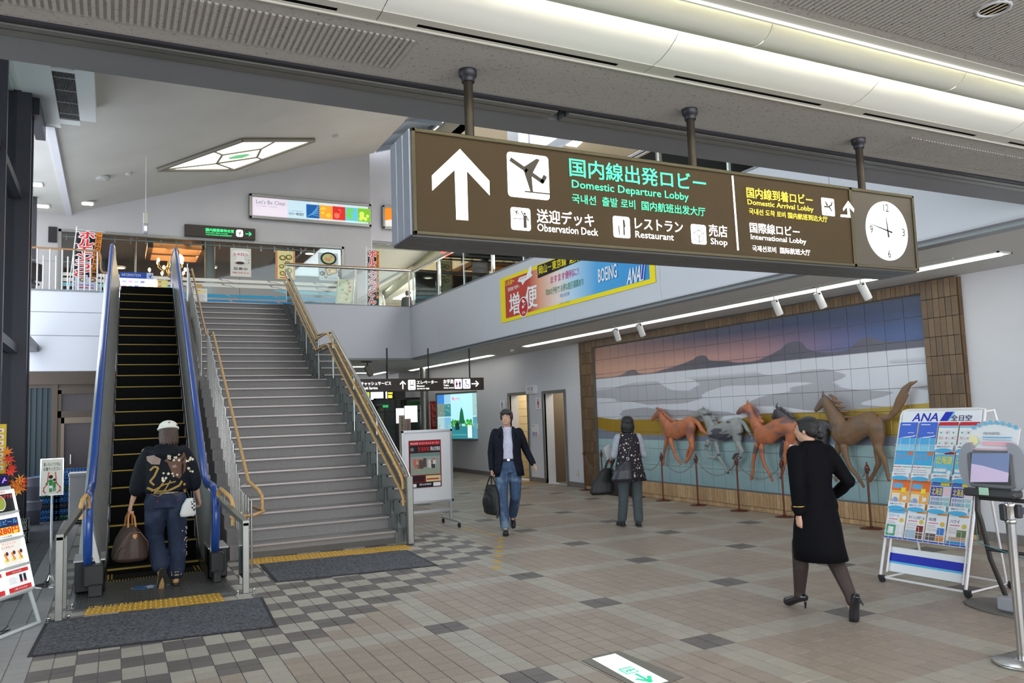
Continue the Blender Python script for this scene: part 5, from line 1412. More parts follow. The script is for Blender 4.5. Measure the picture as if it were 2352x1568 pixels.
F.text('ANA', bu(1442), h_*.08, bu(1473), h_*.34, BW, .03, skew=.25).poly([(bu(1473),h_*.08),(bu(1481),h_*.08),(bu(1489),h_*.44),(bu(1481),h_*.44)], BW).poly([(bu(1475),h_*.10),(bu(1480),h_*.10),(bu(1487),h_*.42),(bu(1482),h_*.42)], BB)
F.build('print', t)
# backlit advertisement on the upper wall ------------------------------------------
Y_ = YB-.12
A = ony(572,500,Y_); Bq = ony(853,518,Y_); zt = (ony(572,446,Y_).z+ony(853,467,Y_).z)/2; zb = (ony(572,503,Y_).z+ony(853,520,Y_).z)/2
w_, h_ = Bq.x-A.x, zt-zb
t, F, M = board('light_box', 'long backlit advertisement with five coloured pictures on the upper wall', 'display', (A.x, Y_, zb), (1,0,0), w_, h_, .12, ink(205,215,225,.22), m_steel2)
e = lambda r, g, b_: ink(r, g, b_, .25)
b = MB()
for (x0,z0_,x1,z1_) in ((0,0,w_,.09),(0,h_-.09,w_,h_),(0,0,.09,h_),(w_-.09,0,w_,h_)): b.bev((x0,-.04,z0_),(x1,.01,z1_), m_steel2, .015, M)
b.build('frame', t)
F.rect(.09,.09,w_*.3,h_-.09,e(238,226,240)).rect(w_*.3,.09,w_*.48,h_-.09,e(205,232,245)).rect(w_*.48,.09,w_-.09,h_-.09,e(225,238,240))
F.text("Let's Be Clear.", w_*.055, h_*.62, w_*.295, h_*.78, e(130,140,150)).text('そして未来へ つながる水', w_*.055, h_*.50, w_*.22, h_*.56, e(160,165,175)).text('セロリー株式会社', w_*.31, h_*.26, w_*.43, h_*.38, e(40,50,60), .02).text('人と自然の環境技術', w_*.31, h_*.42, w_*.42, h_*.46, e(120,150,190))
rr = random.Random(9)
for k, (c, c2) in enumerate((((25,95,170),(120,190,230)),((250,170,60),(255,215,60)),((220,50,40),(250,120,100)),((110,205,215),(120,215,90)),((130,200,50),(225,245,110)))):
    u0 = w_*(.452+.1075*k); u1 = u0+w_*.107; F.rect(u0, h_*.2, u1, h_*.76, e(*c))
    for j in range(7):
        if k == 0: F.line([(u0+.02+j*.05, h_*.25+j*.02), (u0+.15+j*.03, h_*.35+j*.04), (u1-.02, h_*.3+j*.07)], .012, e(*c2))
        elif k in (1, 2): F.disc(u0+w_*.05+rr.uniform(-.1,.1), h_*.48+rr.uniform(-.1,.1), .10-.01*j, e(*(c2 if j % 2 else c)), 12)
        else: F.disc(rr.uniform(u0+.08, u1-.08), h_*rr.uniform(.28,.68), rr.uniform(.03,.08), e(*c2), 9)
F.build('backlit_print', t)
# orange backlit advertisement (figure left out)
Y_ = YB+.24; A = ony(879,525,Y_); zt = ony(879,471,Y_).z
t, F, M = board('light_box', 'orange backlit advertisement with a white cloud, half hidden by the clock sign', 'display', (A.x, Y_, A.z), (1,0,0), 2.4, zt-A.z, .11, ink(240,130,30,.5), m_steel2)
b = MB(); w_, h_ = 2.4, zt-A.z
for (x0,z0_,x1,z1_) in ((0,0,w_,.08),(0,h_-.08,w_,h_),(0,0,.08,h_),(w_-.08,0,w_,h_)): b.bev((x0,-.04,z0_),(x1,.01,z1_), m_steel2, .015, M)
b.build('frame', t)
F.rect(.08,.08,w_*.9,h_*.22,e(245,240,235))
for u, r_ in ((.14,.1),(.26,.13),(.38,.10),(.52,.12),(.7,.1)): F.disc(u, h_*.25, r_, e(245,240,235), 14); F.k -= .001
F.build('backlit_print', t)
# ================================================================== FURNITURE AND DISPLAYS
def uvplane(O, U, V):
    O, U, V = Vector(O), Vector(U).normalized(), Vector(V).normalized(); N_ = U.cross(V)
    def f(x, y):
        d = ray(x, y); P = CAM + d*(((O-CAM).dot(N_))/d.dot(N_)); q = P-O
        a, b_, c = U.dot(U), U.dot(V), V.dot(V); p, r = q.dot(U), q.dot(V); D_ = a*c-b_*b_
        return ((p*c-r*b_)/D_, (r*a-p*b_)/D_)
    return f
def jpfill(F, u0, v0, u1, v1, m, n=4, fr=.5):
    """lines of small print"""
    h = (v1-v0)/n
    for i in range(n): F.rect(u0, v0+i*h+h*.25, u0+(u1-u0)*rr.uniform(.7, 1), v0+i*h+h*(.25+fr*.6), m); F.k -= F.e
    F.k += F.e
# --- brochure rack -----------------------------------------------------------
Ob = Vector((6.48, 5.35, 0)); Ur = Vector((.04, -.82, 0)).normalized(); Vr = Vector((.50, 0, 1.6)).normalized(); Wr = .82
up_ = uvplane(Ob, Ur, Vr)
rk = thing('brochure_rack', 'tall white wheeled airline brochure rack leaning back beside the black kiosk', 'rack', (6.75, 4.95, 0))
PR = lambda u, v, n=0.: Ob + Ur*u + Vr*v + Ur.cross(Vr).normalized()*n
wt = mat('rack_white_tube', (.80, .78, .80), .35); topv = up_(2068, 942)[1]
b = MB(); b.tube([PR(-.0,.02), PR(0,topv-.06), PR(.015,topv-.015), PR(.06,topv), PR(Wr-.06,topv), PR(Wr-.0,topv-.01), PR(Wr,topv-.06), PR(Wr,.02)], .0135, wt, 8)
b.tube([PR(-.0,.045), PR(Wr,.045)], .012, wt, 8)
b.build('front_frame', rk)
b = MB(); Xb = 7.12
for u in (0, Wr): b.tube([PR(u,.03), Vector((Xb, (Ob+Ur*u).y, .045)), Vector((Xb-.02, (Ob+Ur*u).y, .06)), PR(u, topv*.78, -.02)], .012, wt, 8)
b.tube([Vector((Xb, Ob.y, .045)), Vector((Xb, (Ob+Ur*Wr).y, .045))], .012, wt, 8)
for u in (.06, Wr-.03): b.tube([PR(u, .10), PR(u, topv*.5)], .010, wt, 6)
b.tube([PR(Wr-.01, topv-.03), PR(Wr+.05, topv+.0,-.05), PR(Wr+.07, topv-.1,-.08), PR(Wr+.02, topv-.2,-.05)], .012, wt, 8)
b.build('rear_frame', rk)
for u, x in ((0, 0), (Wr, 0), (0, 1), (Wr, 1)):
    P = PR(u, 0) if not x else Vector((Xb, (Ob+Ur*u).y, 0))
    b = MB(); b.cyl((P.x-.012, P.y-.03, .03), (P.x+.012, P.y-.03, .03), .03, m_rubber, 14); b.box((P.x-.018, P.y-.05, .03), (P.x+.018, P.y, .065), m_black); b.build('caster', rk)
def rackrect(x0, y0, x1, y1): a, c = up_(x0, y0), up_(x1, y1); return a[0], c[1], c[0], a[1]
q0 = up_(2070, 945); q1 = up_(2264, 972); u0, u1, v0, v1 = q0[0], Wr-.02, up_(2068, 973)[1], q0[1]
b = MB(); M = Matrix(((Ur.x, Vr.x, 0, 0),(Ur.y, Vr.y, 0, 0),(Ur.z, Vr.z, 0, 0),(0,0,0,1))); Nr = Ur.cross(Vr).normalized()
M = Matrix(((Ur.x, Vr.x, Nr.x, Ob.x),(Ur.y, Vr.y, Nr.y, Ob.y),(Ur.z, Vr.z, Nr.z, Ob.z),(0,0,0,1)))
b.bev((.02, v0, -.01), (Wr-.02, v1, .012), mat('rack_header_white', (.82,.84,.90), .4), .004, M); h_ = b.build('header_panel', rk)
F = Flat(PR(0, 0, .0125), Ur, Vr, eps=.0008)
NB, LB = ink(45,55,185), ink(95,190,235)
a, c = up_(2099, 948), up_(2158, 970); H_ = v1-v0
F.text('ANA', a[0], v0+H_*.17, up_(2157,958)[0], v0+H_*.80, NB, .03, skew=.22)
a, c = up_(2160, 970)[0], up_(2178, 970)[0]; F.poly([(a, v0+H_*.17), (c, v0+H_*.17), (c+.05, v0+H_*.88), (a+.05, v0+H_*.88)], NB).poly([(c, v0+H_*.17), (c+.012, v0+H_*.17), (c+.065, v0+H_*.88), (c+.05, v0+H_*.88)], LB)
F.text('全日空', up_(2186,965)[0], v0+H_*.17, up_(2234,965)[0], v0+H_*.62, ink(50,50,95), .03); F.build('lettering', h_)
v0, v1 = up_(2030, 1308)[1], up_(2036, 1252)[1]
b = MB(); b.bev((.05, v0, -.03), (Wr-.02, v1, -.022), mat('rack_header_white'), .003, M); l_ = b.build('lower_panel', rk)
F = Flat(PR(0, 0, -.0215), Ur, Vr, eps=.0008); H_ = v1-v0; F.rect(.055, v0+H_*.42, Wr-.025, v0+H_*.75, NB).rect(.055, v0+H_*.34, Wr-.025, v0+H_*.42, LB); F.build('stripes', l_)
b = MB()
rows_v = []
for (yt, yb) in ((1035, 1036), (1100, 1101), (1165, 1166), (1222, 1236)): rows_v.append(up_(2040, yb)[1])
for v in rows_v: b.tube([PR(.0, v, .0), PR(.0, v, .045), PR(Wr, v, .045), PR(Wr, v, 0)], .0028, wt, 5); b.tube([PR(.0, v+.06, .045), PR(Wr, v+.06, .045)], .0022, wt, 5)
for v in rows_v:
    for k in range(4):
        u = .03 + k*.2; b.tube([PR(u+.03, v, .045), PR(u+.03, v+.13, .045), PR(u+.125, v+.13, .045), PR(u+.125, v, .045)], .0022, wt, 5)
b.build('wire_pocket', rk, kind='stuff')
WH, OR, YE, RD, GN = ink(240,240,245), ink(235,120,60), ink(245,225,60), ink(205,50,60), ink(60,170,120)
def broch(k, kind, r, c, lab):
    v = rows_v[3-r] if False else rows_v[r]
    u = .015 + c*.2; w_, h_ = .185, .285; n0 = .018 + (.012 if r % 2 else 0)
    Vt = (Vr + Nr*-.04).normalized()
    Mb = Matrix(((Ur.x, Vt.x, Nr.x, 0),(Ur.y, Vt.y, Nr.y, 0),(Ur.z, Vt.z, Nr.z, 0),(0,0,0,1))); P0 = PR(u, v+.004, n0); Mb.translation = P0
    b = MB(); b.box((0, 0, 0), (w_, h_, .009), ink(225,228,235), Mb)
    F = Flat(P0 + Nr*.009, Ur, Vt, eps=.0005, off=.0005)
    if kind == 'blue':
        F.rect(0,0,w_,h_,ink(90,180,235)).rect(0,h_*.45,w_,h_,ink(75,110,215)).rect(0,h_*.0,w_,h_*.22,ink(150,215,245)).rect(.02,h_*.9,w_*.6,h_*.93,WH).rect(w_*.5,h_*.62,w_*.85,h_*.64,WH)
        F.poly([(w_*.25,h_*.44),(w_*.9,h_*.50),(w_*.98,h_*.56),(w_*.8,h_*.52),(w_*.3,h_*.48)], WH)
    elif kind == 'grid':
        F.rect(0,0,w_,h_,WH).rect(0,h_*.88,w_,h_,RD).rect(0,h_*.80,w_,h_*.88,ink(150,200,230))
        for i in range(3):
            for j in range(3): F.rect(.012+i*w_*.32,h_*(.22+.18*j),.012+i*w_*.32+w_*.26,h_*(.35+.18*j),ink(235,215,225) if (i+j)%2 else ink(225,235,240)).disc(.03+i*w_*.32,h_*(.28+.18*j),.008,RD if (i*j)%2 else GN,8); F.k -= .001
    elif kind == 'premium':
        F.rect(0,0,w_,h_,WH).rect(0,h_*.5,w_,h_,ink(75,175,230)).text('プレミアム', .01,h_*.80,w_*.7,h_*.88,OR,.02).text('マイレージ',.02,h_*.68,w_*.8,h_*.77,OR,.02).rect(w_*.7,h_*.85,w_*.97,h_*.95,OR).rect(0,h_*.42,w_*.45,h_*.44,RD).rect(w_*.5,h_*.42,w_,h_*.44,GN); jpfill(F,.01,h_*.1,w_*.9,h_*.38,ink(190,190,205),4)
    elif kind == 'hokkaido':
        F.rect(0,0,w_,h_,ink(110,195,230)).rect(0,h_*.9,w_,h_,WH).rect(w_*.5,h_*.9,w_,h_*.98,RD).text('北海道',.015,h_*.58,w_-.01,h_*.84,YE,.03).rrect(.01,h_*.32,w_*.7,h_*.42,.006,WH).rrect(.01,h_*.16,w_*.7,h_*.27,.006,WH).disc(w_*.85,h_*.3,.022,WH,10).disc(w_*.86,h_*.18,.018,WH,10)
    elif kind == 'sale':
        F.rect(0,0,w_,h_,ink(245,180,90)).rect(0,h_*.6,w_,h_*.98,ink(240,120,60)).rrect(.012,h_*.68,w_*.6,h_*.85,.008,ink(110,180,230)).rect(.012,h_*.05,w_*.5,h_*.5,ink(245,235,215)).disc(w_*.27,h_*.25,.035,ink(150,170,220),12).disc(w_*.8,h_*.35,.022,WH,12).rect(w_*.55,h_*.55,w_*.8,h_*.7,YE)
    elif kind == 'hokkaido2':
        F.rect(0,0,w_,h_,ink(215,230,240)).rect(0,h_*.83,w_,h_,ink(90,120,200)).rect(w_*.45,h_*.85,w_*.9,h_*.95,YE).rect(0,h_*.5,w_*.6,h_*.8,NB).text('北海道',.008,h_*.53,w_*.58,h_*.78,YE,.03).rect(w_*.65,h_*.52,w_*.97,h_*.78,ink(240,205,220))
        for i in range(4):
            for j in range(3): F.rect(.012+i*w_*.24,h_*(.08+.14*j),.012+i*w_*.24+w_*.19,h_*(.18+.14*j),ink(110+30*j,160+15*i,205)); F.k -= .0005
    else:
        ttl, col, pics = kind
        F.rect(0,0,w_,h_,WH).rect(w_*.5,h_*.90,w_,h_*.95,ink(225,155,70)).rect(0,0,w_,h_*.05,ink(60,90,190)).text(ttl,.02,h_*.70,w_*(.3+.09*len(ttl)) if len(ttl) < 6 else w_*.95,h_*.81,ink(*col),.02).rect(.02,h_*.62,w_*.6,h_*.65,ink(220,120,150)).disc(w_*.82,h_*.62,.022,ink(220,195,90),14)
        jpfill(F,.012,h_*.38,w_*.6,h_*.58,ink(190,170,175),4)
        for (x0,y0,x1,y1,cc) in pics: F.rect(w_*x0,h_*y0,w_*x1,h_*y1,ink(*cc)); F.k -= .0004
    if r != 0 or c >= 2:   # header card of the slot below
        pass
    F.k += .001; b.v += F.b.v and []; 
    o_ = len(b.v); b2 = F.b
    for i, f in enumerate(b2.f): b.add([b2.v[j] for j in f], [tuple(range(len(f)))], b2.mats[b2.m[i]])
    o = b.build('brochure'); recenter(o); tag(o, lab, 'brochure', 'brochures on the airline rack')
pk = lambda *a: a
data = [('blue',0,0,'blue airliner brochure at the left end of the top rack row'),('blue',0,1,'blue airliner brochure second from the left in the top rack row'),('grid',0,2,'white brochure with a grid of small pictures in the top rack row, third place'),('grid',0,3,'white and red gridded brochure behind the kiosk, right end of the top row'),
 ('premium',1,0,'sky blue brochure with orange lettering at the left end of the second rack row'),('premium',1,1,'sky blue brochure with orange lettering, second place in the second rack row'),('hokkaido',1,2,'light blue brochure with yellow 北海道 lettering in the second rack row, third place'),('hokkaido',1,3,'light blue brochure with yellow 北海道 lettering, right end of second row'),
 ('sale',2,0,'orange and yellow brochure at the left end of the third rack row'),('sale',2,1,'orange and yellow brochure, second place in the third rack row'),('hokkaido2',2,2,'brochure with yellow 北海道 on navy in the third rack row, third place'),('hokkaido2',2,3,'brochure with yellow 北海道 on navy at the right end of the third row'),
 (('リゾート',(60,120,200),[(.05,.08,.55,.45,(70,170,130)),(.15,.15,.45,.38,(240,240,240)),(.6,.08,.95,.45,(235,235,240)),(.05,.84,.95,.97,(110,190,235))]),3,0,'blue and green resort brochure at the left end of the bottom rack row'),
 (('タイ シンガポール',(80,80,140),[(.6,.3,.95,.5,(130,40,45)),(.05,.08,.55,.34,(170,195,215)),(.6,.08,.95,.27,(110,80,70))]),3,1,'white brochure with a red sunset picture, second place in the bottom row'),
 (('台湾',(70,70,130),[(.6,.28,.95,.5,(70,130,215)),(.05,.08,.55,.3,(110,100,95)),(.6,.08,.95,.25,(225,140,70))]),3,2,'white brochure titled 台湾 in the bottom rack row, third place'),
 (('ハワイ',(70,60,140),[(.5,.28,.95,.5,(110,130,90)),(.15,.16,.95,.27,(200,160,130)),(.05,.06,.95,.14,(70,150,215))]),3,3,'white brochure titled ハワイ at the right end of the bottom rack row')]
rr = random.Random(2)
for k, (kd, r, c, lab) in enumerate(data): broch(k, kd, r, c, lab.replace('北海道', 'Hokkaido').replace('台湾', 'Taiwan').replace('ハワイ', 'Hawaii'))
for r in (1, 2, 3):
    F = Flat(PR(0, 0, .052), Ur, Vr, eps=.0005)
    for c in range(4):
        if r == 1 and c < 2: continue
        u = .02+c*.2; v = rows_v[r]+.285
        F.rect(u, v, u+.175, v+.06, WH).disc(u+.0875, v+.004, .085, ink(85,180,230), 16, .022).text('ANAスカイホリデー' if r < 3 else 'ANAハローツアー', u+.02, v+.032, u+.155, v+.052, ink(40,45,110), .02); F.k -= .0015
    F.build('slot_card', rk)

# --- kiosk --------------------------------------------------------------------
XK = 6.15
kk = lambda x, y: (lambda P: (P.y, P.z))(onx(x, y, XK))
ks = thing('kiosk', 'grey self service kiosk terminal on black tube legs at the right edge', 'kiosk', (6.4, 4.1, 0))
mg = mat('kiosk_grey', (.34, .35, .40), .45); mdk = mat('kiosk_dark', (.05, .05, .055), .4)
MK = Matrix(((0,0,-1,XK),(-1,0,0,0),(0,1,0,0),(0,0,0,1)))    # (u=-y, v=z, n=toward the hall)
def KB(x0, y0, x1, y1, d0, d1, m, r=.008):
    a, c = kk(x0, (y0+y1)/2)[0], kk(x1, (y0+y1)/2)[0]; z1, z0 = kk(x0, y0)[1], kk(x0, y1)[1]
    b = MB(); b.bev((-a, z0, d0), (-c, z1, d1), m, r, MK); return b
KB(2224, 1033, 2340, 1120, -.06, .03, mat('kiosk_bezel', (.16,.165,.18), .45), .02).build('monitor', ks)
b = KB(2238, 1040, 2326, 1108, .028, .034, mdk, .002); sc_ = b.build('screen_bezel', ks)
a, c = kk(2236, 1040), kk(2326, 1108)
F = Flat((XK, 0, 0), (0,-1,0), (0,0,1), eps=.0008, off=.036); P2 = lambda x, y: (-kk(x, y)[0], kk(x, y)[1])
F.poly([P2(2235,1106), P2(2322,1106), P2(2326,1040), P2(2239,1040)], ink(120,135,175,.15)).poly([P2(2235,1106), P2(2322,1106), P2(2324,1085), P2(2262,1068), P2(2238,1064)], ink(190,175,205,.25)); F.build('screen_image', sc_)
KB(2222, 1118, 2342, 1136, -.05, .07, mdk, .015).build('card_reader_bar', ks)
KB(2262, 1117, 2284, 1134, .072, .076, ink(190,230,205), .001).build('green_card', ks)
for (x0, x1) in ((2206, 2240), (2322, 2365)):
    a, c = kk(x0, 1070)[0], kk(x1, 1070)[0]; zc = (kk(2220,1015)[1]+kk(2220,1120)[1])/2; hz_ = (kk(2220,1015)[1]-kk(2220,1120)[1])/2
    s_ = 1 if x0 < 2300 else -1; n = 16; b = MB()
    pts = [(-(c if s_ > 0 else a)-s_*abs(a-c)*math.sin(PI*i/n)**.8, zc+hz_*math.cos(PI*i/n)) for i in range(n+1)]
    b.prism(pts if s_ > 0 else pts[::-1], .025, mg, MK, o=.0); b.build('side_wing', ks)
F = Flat((XK+.05, 0, 0), (0,-1,0), (0,0,1), eps=.0008, off=.05)
P2b = lambda x, y: (lambda P: (-P.y, P.z))(onx(x, y, XK+.05))
l, r_ = P2b(2230,1032), P2b(2342,1036); top_l, top_r = P2b(2238, 982), P2b(2350, 984); tm = P2b(2292, 968)
b = MB()
pts = [l, r_, top_r] + [((top_r[0]*(1-t)+top_l[0]*t), (top_r[1]*(1-t)+top_l[1]*t)+(tm[1]-top_l[1])*math.sin(PI*t)) for t in (.15,.3,.5,.7,.85)] + [top_l]
b.prism(pts, .006, ink(240,243,248), Matrix(((0,0,-1,XK+.05),(-1,0,0,0),(0,1,0,0),(0,0,0,1))), o=.03); ca = b.build('header_card', ks)
F.off = .0; sky_ = ink(120,195,235)
w_ = r_[0]-l[0]; h_ = top_l[1]-l[1]
for k in range(8): F.disc(top_l[0]+.0+(top_r[0]-top_l[0])*(k+.5)/8, top_l[1]+(tm[1]-top_l[1])*math.sin(PI*(k+.5)/8)-.004, .018, sky_, 10); F.k -= .0008
F.k += .0016
F.text('ANA WebKIOSK', l[0]+w_*.38, l[1]+h_*.70, l[0]+w_*.72, l[1]+h_*.82, ink(60,70,90)).disc(l[0]+w_*.16, l[1]+h_*.45, w_*.10, ink(250,245,190), 16)
F.rect(l[0]+w_*.36, l[1]+h_*.56, l[0]+w_*.95, l[1]+h_*.61, ink(120,185,225)).rect(l[0]+w_*.36, l[1]+h_*.46, l[0]+w_*.95, l[1]+h_*.49, ink(140,195,225)).rrect(l[0]+w_*.34, l[1]+h_*.22, l[0]+w_*.97, l[1]+h_*.40, h_*.07, ink(245,190,205)).rect(l[0]+w_*.05, l[1]+h_*.04, l[0]+w_*.97, l[1]+h_*.08, ink(240,180,200)); F.build('print', ca)
mt = mat('kiosk_tube', (.045,.04,.04), .4, metal=.3)
A = kk(2242, 1137); B2 = kk(2250, 1200); C2 = kk(2256, 1270)
for (dy, nm) in ((0, 0), (-.72, 1)):
    b = MB(); b.tube([(XK+.02, A[0]+dy, A[1]), (XK+.0, A[0]+dy, A[1]-.12), (XK+.02, A[0]+dy-.01, .72), (XK+.08, A[0]+dy-.02, .42), (XK+.22, A[0]+dy-.05, .06)], .019, mt, 10); b.build('leg', ks)
b = MB(); b.tube([(XK+.05, A[0]-.02, .50), (XK+.05, A[0]-.74, .50)], .014, mt, 8); b.tube([(XK+.02, A[0]-.0, A[1]-.02), (XK+.02, A[0]-.72, A[1]-.02)], .016, mt, 8); b.build('cross_bar', ks)
P = onz(2193, 1388); b = MB(); cx_, cy_ = P.x+.12, P.y-.42
b.lathe([(.46,0),(.47,.006),(.44,.016),(.0,.018)], mat('kiosk_base_plate', (.14,.13,.125), .45), (cx_, cy_, 0), 40)
b.v = [((v[0]-cx_)*.62+cx_+.12, v[1], v[2]) for v in b.v]; b.build('base_plate', ks)
b = MB(); b.bev((XK+.10, A[0]-.80, .02), (XK+.42, A[0]-.02, .13), mg, .015); b.build('base_box', ks)
b = MB(); b.tube([(XK+.0, A[0]+.01, A[1]-.1), (XK+.02, A[0]+.03, .8), (XK+.0, A[0]+.02, .55), (XK+.04, A[0]-.3, .47), (XK+.1, A[0]-.7, .5)], .004, mat('teal_cable', (.05,.25,.3), .5), 5); b.build('cable', ks)
# --- belt stanchion -----------------------------------------------------------
P = onz(2322, 1512); sx_, sy_ = 5.19, 3.25
sn = thing('belt_barrier_post', 'chrome belt barrier post with a black head and navy belt in the right foreground', 'barrier', (sx_, sy_, 0))
b = MB(); b.lathe([(.17,0),(.175,.008),(.165,.018),(.05,.026),(.04,.03)], m_steel, (sx_, sy_, 0), 32); b.build('base', sn)
b = MB(); b.cyl((sx_, sy_, .02), (sx_, sy_, .90), .029, mat('polished_steel', (.62,.62,.62), .12, metal=1.), 20, caps=False); b.build('pole', sn)
b = MB(); b.lathe([(.030,.88),(.034,.885),(.034,.905),(.028,.91)], m_steel, (sx_, sy_, 0), 20); b.lathe([(.033,.91),(.033,.985),(.036,.99),(.036,1.01),(.03,1.015)], m_chrome, (sx_, sy_, 0), 20); b.build('collar', sn)
b = MB(); b.bev((sx_+.01, sy_-.055, .915), (sx_+.055, sy_+.02, 1.0), m_black, .006); b.bev((sx_-.05, sy_-.0, .90), (sx_-.01, sy_+.04, 1.005), m_black, .006); b.build('belt_cassette', sn)
b = MB(); b.box((sx_+.055, sy_-.02, .935), (sx_+1.4, sy_-.018, .98), mat('navy_belt', (.02,.025,.10), .6)); b.v = [(v[0], v[1]-(v[0]-sx_)*.45, v[2]+(v[0]-sx_)*.02) for v in b.v]; b.build('belt', sn)

# --- white display board by the stairs ------------------------------------------
YW = 11.7
a, c = ony(921, 988, YW), ony(1037, 985, YW); zt = (a.z+c.z)/2; zb = ony(1037, 1150, YW).z
wb = thing('display_board', 'white display board on casters with a red framed store poster behind the stair rail', 'board', ((a.x+c.x)/2, YW, 0))
b = MB(); b.box((a.x+.01, YW-.01, zb+.01), (c.x-.01, YW+.015, zt-.01), mat('board_white', (.74,.74,.76), .35)); b.build('panel', wb)
b = MB(); al = mat('board_aluminium', (.45,.46,.48), .35, metal=.7)
for (x0,z0,x1,z1) in ((a.x,zb,a.x+.035,zt),(c.x-.035,zb,c.x,zt),(a.x,zt-.04,c.x,zt),(a.x,zb,c.x,zb+.04)): b.bev((x0,YW-.022,z0),(x1,YW+.022,z1), al, .004)
b.build('frame', wb)
for x in (a.x+.03, c.x-.05):
    b = MB(); b.bev((x-.018, YW-.018, .09), (x+.018, YW+.018, zb+.02), al, .003); b.bev((x-.02, YW-.36, .07), (x+.02, YW+.36, .105), al, .004); lg = b.build('leg', wb)
    for dy in (-.33, .33): 
        b = MB(); b.cyl((x-.014, YW+dy, .032), (x+.014, YW+dy, .032), .032, m_rubber, 14); b.box((x-.008, YW+dy-.01, .03), (x+.008, YW+dy+.01, .08), m_dark); b.build('caster', lg)
b = MB(); b.box((a.x+.04, YW-.015, .22), (c.x-.05, YW+.015, .26), al); b.build('cross_bar', wb)
wb2 = thing('poster', 'red framed store poster with a shop photograph on the white display board', 'poster', ((a.x+c.x)/2, YW-.012, .5))
k0 = lambda x, y: (lambda P: (P.x, P.z))(ony(x, y, YW-.014))
p0_, p1_, p2_, p3_ = k0(937,1012), k0(1012,1009), k0(1015,1117), k0(942,1121)
x0, x1, z0, z1 = (p0_[0]+p3_[0])/2, (p1_[0]+p2_[0])/2, (p2_[1]+p3_[1])/2, (p0_[1]+p1_[1])/2
F = Flat((x0, YW-.013, z0), (1,0,0), (0,0,1), eps=.001); w_, h_ = x1-x0, z1-z0
F.rect(0,0,w_,h_,ink(130,25,40)).rect(.02,h_*.90,w_-.02,h_*.97,ink(200,30,40)).text('岡山空港 コンビニエンス オープン',.03,h_*.915,w_-.03,h_*.955,WH,.01).rect(.02,h_*.74,w_-.02,h_*.89,ink(30,25,30)).text('生活彩家',w_*.28,h_*.77,w_*.64,h_*.86,ink(210,40,40),.03).text('岡山空港店',w_*.67,h_*.77,w_*.97,h_*.86,WH,.02).disc(w_*.1,h_*.81,.03,ink(120,120,125),12)
F.rect(.02,h_*.27,w_-.02,h_*.73,ink(150,160,155)).rect(.02,h_*.27,w_-.02,h_*.42,ink(150,158,140)).rect(.02,h_*.66,w_-.02,h_*.73,ink(110,140,130))
rr = random.Random(4)
for k in range(26): u = rr.uniform(.05,w_-.10); F.rect(u,h_*(.40+rr.uniform(0,.1)),u+.05,h_*(.52+rr.uniform(0,.1)),ink(*rr.choice([(190,180,160),(90,70,70),(200,110,90),(210,205,200),(80,110,90),(60,60,70)]))); F.k -= .0009
F.k += .002
F.rect(.02,h_*.14,w_*.45,h_*.25,ink(45,20,25)).rect(w_*.5,h_*.12,w_-.02,h_*.25,ink(225,205,150)).rect(w_*.52,h_*.16,w_*.9,h_*.19,ink(180,60,50)).rect(.02,.01,w_-.02,h_*.11,ink(25,20,25)).text('岡山空港店',w_*.3,h_*.05,w_*.66,h_*.09,WH,.02).rect(w_*.72,.015,w_*.95,h_*.10,WH).rect(.04,.015,w_*.2,h_*.09,WH)
F.build('sheet', wb2)

# --- left foreground menu stand ----------------------------------------------------
az = math.radians(30.5); Um = Vector((math.sin(az), math.cos(az), 0)); Bk = Vector((-Um.y, Um.x, 0))
Om = ony(78, 1352, 8.30); Vm = (Vector((0,0,1)) + Bk*.25).normalized()
um = uvplane(Om, Um, Vm); Nm = Um.cross(Vm).normalized()
PM_ = lambda u, v, n=0.: Om + Um*u + Vm*v + Nm*n
Hm = um(33, 1113)[1]; WM = .86
ms = thing('menu_stand', 'white easel stand with two columns of lit restaurant menu cards at the left edge', 'stand', (Om.x-.2, Om.y-.35, 0))
Mm = Matrix(((Um.x, Vm.x, Nm.x, Om.x),(Um.y, Vm.y, Nm.y, Om.y),(Um.z, Vm.z, Nm.z, Om.z),(0,0,0,1)))
me_ = mat('menu_stand_white', (.62,.66,.66), .35)
b = MB(); b.bev((-WM, -.01, -.03), (0, Hm, -.005), me_, .006, Mm); b.build('back_panel', ms)
b = MB(); ft = onz(90, 1432)
foot = Vector((ft.x, ft.y, .015))
for u in (-.03, -WM+.03):
    o_ = Um*(u+.03); b.tube([PM_(-.03, 0, -.02)+o_, foot+o_], .018, me_, 6)
    b.tube([PM_(-.03, Hm*.85, -.03)+o_, PM_(-.03, Hm*.8, -.03)+o_+Bk*.25-Vector((0,0,.5)), foot+o_+Bk*.75], .012, me_, 6)
b.tube([foot, foot-Um*(WM-.06)], .017, me_, 6); b.build('leg_frame', ms)
lit = mat('menu_light_edge', (1,1,1), .4, emit=1.6)
rowsY = [(1120, 1176), (1178, 1235), (1242, 1300), (1304, 1362)]
crop = lambda x, y: (x/2.85, 950+y/2.85)
vr = [um(*crop(110, 480))[1], um(*crop(125, 635))[1], um(*crop(150, 800))[1], um(*crop(185, 975))[1], um(*crop(222, 1135))[1]]
ug = um(*crop(52, 1180))[0]
cards = []
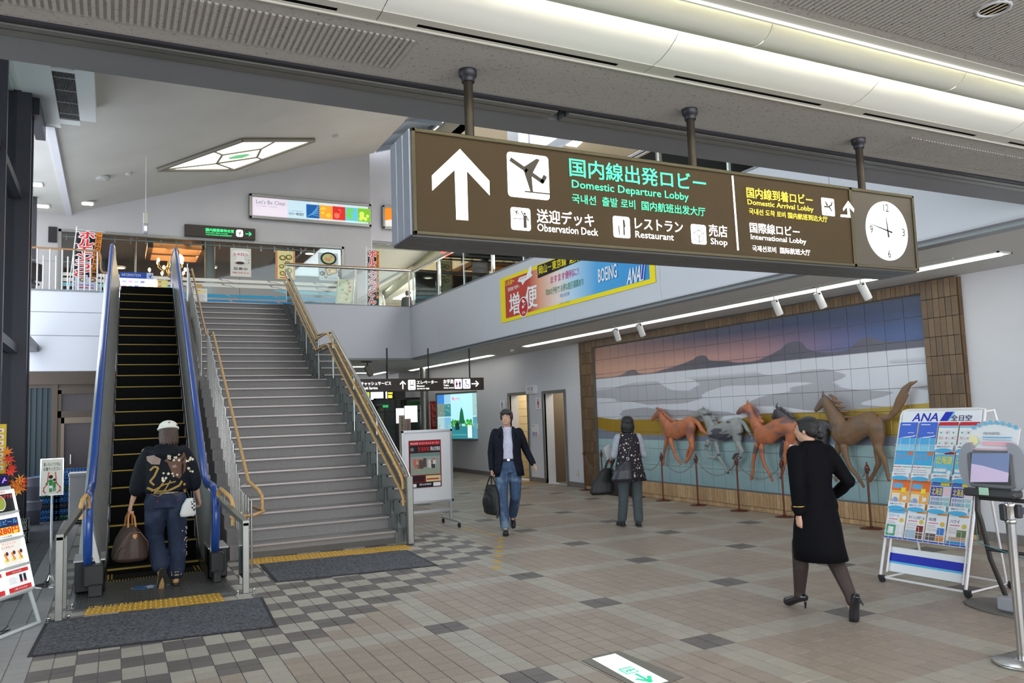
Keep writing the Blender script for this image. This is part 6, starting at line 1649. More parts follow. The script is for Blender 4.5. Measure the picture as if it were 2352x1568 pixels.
for r in range(4):
    v1_, v0_ = vr[r]-.012, vr[r+1]+.012
    b = MB(); b.bev((-WM, v0_-.022, -.005), (0, v0_-.004, .022), me_, .003, Mm); b.build('shelf_edge', ms)
    b = MB(); b.box((ug-.02, v0_, .0), (ug+.005, v1_, .012), lit, Mm); b.build('light_edge', ms); b = MB(); b.box((-.012, v0_, .0), (0, v1_, .012), lit, Mm); b.build('light_edge', ms)
    for col in range(2):
        u0_, u1_ = (ug+.012, -.02) if col else (-WM+.02, ug-.03)
        w_, h_ = u1_-u0_, v1_-v0_
        F = Flat(PM_(u0_, v0_, .001), Um, Vm, eps=.0006, off=.001)
        e_ = lambda a_, b_, c_: ink(a_, b_, c_, .25)
        if r == 0: F.rect(0,0,w_,h_,e_(25,25,28)).rect(0,h_*.82,w_,h_,e_(240,240,238)).text('うどん 新発売',w_*.1,h_*.86,w_*.7,h_*.96,e_(190,60,50),.01).disc(w_*.4,h_*.42,h_*.36,e_(215,215,200),18).disc(w_*.4,h_*.42,h_*.31,e_(150,160,70),18).text('おすすめ',w_*.45,h_*.6,w_*.97,h_*.78,e_(200,70,80),.03)
        elif r == 1: F.rect(0,0,w_,h_,e_(240,240,238)).rect(0,h_*.45,w_,h_*.82,e_(30,45,90)).text('生ビール',w_*.1,h_*.58,w_*.95,h_*.78,e_(90,170,230),.03).rect(0,h_*.14,w_,h_*.46,e_(235,200,60)).text('280円',w_*.1,h_*.16,w_*.96,h_*.46,e_(215,50,40),.05).text('おつまみ各種',w_*.05,h_*.03,w_*.6,h_*.10,e_(50,50,60))
        elif r == 2:
            F.rect(0,0,w_,h_,e_(236,232,224)).text('サンドイッチ',w_*.12,h_*.84,w_*.7,h_*.93,e_(220,110,90),.01).text('ランチセット',w_*.06,h_*.70,w_*.6,h_*.80,e_(170,80,60),.01)
            for k in range(3): F.rect(w_*(.1+.3*k),h_*.18,w_*(.28+.3*k),h_*.30,e_(225,215,110)).poly([(w_*(.10+.3*k),h_*.5),(w_*(.2+.3*k),h_*.2),(w_*(.26+.3*k),h_*.25),(w_*(.16+.3*k),h_*.55)],e_(225,140,60)).disc(w_*(.24+.3*k),h_*.5,h_*.08,e_(80,40,50),10); F.k -= .0012
        else: F.rect(0,0,w_,h_,e_(244,244,244)).rect(0,h_*.76,w_,h_*.92,e_(200,50,50)).text('限定商品 新登場',w_*.3,h_*.8,w_*.7,h_*.87,WH).rect(0,0,w_,h_*.2,e_(200,50,50)).text('1個 ¥10,000',w_*.25,h_*.05,w_*.8,h_*.15,WH,.02).rect(w_*.55,h_*.34,w_*.66,h_*.68,e_(35,40,60)).rect(w_*.72,h_*.34,w_*.83,h_*.68,e_(35,40,60)).rect(w_*.55,h_*.34,w_*.66,h_*.42,e_(170,40,60)).rect(w_*.72,h_*.34,w_*.83,h_*.42,e_(170,40,60)); jpfill(F,.02,h_*.35,w_*.45,h_*.65,e_(180,180,185),4)
        F.build('menu_card', ms)
b = MB(); b.tube([foot+Vector((-.22,-.1,.02)), foot+Vector((-.27,-.2,.0)), foot+Vector((-.20,-.15,.0)), foot+Vector((-.3,-.4,.0)), foot+Vector((-.45,-.45,.0))], .004, m_black, 5); b.build('power_cable', ms)
# display and yellow timetable poster behind it
def pxboard(name, lab, cat, x0, y0, x1, y1, Y, m, th=.02, m2=None):
    a, c = ony(x0, y1, Y), ony(x1, y0, Y); a2 = ony(x0, y0, Y)
    t = thing(name, lab, cat, ((a.x+c.x)/2, Y, a.z))
    b = MB(); b.bev((a.x, Y, a.z), (c.x, Y+th, a2.z), m2 or m, .004); b.build('panel', t)
    F = Flat((a.x, Y, a.z), (1,0,0), (0,0,1), eps=.0012); F.w, F.h = c.x-a.x, a2.z-a.z
    F.rect(.004,.004,F.w-.004,F.h-.004,m)
    return t, F
t, F = pxboard('poster', 'yellow notice with red lettering above the menu stand at the left edge', 'poster', -40, 975, 15, 1090, 9.6, ink(225,190,60))
for k in range(7): F.rect(.02, F.h*(.08+.125*k), F.w-.02, F.h*(.16+.125*k), ink(240,235,215)).rect(F.w*.7, F.h*(.10+.125*k), F.w-.04, F.h*(.13+.125*k), ink(205,60,50)); F.k -= .002
F.build('print', t)
b = MB(); P = ony(5, 1090, 9.6); b.cyl((P.x-.1, 9.62, .0), (P.x-.1, 9.62, P.z), .012, m_steel, 8); b.build('pole', t)
t, F = pxboard('screen', 'small dark screen glowing purple above the menu stand', 'screen', -30, 1092, 18, 1118, 9.3, ink(20,15,60,.4), th=.05, m2=m_black)
F.line([(F.w*.75,F.h*.3),(F.w*.85,F.h*.7)], .012, ink(140,90,255,1.2)).line([(F.w*.8,F.h*.5),(F.w*.93,F.h*.5)], .01, ink(140,90,255,1.2)); F.build('screen_image', t)
b = MB(); P = ony(0, 1118, 9.3); b.cyl((P.x, 9.33, 0), (P.x, 9.33, P.z), .015, m_black, 8); b.build('stand_pole', t)
# maple leaf garland
mg_ = thing('maple_garland', 'garland of orange and red artificial maple leaves behind the menu stand', 'decoration', tuple(ony(30, 1085, 9.5)))
b = MB(); b.tube([ony(12,1040,9.5), ony(20,1075,9.5), ony(30,1105,9.48), ony(55,1120,9.45)], .004, mat('twig_brown', (.12,.06,.03), .7), 5); b.build('twig', mg_)
LC = [mat('leaf_orange', (.85,.22,.02), .6), mat('leaf_red', (.75,.05,.02), .6), mat('leaf_amber', (.9,.42,.05), .6)]
rr = random.Random(8)
for k, (x, y, s_) in enumerate([(17,1037,.06),(20,1055,.075),(16,1062,.05),(24,1082,.075),(27,1074,.05),(38,1112,.07),(45,1118,.075),(50,1106,.06),(40,1126,.07),(52,1120,.05),(33,1108,.06),(46,1100,.06),(36,1118,.05),(55,1104,.05)]):
    P = ony(x, y, 9.5+rr.uniform(-.05,.05)); a0 = rr.uniform(0, 6.28); tilt = Matrix.Rotation(rr.uniform(-.5,.5), 3, 'X') @ Matrix.Rotation(rr.uniform(-.4,.4), 3, 'Z')
    ring = []
    for i in range(14):
        r_ = s_*(1. if i % 2 == 0 else .38)*(1 if i not in (7,) else .6); a_ = a0+2*PI*i/14
        ring.append(P + tilt @ Vector((r_*math.cos(a_), (.006 if i % 2 else -.008), r_*math.sin(a_))))
    b = MB(); b.add([P+Vector((0,.004,0))]+ring, [(0, 1+i, 1+(i+1) % 14) for i in range(14)], LC[k % 3 if k != 3 else 1]); b.add([P+Vector((0,.006,0))]+[q_+Vector((0,.002,0)) for q_ in ring], [(0, 1+(i+1) % 14, 1+i) for i in range(14)], LC[k % 3 if k != 3 else 1]); b.build('leaf', mg_)
# caution sign
YC = 10.2
cs = thing('caution_sign', 'framed escalator safety sign with a green mother and child on a chrome pole', 'sign', (-.6, YC+.02, 0))
a, c = ony(91, 1140, YC), ony(148, 1050, YC)
b = MB(); b.bev((a.x, YC, a.z-.0), (c.x, YC+.02, c.z), m_chrome, .006); b.build('frame', cs)
F = Flat((a.x, YC, a.z), (1,0,0), (0,0,1), eps=.0006); w_, h_ = c.x-a.x, c.z-a.z
F.rect(.012,.012,w_-.012,h_-.012,ink(232,232,220)).text('黄いろいワク内に',w_*.14,h_*.78,w_*.86,h_*.88,ink(30,30,30),.02).text('お乗りください',w_*.14,h_*.66,w_*.86,h_*.76,ink(30,30,30),.02)
rp = ink(220,110,105)
F.line([(w_*.36,h_*.62),(w_*.30,h_*.30),(w_*.17,h_*.22),(w_*.15,h_*.13),(w_*.24,h_*.08)],.012,rp).line([(w_*.64,h_*.62),(w_*.68,h_*.34),(w_*.84,h_*.22),(w_*.84,h_*.13),(w_*.72,h_*.08)],.012,rp)
for k in range(4): F.line([(w_*.40,h_*(.62-.03*k)),(w_*.60,h_*(.62-.03*k))],.002,ink(225,190,130)); F.k -= .0006
F.k += .001
gn, bk2 = ink(40,140,70), ink(20,20,20)
F.disc(w_*.45,h_*.50,w_*.085,bk2,14).poly([(w_*.38,h_*.43),(w_*.52,h_*.43),(w_*.53,h_*.27),(w_*.38,h_*.27)],gn).rect(w_*.39,h_*.2,w_*.52,h_*.27,WH).rect(w_*.40,h_*.10,w_*.45,h_*.2,gn).rect(w_*.47,h_*.10,w_*.51,h_*.2,gn).line([(w_*.39,h_*.41),(w_*.24,h_*.31)],.01,gn)
F.disc(w_*.60,h_*.42,w_*.06,bk2,12).poly([(w_*.55,h_*.37),(w_*.66,h_*.37),(w_*.66,h_*.22),(w_*.55,h_*.22)],gn).rect(w_*.56,h_*.12,w_*.60,h_*.22,gn).rect(w_*.62,h_*.12,w_*.655,h_*.22,gn); F.build('print', cs)
mx_ = (a.x+c.x)/2+.0
b = MB(); b.cyl((mx_, YC+.025, .05), (mx_, YC+.025, a.z+.05), .012, m_chrome, 12); b.build('pole', cs)
b = MB(); b.lathe([(.17,.0),(.172,.006),(.15,.016),(.07,.03),(.035,.06),(.022,.10),(.014,.11)], m_chrome, (mx_, YC+.025, 0), 28); b.build('base', cs)

# crates, tubs and box by the doorway ---------------------------------------------------
def crate_mesh(w, d, h, m):
    b = MB(); t_ = .012
    b.box((0,0,0),(w,d,.01),m)
    for (y0,y1) in ((0,t_),(d-t_,d)):
        b.box((0,y0,h-.025),(w,y1,h),m); b.box((0,y0,0),(w,y1,.02),m); b.box((0,y0,h*.45),(w,y1,h*.58),m)
        n = 9
        for k in range(n+1): x = k*(w-.014)/n; b.box((x,y0,0),(x+.014,y1,h),m)
    for (x0,x1) in ((0,t_),(w-t_,w)):
        b.box((x0,0,h-.025),(x1,d,h),m); b.box((x0,0,0),(x1,d,.02),m)
        for k in range(6): y = k*(d-.014)/5; b.box((x0,y,0),(x1,y+.014,h),m)
    return b
cb = [mat('crate_blue', (.01,.13,.42), .45), mat('crate_green', (.01,.12,.08), .45), mat('crate_navy', (.03,.04,.07), .5)]
order = [[0,0,2,0,1,0,1,0],[1,0,2,0,0,1,0]]
ordn = ['bottom','second','third','fourth','fifth','sixth','seventh','eighth']
cn = ['blue','green','dark']
for s_, (xpx, lst) in enumerate(((76, order[0]), (122, order[1]))):
    P = onz(xpx, 1197); hh_ = .105
    for k, ci in enumerate(lst):
        b = crate_mesh(.43, .30, hh_-.004, cb[ci])
        b.v = [(v[0]+P.x, v[1]+17.2, v[2]+k*hh_+.001) for v in b.v]
        o = b.build('crate'); recenter(o); tag(o, '%s plastic crate, %s from the floor in the %s stack by the brown door' % (cn[ci], ordn[k] if k else 'lowest', 'left' if s_ == 0 else 'right'), 'crate', 'plastic crates by the brown door')
P = onz(122, 1197)
b = crate_mesh(.50, .34, .19, cb[0]); b.v = [(v[0]+P.x+.06, v[1]+17.22, v[2]+7*.105+.002) for v in b.v]; o = b.build('crate'); recenter(o); tag(o, 'larger light blue crate on top of the right crate stack', 'crate', 'plastic crates by the brown door')
P = onz(157, 1197); t = thing('white_box', 'white lidded box on a small black dolly left of the escalator', 'box', (P.x+.2, 16.3, 0))
b = MB(); x_ = ony(157,1190,16.3).x; b.bev((x_, 16.3, .10), (x_+.5, 16.7, .86), mat('box_white', (.85,.85,.88), .5, noise_amt=.05, scale=3), .01); b.build('body', t)
b = MB(); b.bev((x_-.01, 16.29, .83), (x_+.51, 16.71, .90), mat('box_white'), .01); b.build('lid', t)
b = MB(); b.bev((x_-.03, 16.27, .05), (x_+.52, 16.72, .095), m_black, .008)
for dx in (.03, .45): b.cyl((x_+dx, 16.3, .026), (x_+dx+.03, 16.3, .026), .025, m_rubber, 10); b.cyl((x_+dx, 16.66, .026), (x_+dx+.03, 16.66, .026), .025, m_rubber, 10)
b.build('dolly', t)
for k in range(2):
    b = MB(); P = ony(57, 1190, 16.6); z0 = .001+k*.42
    b.lathe([(.115,z0),(.15,z0+.40),(.165,z0+.41),(.165,z0+.425),(.15,z0+.425),(.12,z0+.02),(.0,z0+.02)][::1], mat('tub_grey', (.16,.17,.22), .5), (P.x+.10, 16.75, 0), 18)
    o = b.build('tub'); recenter(o); tag(o, ['grey plastic tub standing on the floor beside the dark column', 'grey plastic tub stacked on the other tub beside the dark column'][k], 'tub', 'grey tubs')
for k in range(2):
    P = ony(38, 1190, 14.2); b = crate_mesh(.28, .25, .17, mat('basket_white', (.55,.62,.58), .5)); b.v = [(v[0]+P.x-.13, v[1]+14.2, v[2]+.15+k*.18-.149) for v in b.v]; o = b.build('basket'); recenter(o); tag(o, ['white openwork basket standing low before the dark column', 'white openwork basket stacked on the lower basket before the column'][k], 'basket', 'white baskets')
# ================================================================== UPPER FLOOR
# railing along the left edge
ur = thing('upper_railing', 'slender steel railing with a wooden rail on the upper floor left of the escalator', 'railing', (-1.0, 19.3, 4.63))
YR = 19.3
rz = lambda x: ony(x, 600, YR).x
zt_ = ony(100, 566, YR).z; zt2 = ony(205, 578, YR).z; zr = (zt_+zt2)/2
b = MB(); xe = rz(232)
b.tube([(-2.3, YR, zr), (xe-.10, YR, zr), (xe-.03, YR, zr-.03), (xe, YR, zr-.12), (xe, YR, zr-.38), (xe+.03, YR, zr-.46), (xe+.18, YR, zr-.48)], .022, mat('wood_rail_dark', (.36,.19,.08), .4), 10); b.build('wooden_rail', ur)
b = MB(); b.tube([(-2.3, YR, zr-.26), (xe-.02, YR, zr-.28)], .006, m_steel, 6); b.tube([(xe, YR, zr-.62), (xe+.28, YR, zr-.64)], .008, m_steel, 6); b.build('middle_bar', ur)
for k, x in enumerate([71, 86, 100, 115, 129, 143, 156, 169, 181, 195, 208, 224]):
    X = rz(x); tall = k % 2 == 1
    b = MB(); b.cyl((X, YR, 4.63), (X, YR, zr+.0 if tall else zr-.16), .016, m_steel, 8); b.build('baluster', ur)
for x in (233, 240, 247):
    X = rz(x); b = MB(); b.cyl((X, YR, 4.63), (X, YR, zr-.5), .014, m_steel, 8); b.build('baluster', ur)
# glass balustrades of the balcony
gb = thing('balcony_balustrade', 'glass balustrade with steel and wood rail on the far balcony edge beside the stair top', 'railing', (5.4, 20.05, 4.63))
YG = 20.05; zh = 5.585
b = MB(); b.tube([(XR(20)+.12, YG, zh), (7.08, YG, zh)], .035, m_steel, 12); b.build('top_tube', gb)
b = MB(); b.tube([(XR(20)+.12, YG, zh+.04), (7.08, YG, zh+.04)], .03, m_wood, 8, flat=(.5, (0,0,1))); b.build('wooden_cap', gb)
for x in (XR(20)+.15, 5.58, 7.04):
    b = MB(); b.cyl((x, YG, 4.63), (x, YG, zh), .02, m_steel, 10); b.build('post', gb)
for (a, c) in ((XR(20)+.2, 5.54), (5.62, 7.0)):
    b = MB(); b.box((a, YG-.005, 4.66), (c, YG+.005, zh-.05), m_glass); b.build('glass_panel', gb)
gb2 = thing('balcony_balustrade', 'long glass balustrade with a steel rail above the white fascia with the banner', 'railing', (7.12, 11, 4.63))
b = MB(); b.tube([(7.12, 6.3, 5.57), (7.12, 20.0, 5.57)], .035, m_steel, 12); b.build('top_tube', gb2)
for y in (6.35, 7.75, 9.2, 10.65, 12.1, 13.55, 15.0, 16.5, 18.1, 19.95):
    b = MB(); b.cyl((7.12, y, 4.63), (7.12, y, 5.56), .018, m_steel, 10); b.build('post', gb2)
yy = [6.35, 9.2, 12.1, 15.0, 18.1, 19.95]
for a, c in zip(yy[:-1], yy[1:]):
    b = MB(); b.box((7.115, a+.05, 4.66), (7.125, c-.05, 5.5), m_glass); b.build('glass_panel', gb2)

# diamond ceiling light in the slope -------------------------------------------
def onsl(x, y, dz=0.):
    d = ray(x, y); n = Vector((-.317, 0, 1)); c = 7.44+.317*1.115+dz
    return CAM + d*((c-n.dot(CAM))/n.dot(d))
dl = thing('ceiling_light', 'large diamond shaped ceiling light with a small green motif in the sloped ceiling', 'light', tuple(onsl(545, 355, -.05)))
A, B_, C_, D_ = [onsl(*p, -.03) for p in ((363,388),(556,320),(722,320),(537,387))]
ctr = (A+B_+C_+D_)/4
sun_em = mat('diamond_light_lit', (1,1,.88), .5, emit=2.3); fr_m = mat('diamond_light_frame', (.22,.20,.16), .4)
i1, i2, i3, i4 = [onsl(*p, -.03) for p in ((497,373),(590,359),(600,339),(510,353))]
for q_ in ((A, i1, i4), (A, i4, B_), (B_, i4, i3), (B_, i3, C_), (C_, i3, i2), (C_, i2, D_), (D_, i2, i1), (D_, i1, A)):
    pass
cells = [(A, B_.lerp(A, .42), i4, i1), (B_.lerp(A, .42), B_, C_.lerp(B_, .5), i4), (C_.lerp(B_, .5), C_, i2, i3), (i4, C_.lerp(B_, .5), i3), (i2, C_, D_, D_.lerp(A, .45)), (i1, i2, D_.lerp(A, .45), A)]
dn = Vector((0,0,-.02))
# four panels around the centre panel
cells = [(A, B_.lerp(A, .35), i4, i1), (B_.lerp(A, .35), B_, B_.lerp(C_, .45), i4), (i4, B_.lerp(C_, .45), C_, i3), (i3, C_, D_.lerp(C_, .35), i2), (i2, D_.lerp(C_, .35), D_, i1), (i1, D_, A)]
for q_ in cells:
    b = MB(); b.add([p+dn for p in q_], [tuple(range(len(q_)))], sun_em); b.build('lit_panel', dl)
b = MB(); b.add([p+dn for p in (i1, i2, i3, i4)], [(0,1,2,3)], mat('diamond_centre', (.85,.85,.62), .5, emit=.8)); 
g_ = (i1+i2+i3+i4)/4
b.add([g_+dn*2+(i2-i1)*a_+(i4-i1)*c_ for a_, c_ in ((-.2,-.15),(.1,-.25),(.28,.0),(.15,.2),(-.1,.22),(-.28,.05))], [tuple(range(6))], mat('green_motif', (.15,.55,.25), .5, emit=.4)); b.build('centre_panel', dl)
b = MB()
for s_, e_ in ((A,B_),(B_,C_),(C_,D_),(D_,A)): b.tube([s_+dn, e_+dn], .06, fr_m, 4)
for s_, e_ in ((i1,i2),(i2,i3),(i3,i4),(i4,i1),(i1,A),(i4,B_.lerp(A,.35)),(i3,B_.lerp(C_,.45)),(i2,D_.lerp(C_,.35)),(i1,D_)): b.tube([s_+dn, e_+dn], .035, fr_m, 4)
b.build('frame', dl)
# small ceiling fittings
dlab = [('square recessed downlight near the top of the dark column', (80,421)), ('square recessed downlight above the upper left railing', (98,471)), ('square recessed downlight in the low end of the sloped ceiling', (200,465))]
de = mat('downlight_lit', (1,.95,.8), .5, emit=4)
for k, (lab, p) in enumerate(dlab):
    P = onz(*p, 7.42) if k < 2 else onsl(*p)
    t = thing('downlight', lab, 'light', tuple(P-Vector((0,0,.02))))
    b = MB(); b.bev((P.x-.17, P.y-.17, P.z-.03), (P.x+.17, P.y+.17, P.z-.0), m_white, .01); b.build('trim', t)
    b = MB(); b.bev((P.x-.12, P.y-.12, P.z-.045), (P.x+.12, P.y+.12, P.z-.031), de, .004); b.build('lens', t)
for lab, p, r_ in (('round speaker disc in the sloped ceiling left of the diamond light', (235,407), .17), ('small round detector in the sloped ceiling below the speaker disc', (295,397), .08), ('small pale detector in the sloped ceiling right of the diamond light', (770,310), .09), ('small detector in the sloped ceiling under the right tip of the diamond light', (573,389), .08)):
    P = onsl(*p); t = thing('ceiling_fitting', lab, 'detector', tuple(P-Vector((0,0,.05))))
    b = MB(); b.lathe([(r_*.5,-.07),(r_*.9,-.05),(r_,-.01),(r_*.9,.02)], mat('fitting_grey', (.42,.42,.40), .5), tuple(P), 16); b.build('cover', t)
rg = thing('downlight', 'round ring downlight in the near ceiling at the top right corner', 'light', (3.23, 1.9, 3.28))
P = onz(2282, 17, 3.3); b = MB()
b.lathe([(.052,-.001),(.056,-.012),(.066,-.012),(.070,-.001)], mat('ring_grey', (.45,.46,.47), .4), (P.x, P.y, 3.3), 28); b.build('ring', rg)
b = MB(); b.cyl((P.x, P.y, 3.293), (P.x, P.y, 3.297), .052, mat('downlight_cup', (.50,.42,.28), .35), 24); b.build('reflector', rg)
# hanging announcement unit
t = thing('hanging_speaker', 'pale hanging box with a small lit window in front of the upper wall', 'speaker', tuple(ony(338, 530, 20)))
a, c = ony(329, 513, 20), ony(341, 488, 20)
b = MB(); b.bev((a.x, 20, a.z), (c.x, 20.12, c.z), mat('unit_cream', (.55,.53,.45), .5), .01); b.build('upper_box', t)
a, c = ony(328, 535, 20), ony(340, 514, 20); b = MB(); b.bev((a.x, 20, a.z), (c.x, 20.12, c.z), mat('unit_lilac', (.38,.37,.45), .5), .015); b.build('lower_box', t)
a, c = ony(332, 529, 20), ony(337, 520, 20); b = MB(); b.box((a.x, 19.985, a.z), (c.x, 20, c.z), mat('unit_window', (.9,1,.7), .4, emit=2.5)); b.build('lit_window', t)
P = ony(335, 488, 20); b = MB(); b.cyl((P.x, 20.06, P.z), (P.x, 20.06, zs(P.x)), .006, m_white, 5); b.build('wire', t)

# window posters ------------------------------------------------------------------
YP = YB+.022
t, F = pxboard('poster', 'white coffee cup poster with red lettering on the restaurant window', 'poster', 529, 634, 577, 569, YP, ink(215,213,205), th=.012)
w_, h_ = F.w, F.h
F.text('6時15分より', w_*.1, h_*.83, w_*.88, h_*.90, ink(190,45,60), .02).text('営業中', w_*.15, h_*.67, w_*.82, h_*.77, ink(40,40,45), .02)
F.disc(w_*.5, h_*.16, w_*.42, ink(235,235,232), 22, h_*.10).poly([(w_*.2,h_*.55),(w_*.72,h_*.52),(w_*.66,h_*.26),(w_*.5,h_*.16),(w_*.34,h_*.2)], ink(232,232,228)).disc(w_*.46,h_*.53,w_*.26,ink(190,185,180),20,h_*.07).disc(w_*.46,h_*.52,w_*.21,ink(70,50,45),20,h_*.045)
F.line([(w_*.72,h_*.48),(w_*.88,h_*.50),(w_*.9,h_*.4),(w_*.7,h_*.3)], .03, ink(225,225,222)).text('シャロン', w_*.14, h_*.16, w_*.84, h_*.27, ink(205,40,45), .03); F.build('print', t)
def dish(F, u, v, r, rim, food, m2=None):
    F.disc(u, v, r, ink(*rim), 16, r*.8).disc(u, v, r*.78, ink(*food), 14, r*.6)
    for k in range(5): F.disc(u+rr.uniform(-.4,.4)*r, v+rr.uniform(-.3,.3)*r, r*.18, ink(*(m2 or (230,220,150))), 7); F.k -= .001
    F.k += .001
rr = random.Random(12)
t, F = pxboard('poster', 'cream menu poster with red side stripes hanging on the restaurant window', 'poster', 633, 640, 678, 575, YP, ink(232,222,160), th=.012)
w_, h_ = F.w, F.h; F.rect(.01,0,w_*.09,h_,ink(220,120,90)).rect(w_*.91,0,w_-.01,h_,ink(225,140,110)).rect(w_*.2,h_*.94,w_*.8,h_*.97,ink(215,70,50))
for (u, v, r_) in ((.35,.80,.13),(.62,.84,.12),(.66,.70,.15),(.3,.55,.11),(.6,.45,.13),(.35,.25,.14),(.68,.22,.14)): dish(F, w_*u, h_*v, w_*r_*1.15, (40,40,35), (200,190,110))
F.build('print', t)
t, F = pxboard('poster', 'pale blue menu poster with a noodle plate near the right end of the window', 'poster', 732, 643, 777, 580, YP, ink(200,212,212), th=.012)
w_, h_ = F.w, F.h; dish(F, w_*.18, h_*.75, w_*.15, (30,30,30), (60,60,50)); dish(F, w_*.35, h_*.88, w_*.10, (200,200,190), (110,70,50))
F.poly([(w_*.45,h_*.83),(w_*.97,h_*.70),(w_*.85,h_*.40),(w_*.3,h_*.58)], ink(110,40,30)).poly([(w_*.47,h_*.80),(w_*.93,h_*.69),(w_*.83,h_*.44),(w_*.35,h_*.59)], ink(215,190,130))
for k in range(6): F.disc(w_*(.45+.07*k), h_*(.62+.01*k), w_*.05, ink(*rr.choice([(230,210,120),(240,235,220),(220,130,90),(50,50,50)])), 8); F.k -= .001
F.k += .001; dish(F, w_*.5, h_*.2, w_*.42, (35,40,45), (195,205,140), (230,150,120)); F.text('季節の御膳', w_*.5, h_*.90, w_*.92, h_*.94, ink(110,150,160)); F.build('print', t)

# nobori flags -----------------------------------------------------------------------
def nobori(x0, y0, x1, y1, Y, lab, lean):
    """flag corners: top-left pixel and bottom-right pixel"""
    a, c = ony(x0, y0, Y), ony(x1, y0, Y); zb = 4.95; top = a.z
    t = thing('nobori_flag', lab, 'flag', (a.x, Y, 4.6))
    w_ = c.x-a.x; L_ = top-zb
    U = Vector((1, 0, 0)); V = Vector((lean, 0, 1)).normalized()
    O = Vector((a.x, Y, top)) - V*L_
    b = MB(); b.tube([O-V*(O.z-4.62)-U*.05, Vector((a.x, Y, top))+V*.12-U*.05], .012, m_white, 8); b.build('pole', t)
    b = MB(); b.tube([Vector((a.x-.08, Y, top+.05)), Vector((c.x+.05, Y, top+.03))], .008, m_white, 6)
    for k in range(5): p = Vector((a.x, Y, top))-V*(L_*k/4.5); b.tube([p-U*.05, p+U*.02], .012, m_white, 5)
    b.build('cross_arm', t)
    b = MB(); n = 14; vs = []
    for i in range(n+1):
        p = O+V*(L_*i/n)
        for j in range(4): vs.append(p+U*(w_*j/3)+Vector((0, .02*math.sin(i*.9+j), 0)))
    fs = [(i*4+j, i*4+j+1, i*4+j+5, i*4+j+4) for i in range(n) for j in range(3)]
    b.add(vs, fs, ink(28,28,40)); b.add([v+Vector((0,.004,0)) for v in vs], [f[::-1] for f in fs], ink(28,28,40)); b.build('cloth', t)
    F = Flat(O + Vector((0,-.03,0)), U, V, eps=.003)
    F.rect(w_*.73, L_*.12, w_, L_, ink(235,140,50))
    ws, rs = ink(240,235,235), ink(222,40,35)
    s_ = 'ホルモンうどん'; h = L_/len(s_)
    for i, c_ in enumerate(s_):
        v0 = L_-(i+1)*h+.02
        for dx, dz in ((-.022,0),(.022,0),(0,.022),(0,-.022),(-.016,.016),(.016,-.016),(.016,.016),(-.016,-.016)): F.text(c_, w_*.06+dx, v0+dz, w_*.68+dx, v0+h*.9+dz, ws, .05); F.k -= F.e*.9
    F.k += .004
    for i, c_ in enumerate(s_):
        v0 = L_-(i+1)*h+.02; F.text(c_, w_*.06, v0, w_*.68, v0+h*.9, rs, .045); F.k -= F.e
    F.k += .004
    F.vtext('こだわりの素材と味！', w_*.77, L_*.16, w_*.96, L_*.98, ink(30,25,30), .03); F.build('print', t)
nobori(181, 532, 236, 690, 20.6, 'dark nobori flag with red lettering behind the upper left railing', .10)
nobori(845, 575, 870, 700, 22.2, 'dark nobori flag with red lettering beside the corridor corner', .02)
# small price board in front of the flag
t, F = pxboard('notice_board', 'pale blue noodle price board leaning before the left nobori flag', 'board', 172, 672, 222, 636, 20.3, ink(200,208,225), th=.02)
F.h2 = F.h; w_, h_ = F.w, F.h
F.rect(w_*.2,h_*.62,w_*.6,h_*.70,ink(200,60,70)).rect(w_*.65,h_*.62,w_*.85,h_*.70,ink(200,60,70)).rect(w_*.1,h_*.45,w_*.85,h_*.52,ink(160,110,170)); dish(F, w_*.35, h_*.15, w_*.14, (60,50,50), (180,160,120)); dish(F, w_*.8, h_*.15, w_*.14, (60,50,50), (190,120,70)); F.build('print', t)
b = MB(); P = ony(180, 672, 20.3); b.box((P.x, 20.33, 4.61), (P.x+.03, 20.36, P.z+.2), m_white); b.box((P.x+.4, 20.33, 4.61), (P.x+.43, 20.36, P.z+.2), m_white); b.build('leg', t)
# information light box at the escalator head
t, F = pxboard('information_board', 'backlit floor guide with a blue INFORMATION header at the escalator head', 'board', 262, 680, 360, 638, 21.6, ink(240,240,248,1.1), th=.15)
w_, h_ = F.w, F.h
cc_ = [(210,190,225),(150,160,215),(190,150,190),(150,170,220),(120,120,190)]
for r in range(3):
    for c in range(5): F.rect(w_*(.05+.14*c), h_*(.1+.26*r), w_*(.15+.14*c), h_*(.24+.26*r), ink(*cc_[(c+r) % 5], .9)); F.k -= .001
F.k += .001; F.rect(w_*.78,h_*.4,w_*.92,h_*.85,ink(250,225,110,.9)).rect(w_*.8,h_*.1,w_*.93,h_*.4,ink(240,200,225,.9)).text('エアターミナルビルのご案内', w_*.1, h_*.88, w_*.6, h_*.95, ink(90,110,190,.6)); F.build('print', t)
a, c = ony(275, 637, 21.6), ony(352, 627, 21.6)
b = MB(); b.bev((a.x, 21.6, a.z), (c.x, 21.72, c.z), ink(45,85,170), .01); hb = b.build('header', t)
F = Flat((a.x, 21.6, a.z), (1,0,0), (0,0,1), eps=.002); w_, h_ = c.x-a.x, c.z-a.z; F.rect(w_*.8,0,w_,h_,ink(190,205,235)).text('INFORMATION', w_*.06, h_*.25, w_*.62, h_*.75, ink(215,220,245), .01).line([(w_*.88,h_*.5),(w_*.91,h_*.2),(w_*.95,h_*.7)], .02, ink(50,80,150)); F.build('lettering', hb)
b = MB(); b.box((a.x+.1, 21.64, 4.61), (a.x+.16, 21.70, a.z), m_steel2); b.box((c.x-.2, 21.64, 4.61), (c.x-.14, 21.70, a.z), m_steel2); b.build('leg', t)
t, F = pxboard('notice_board', 'small yellow board with red and blue rows right of the information light box', 'board', 361, 668, 385, 643, 21.7, ink(232,225,140), th=.03)
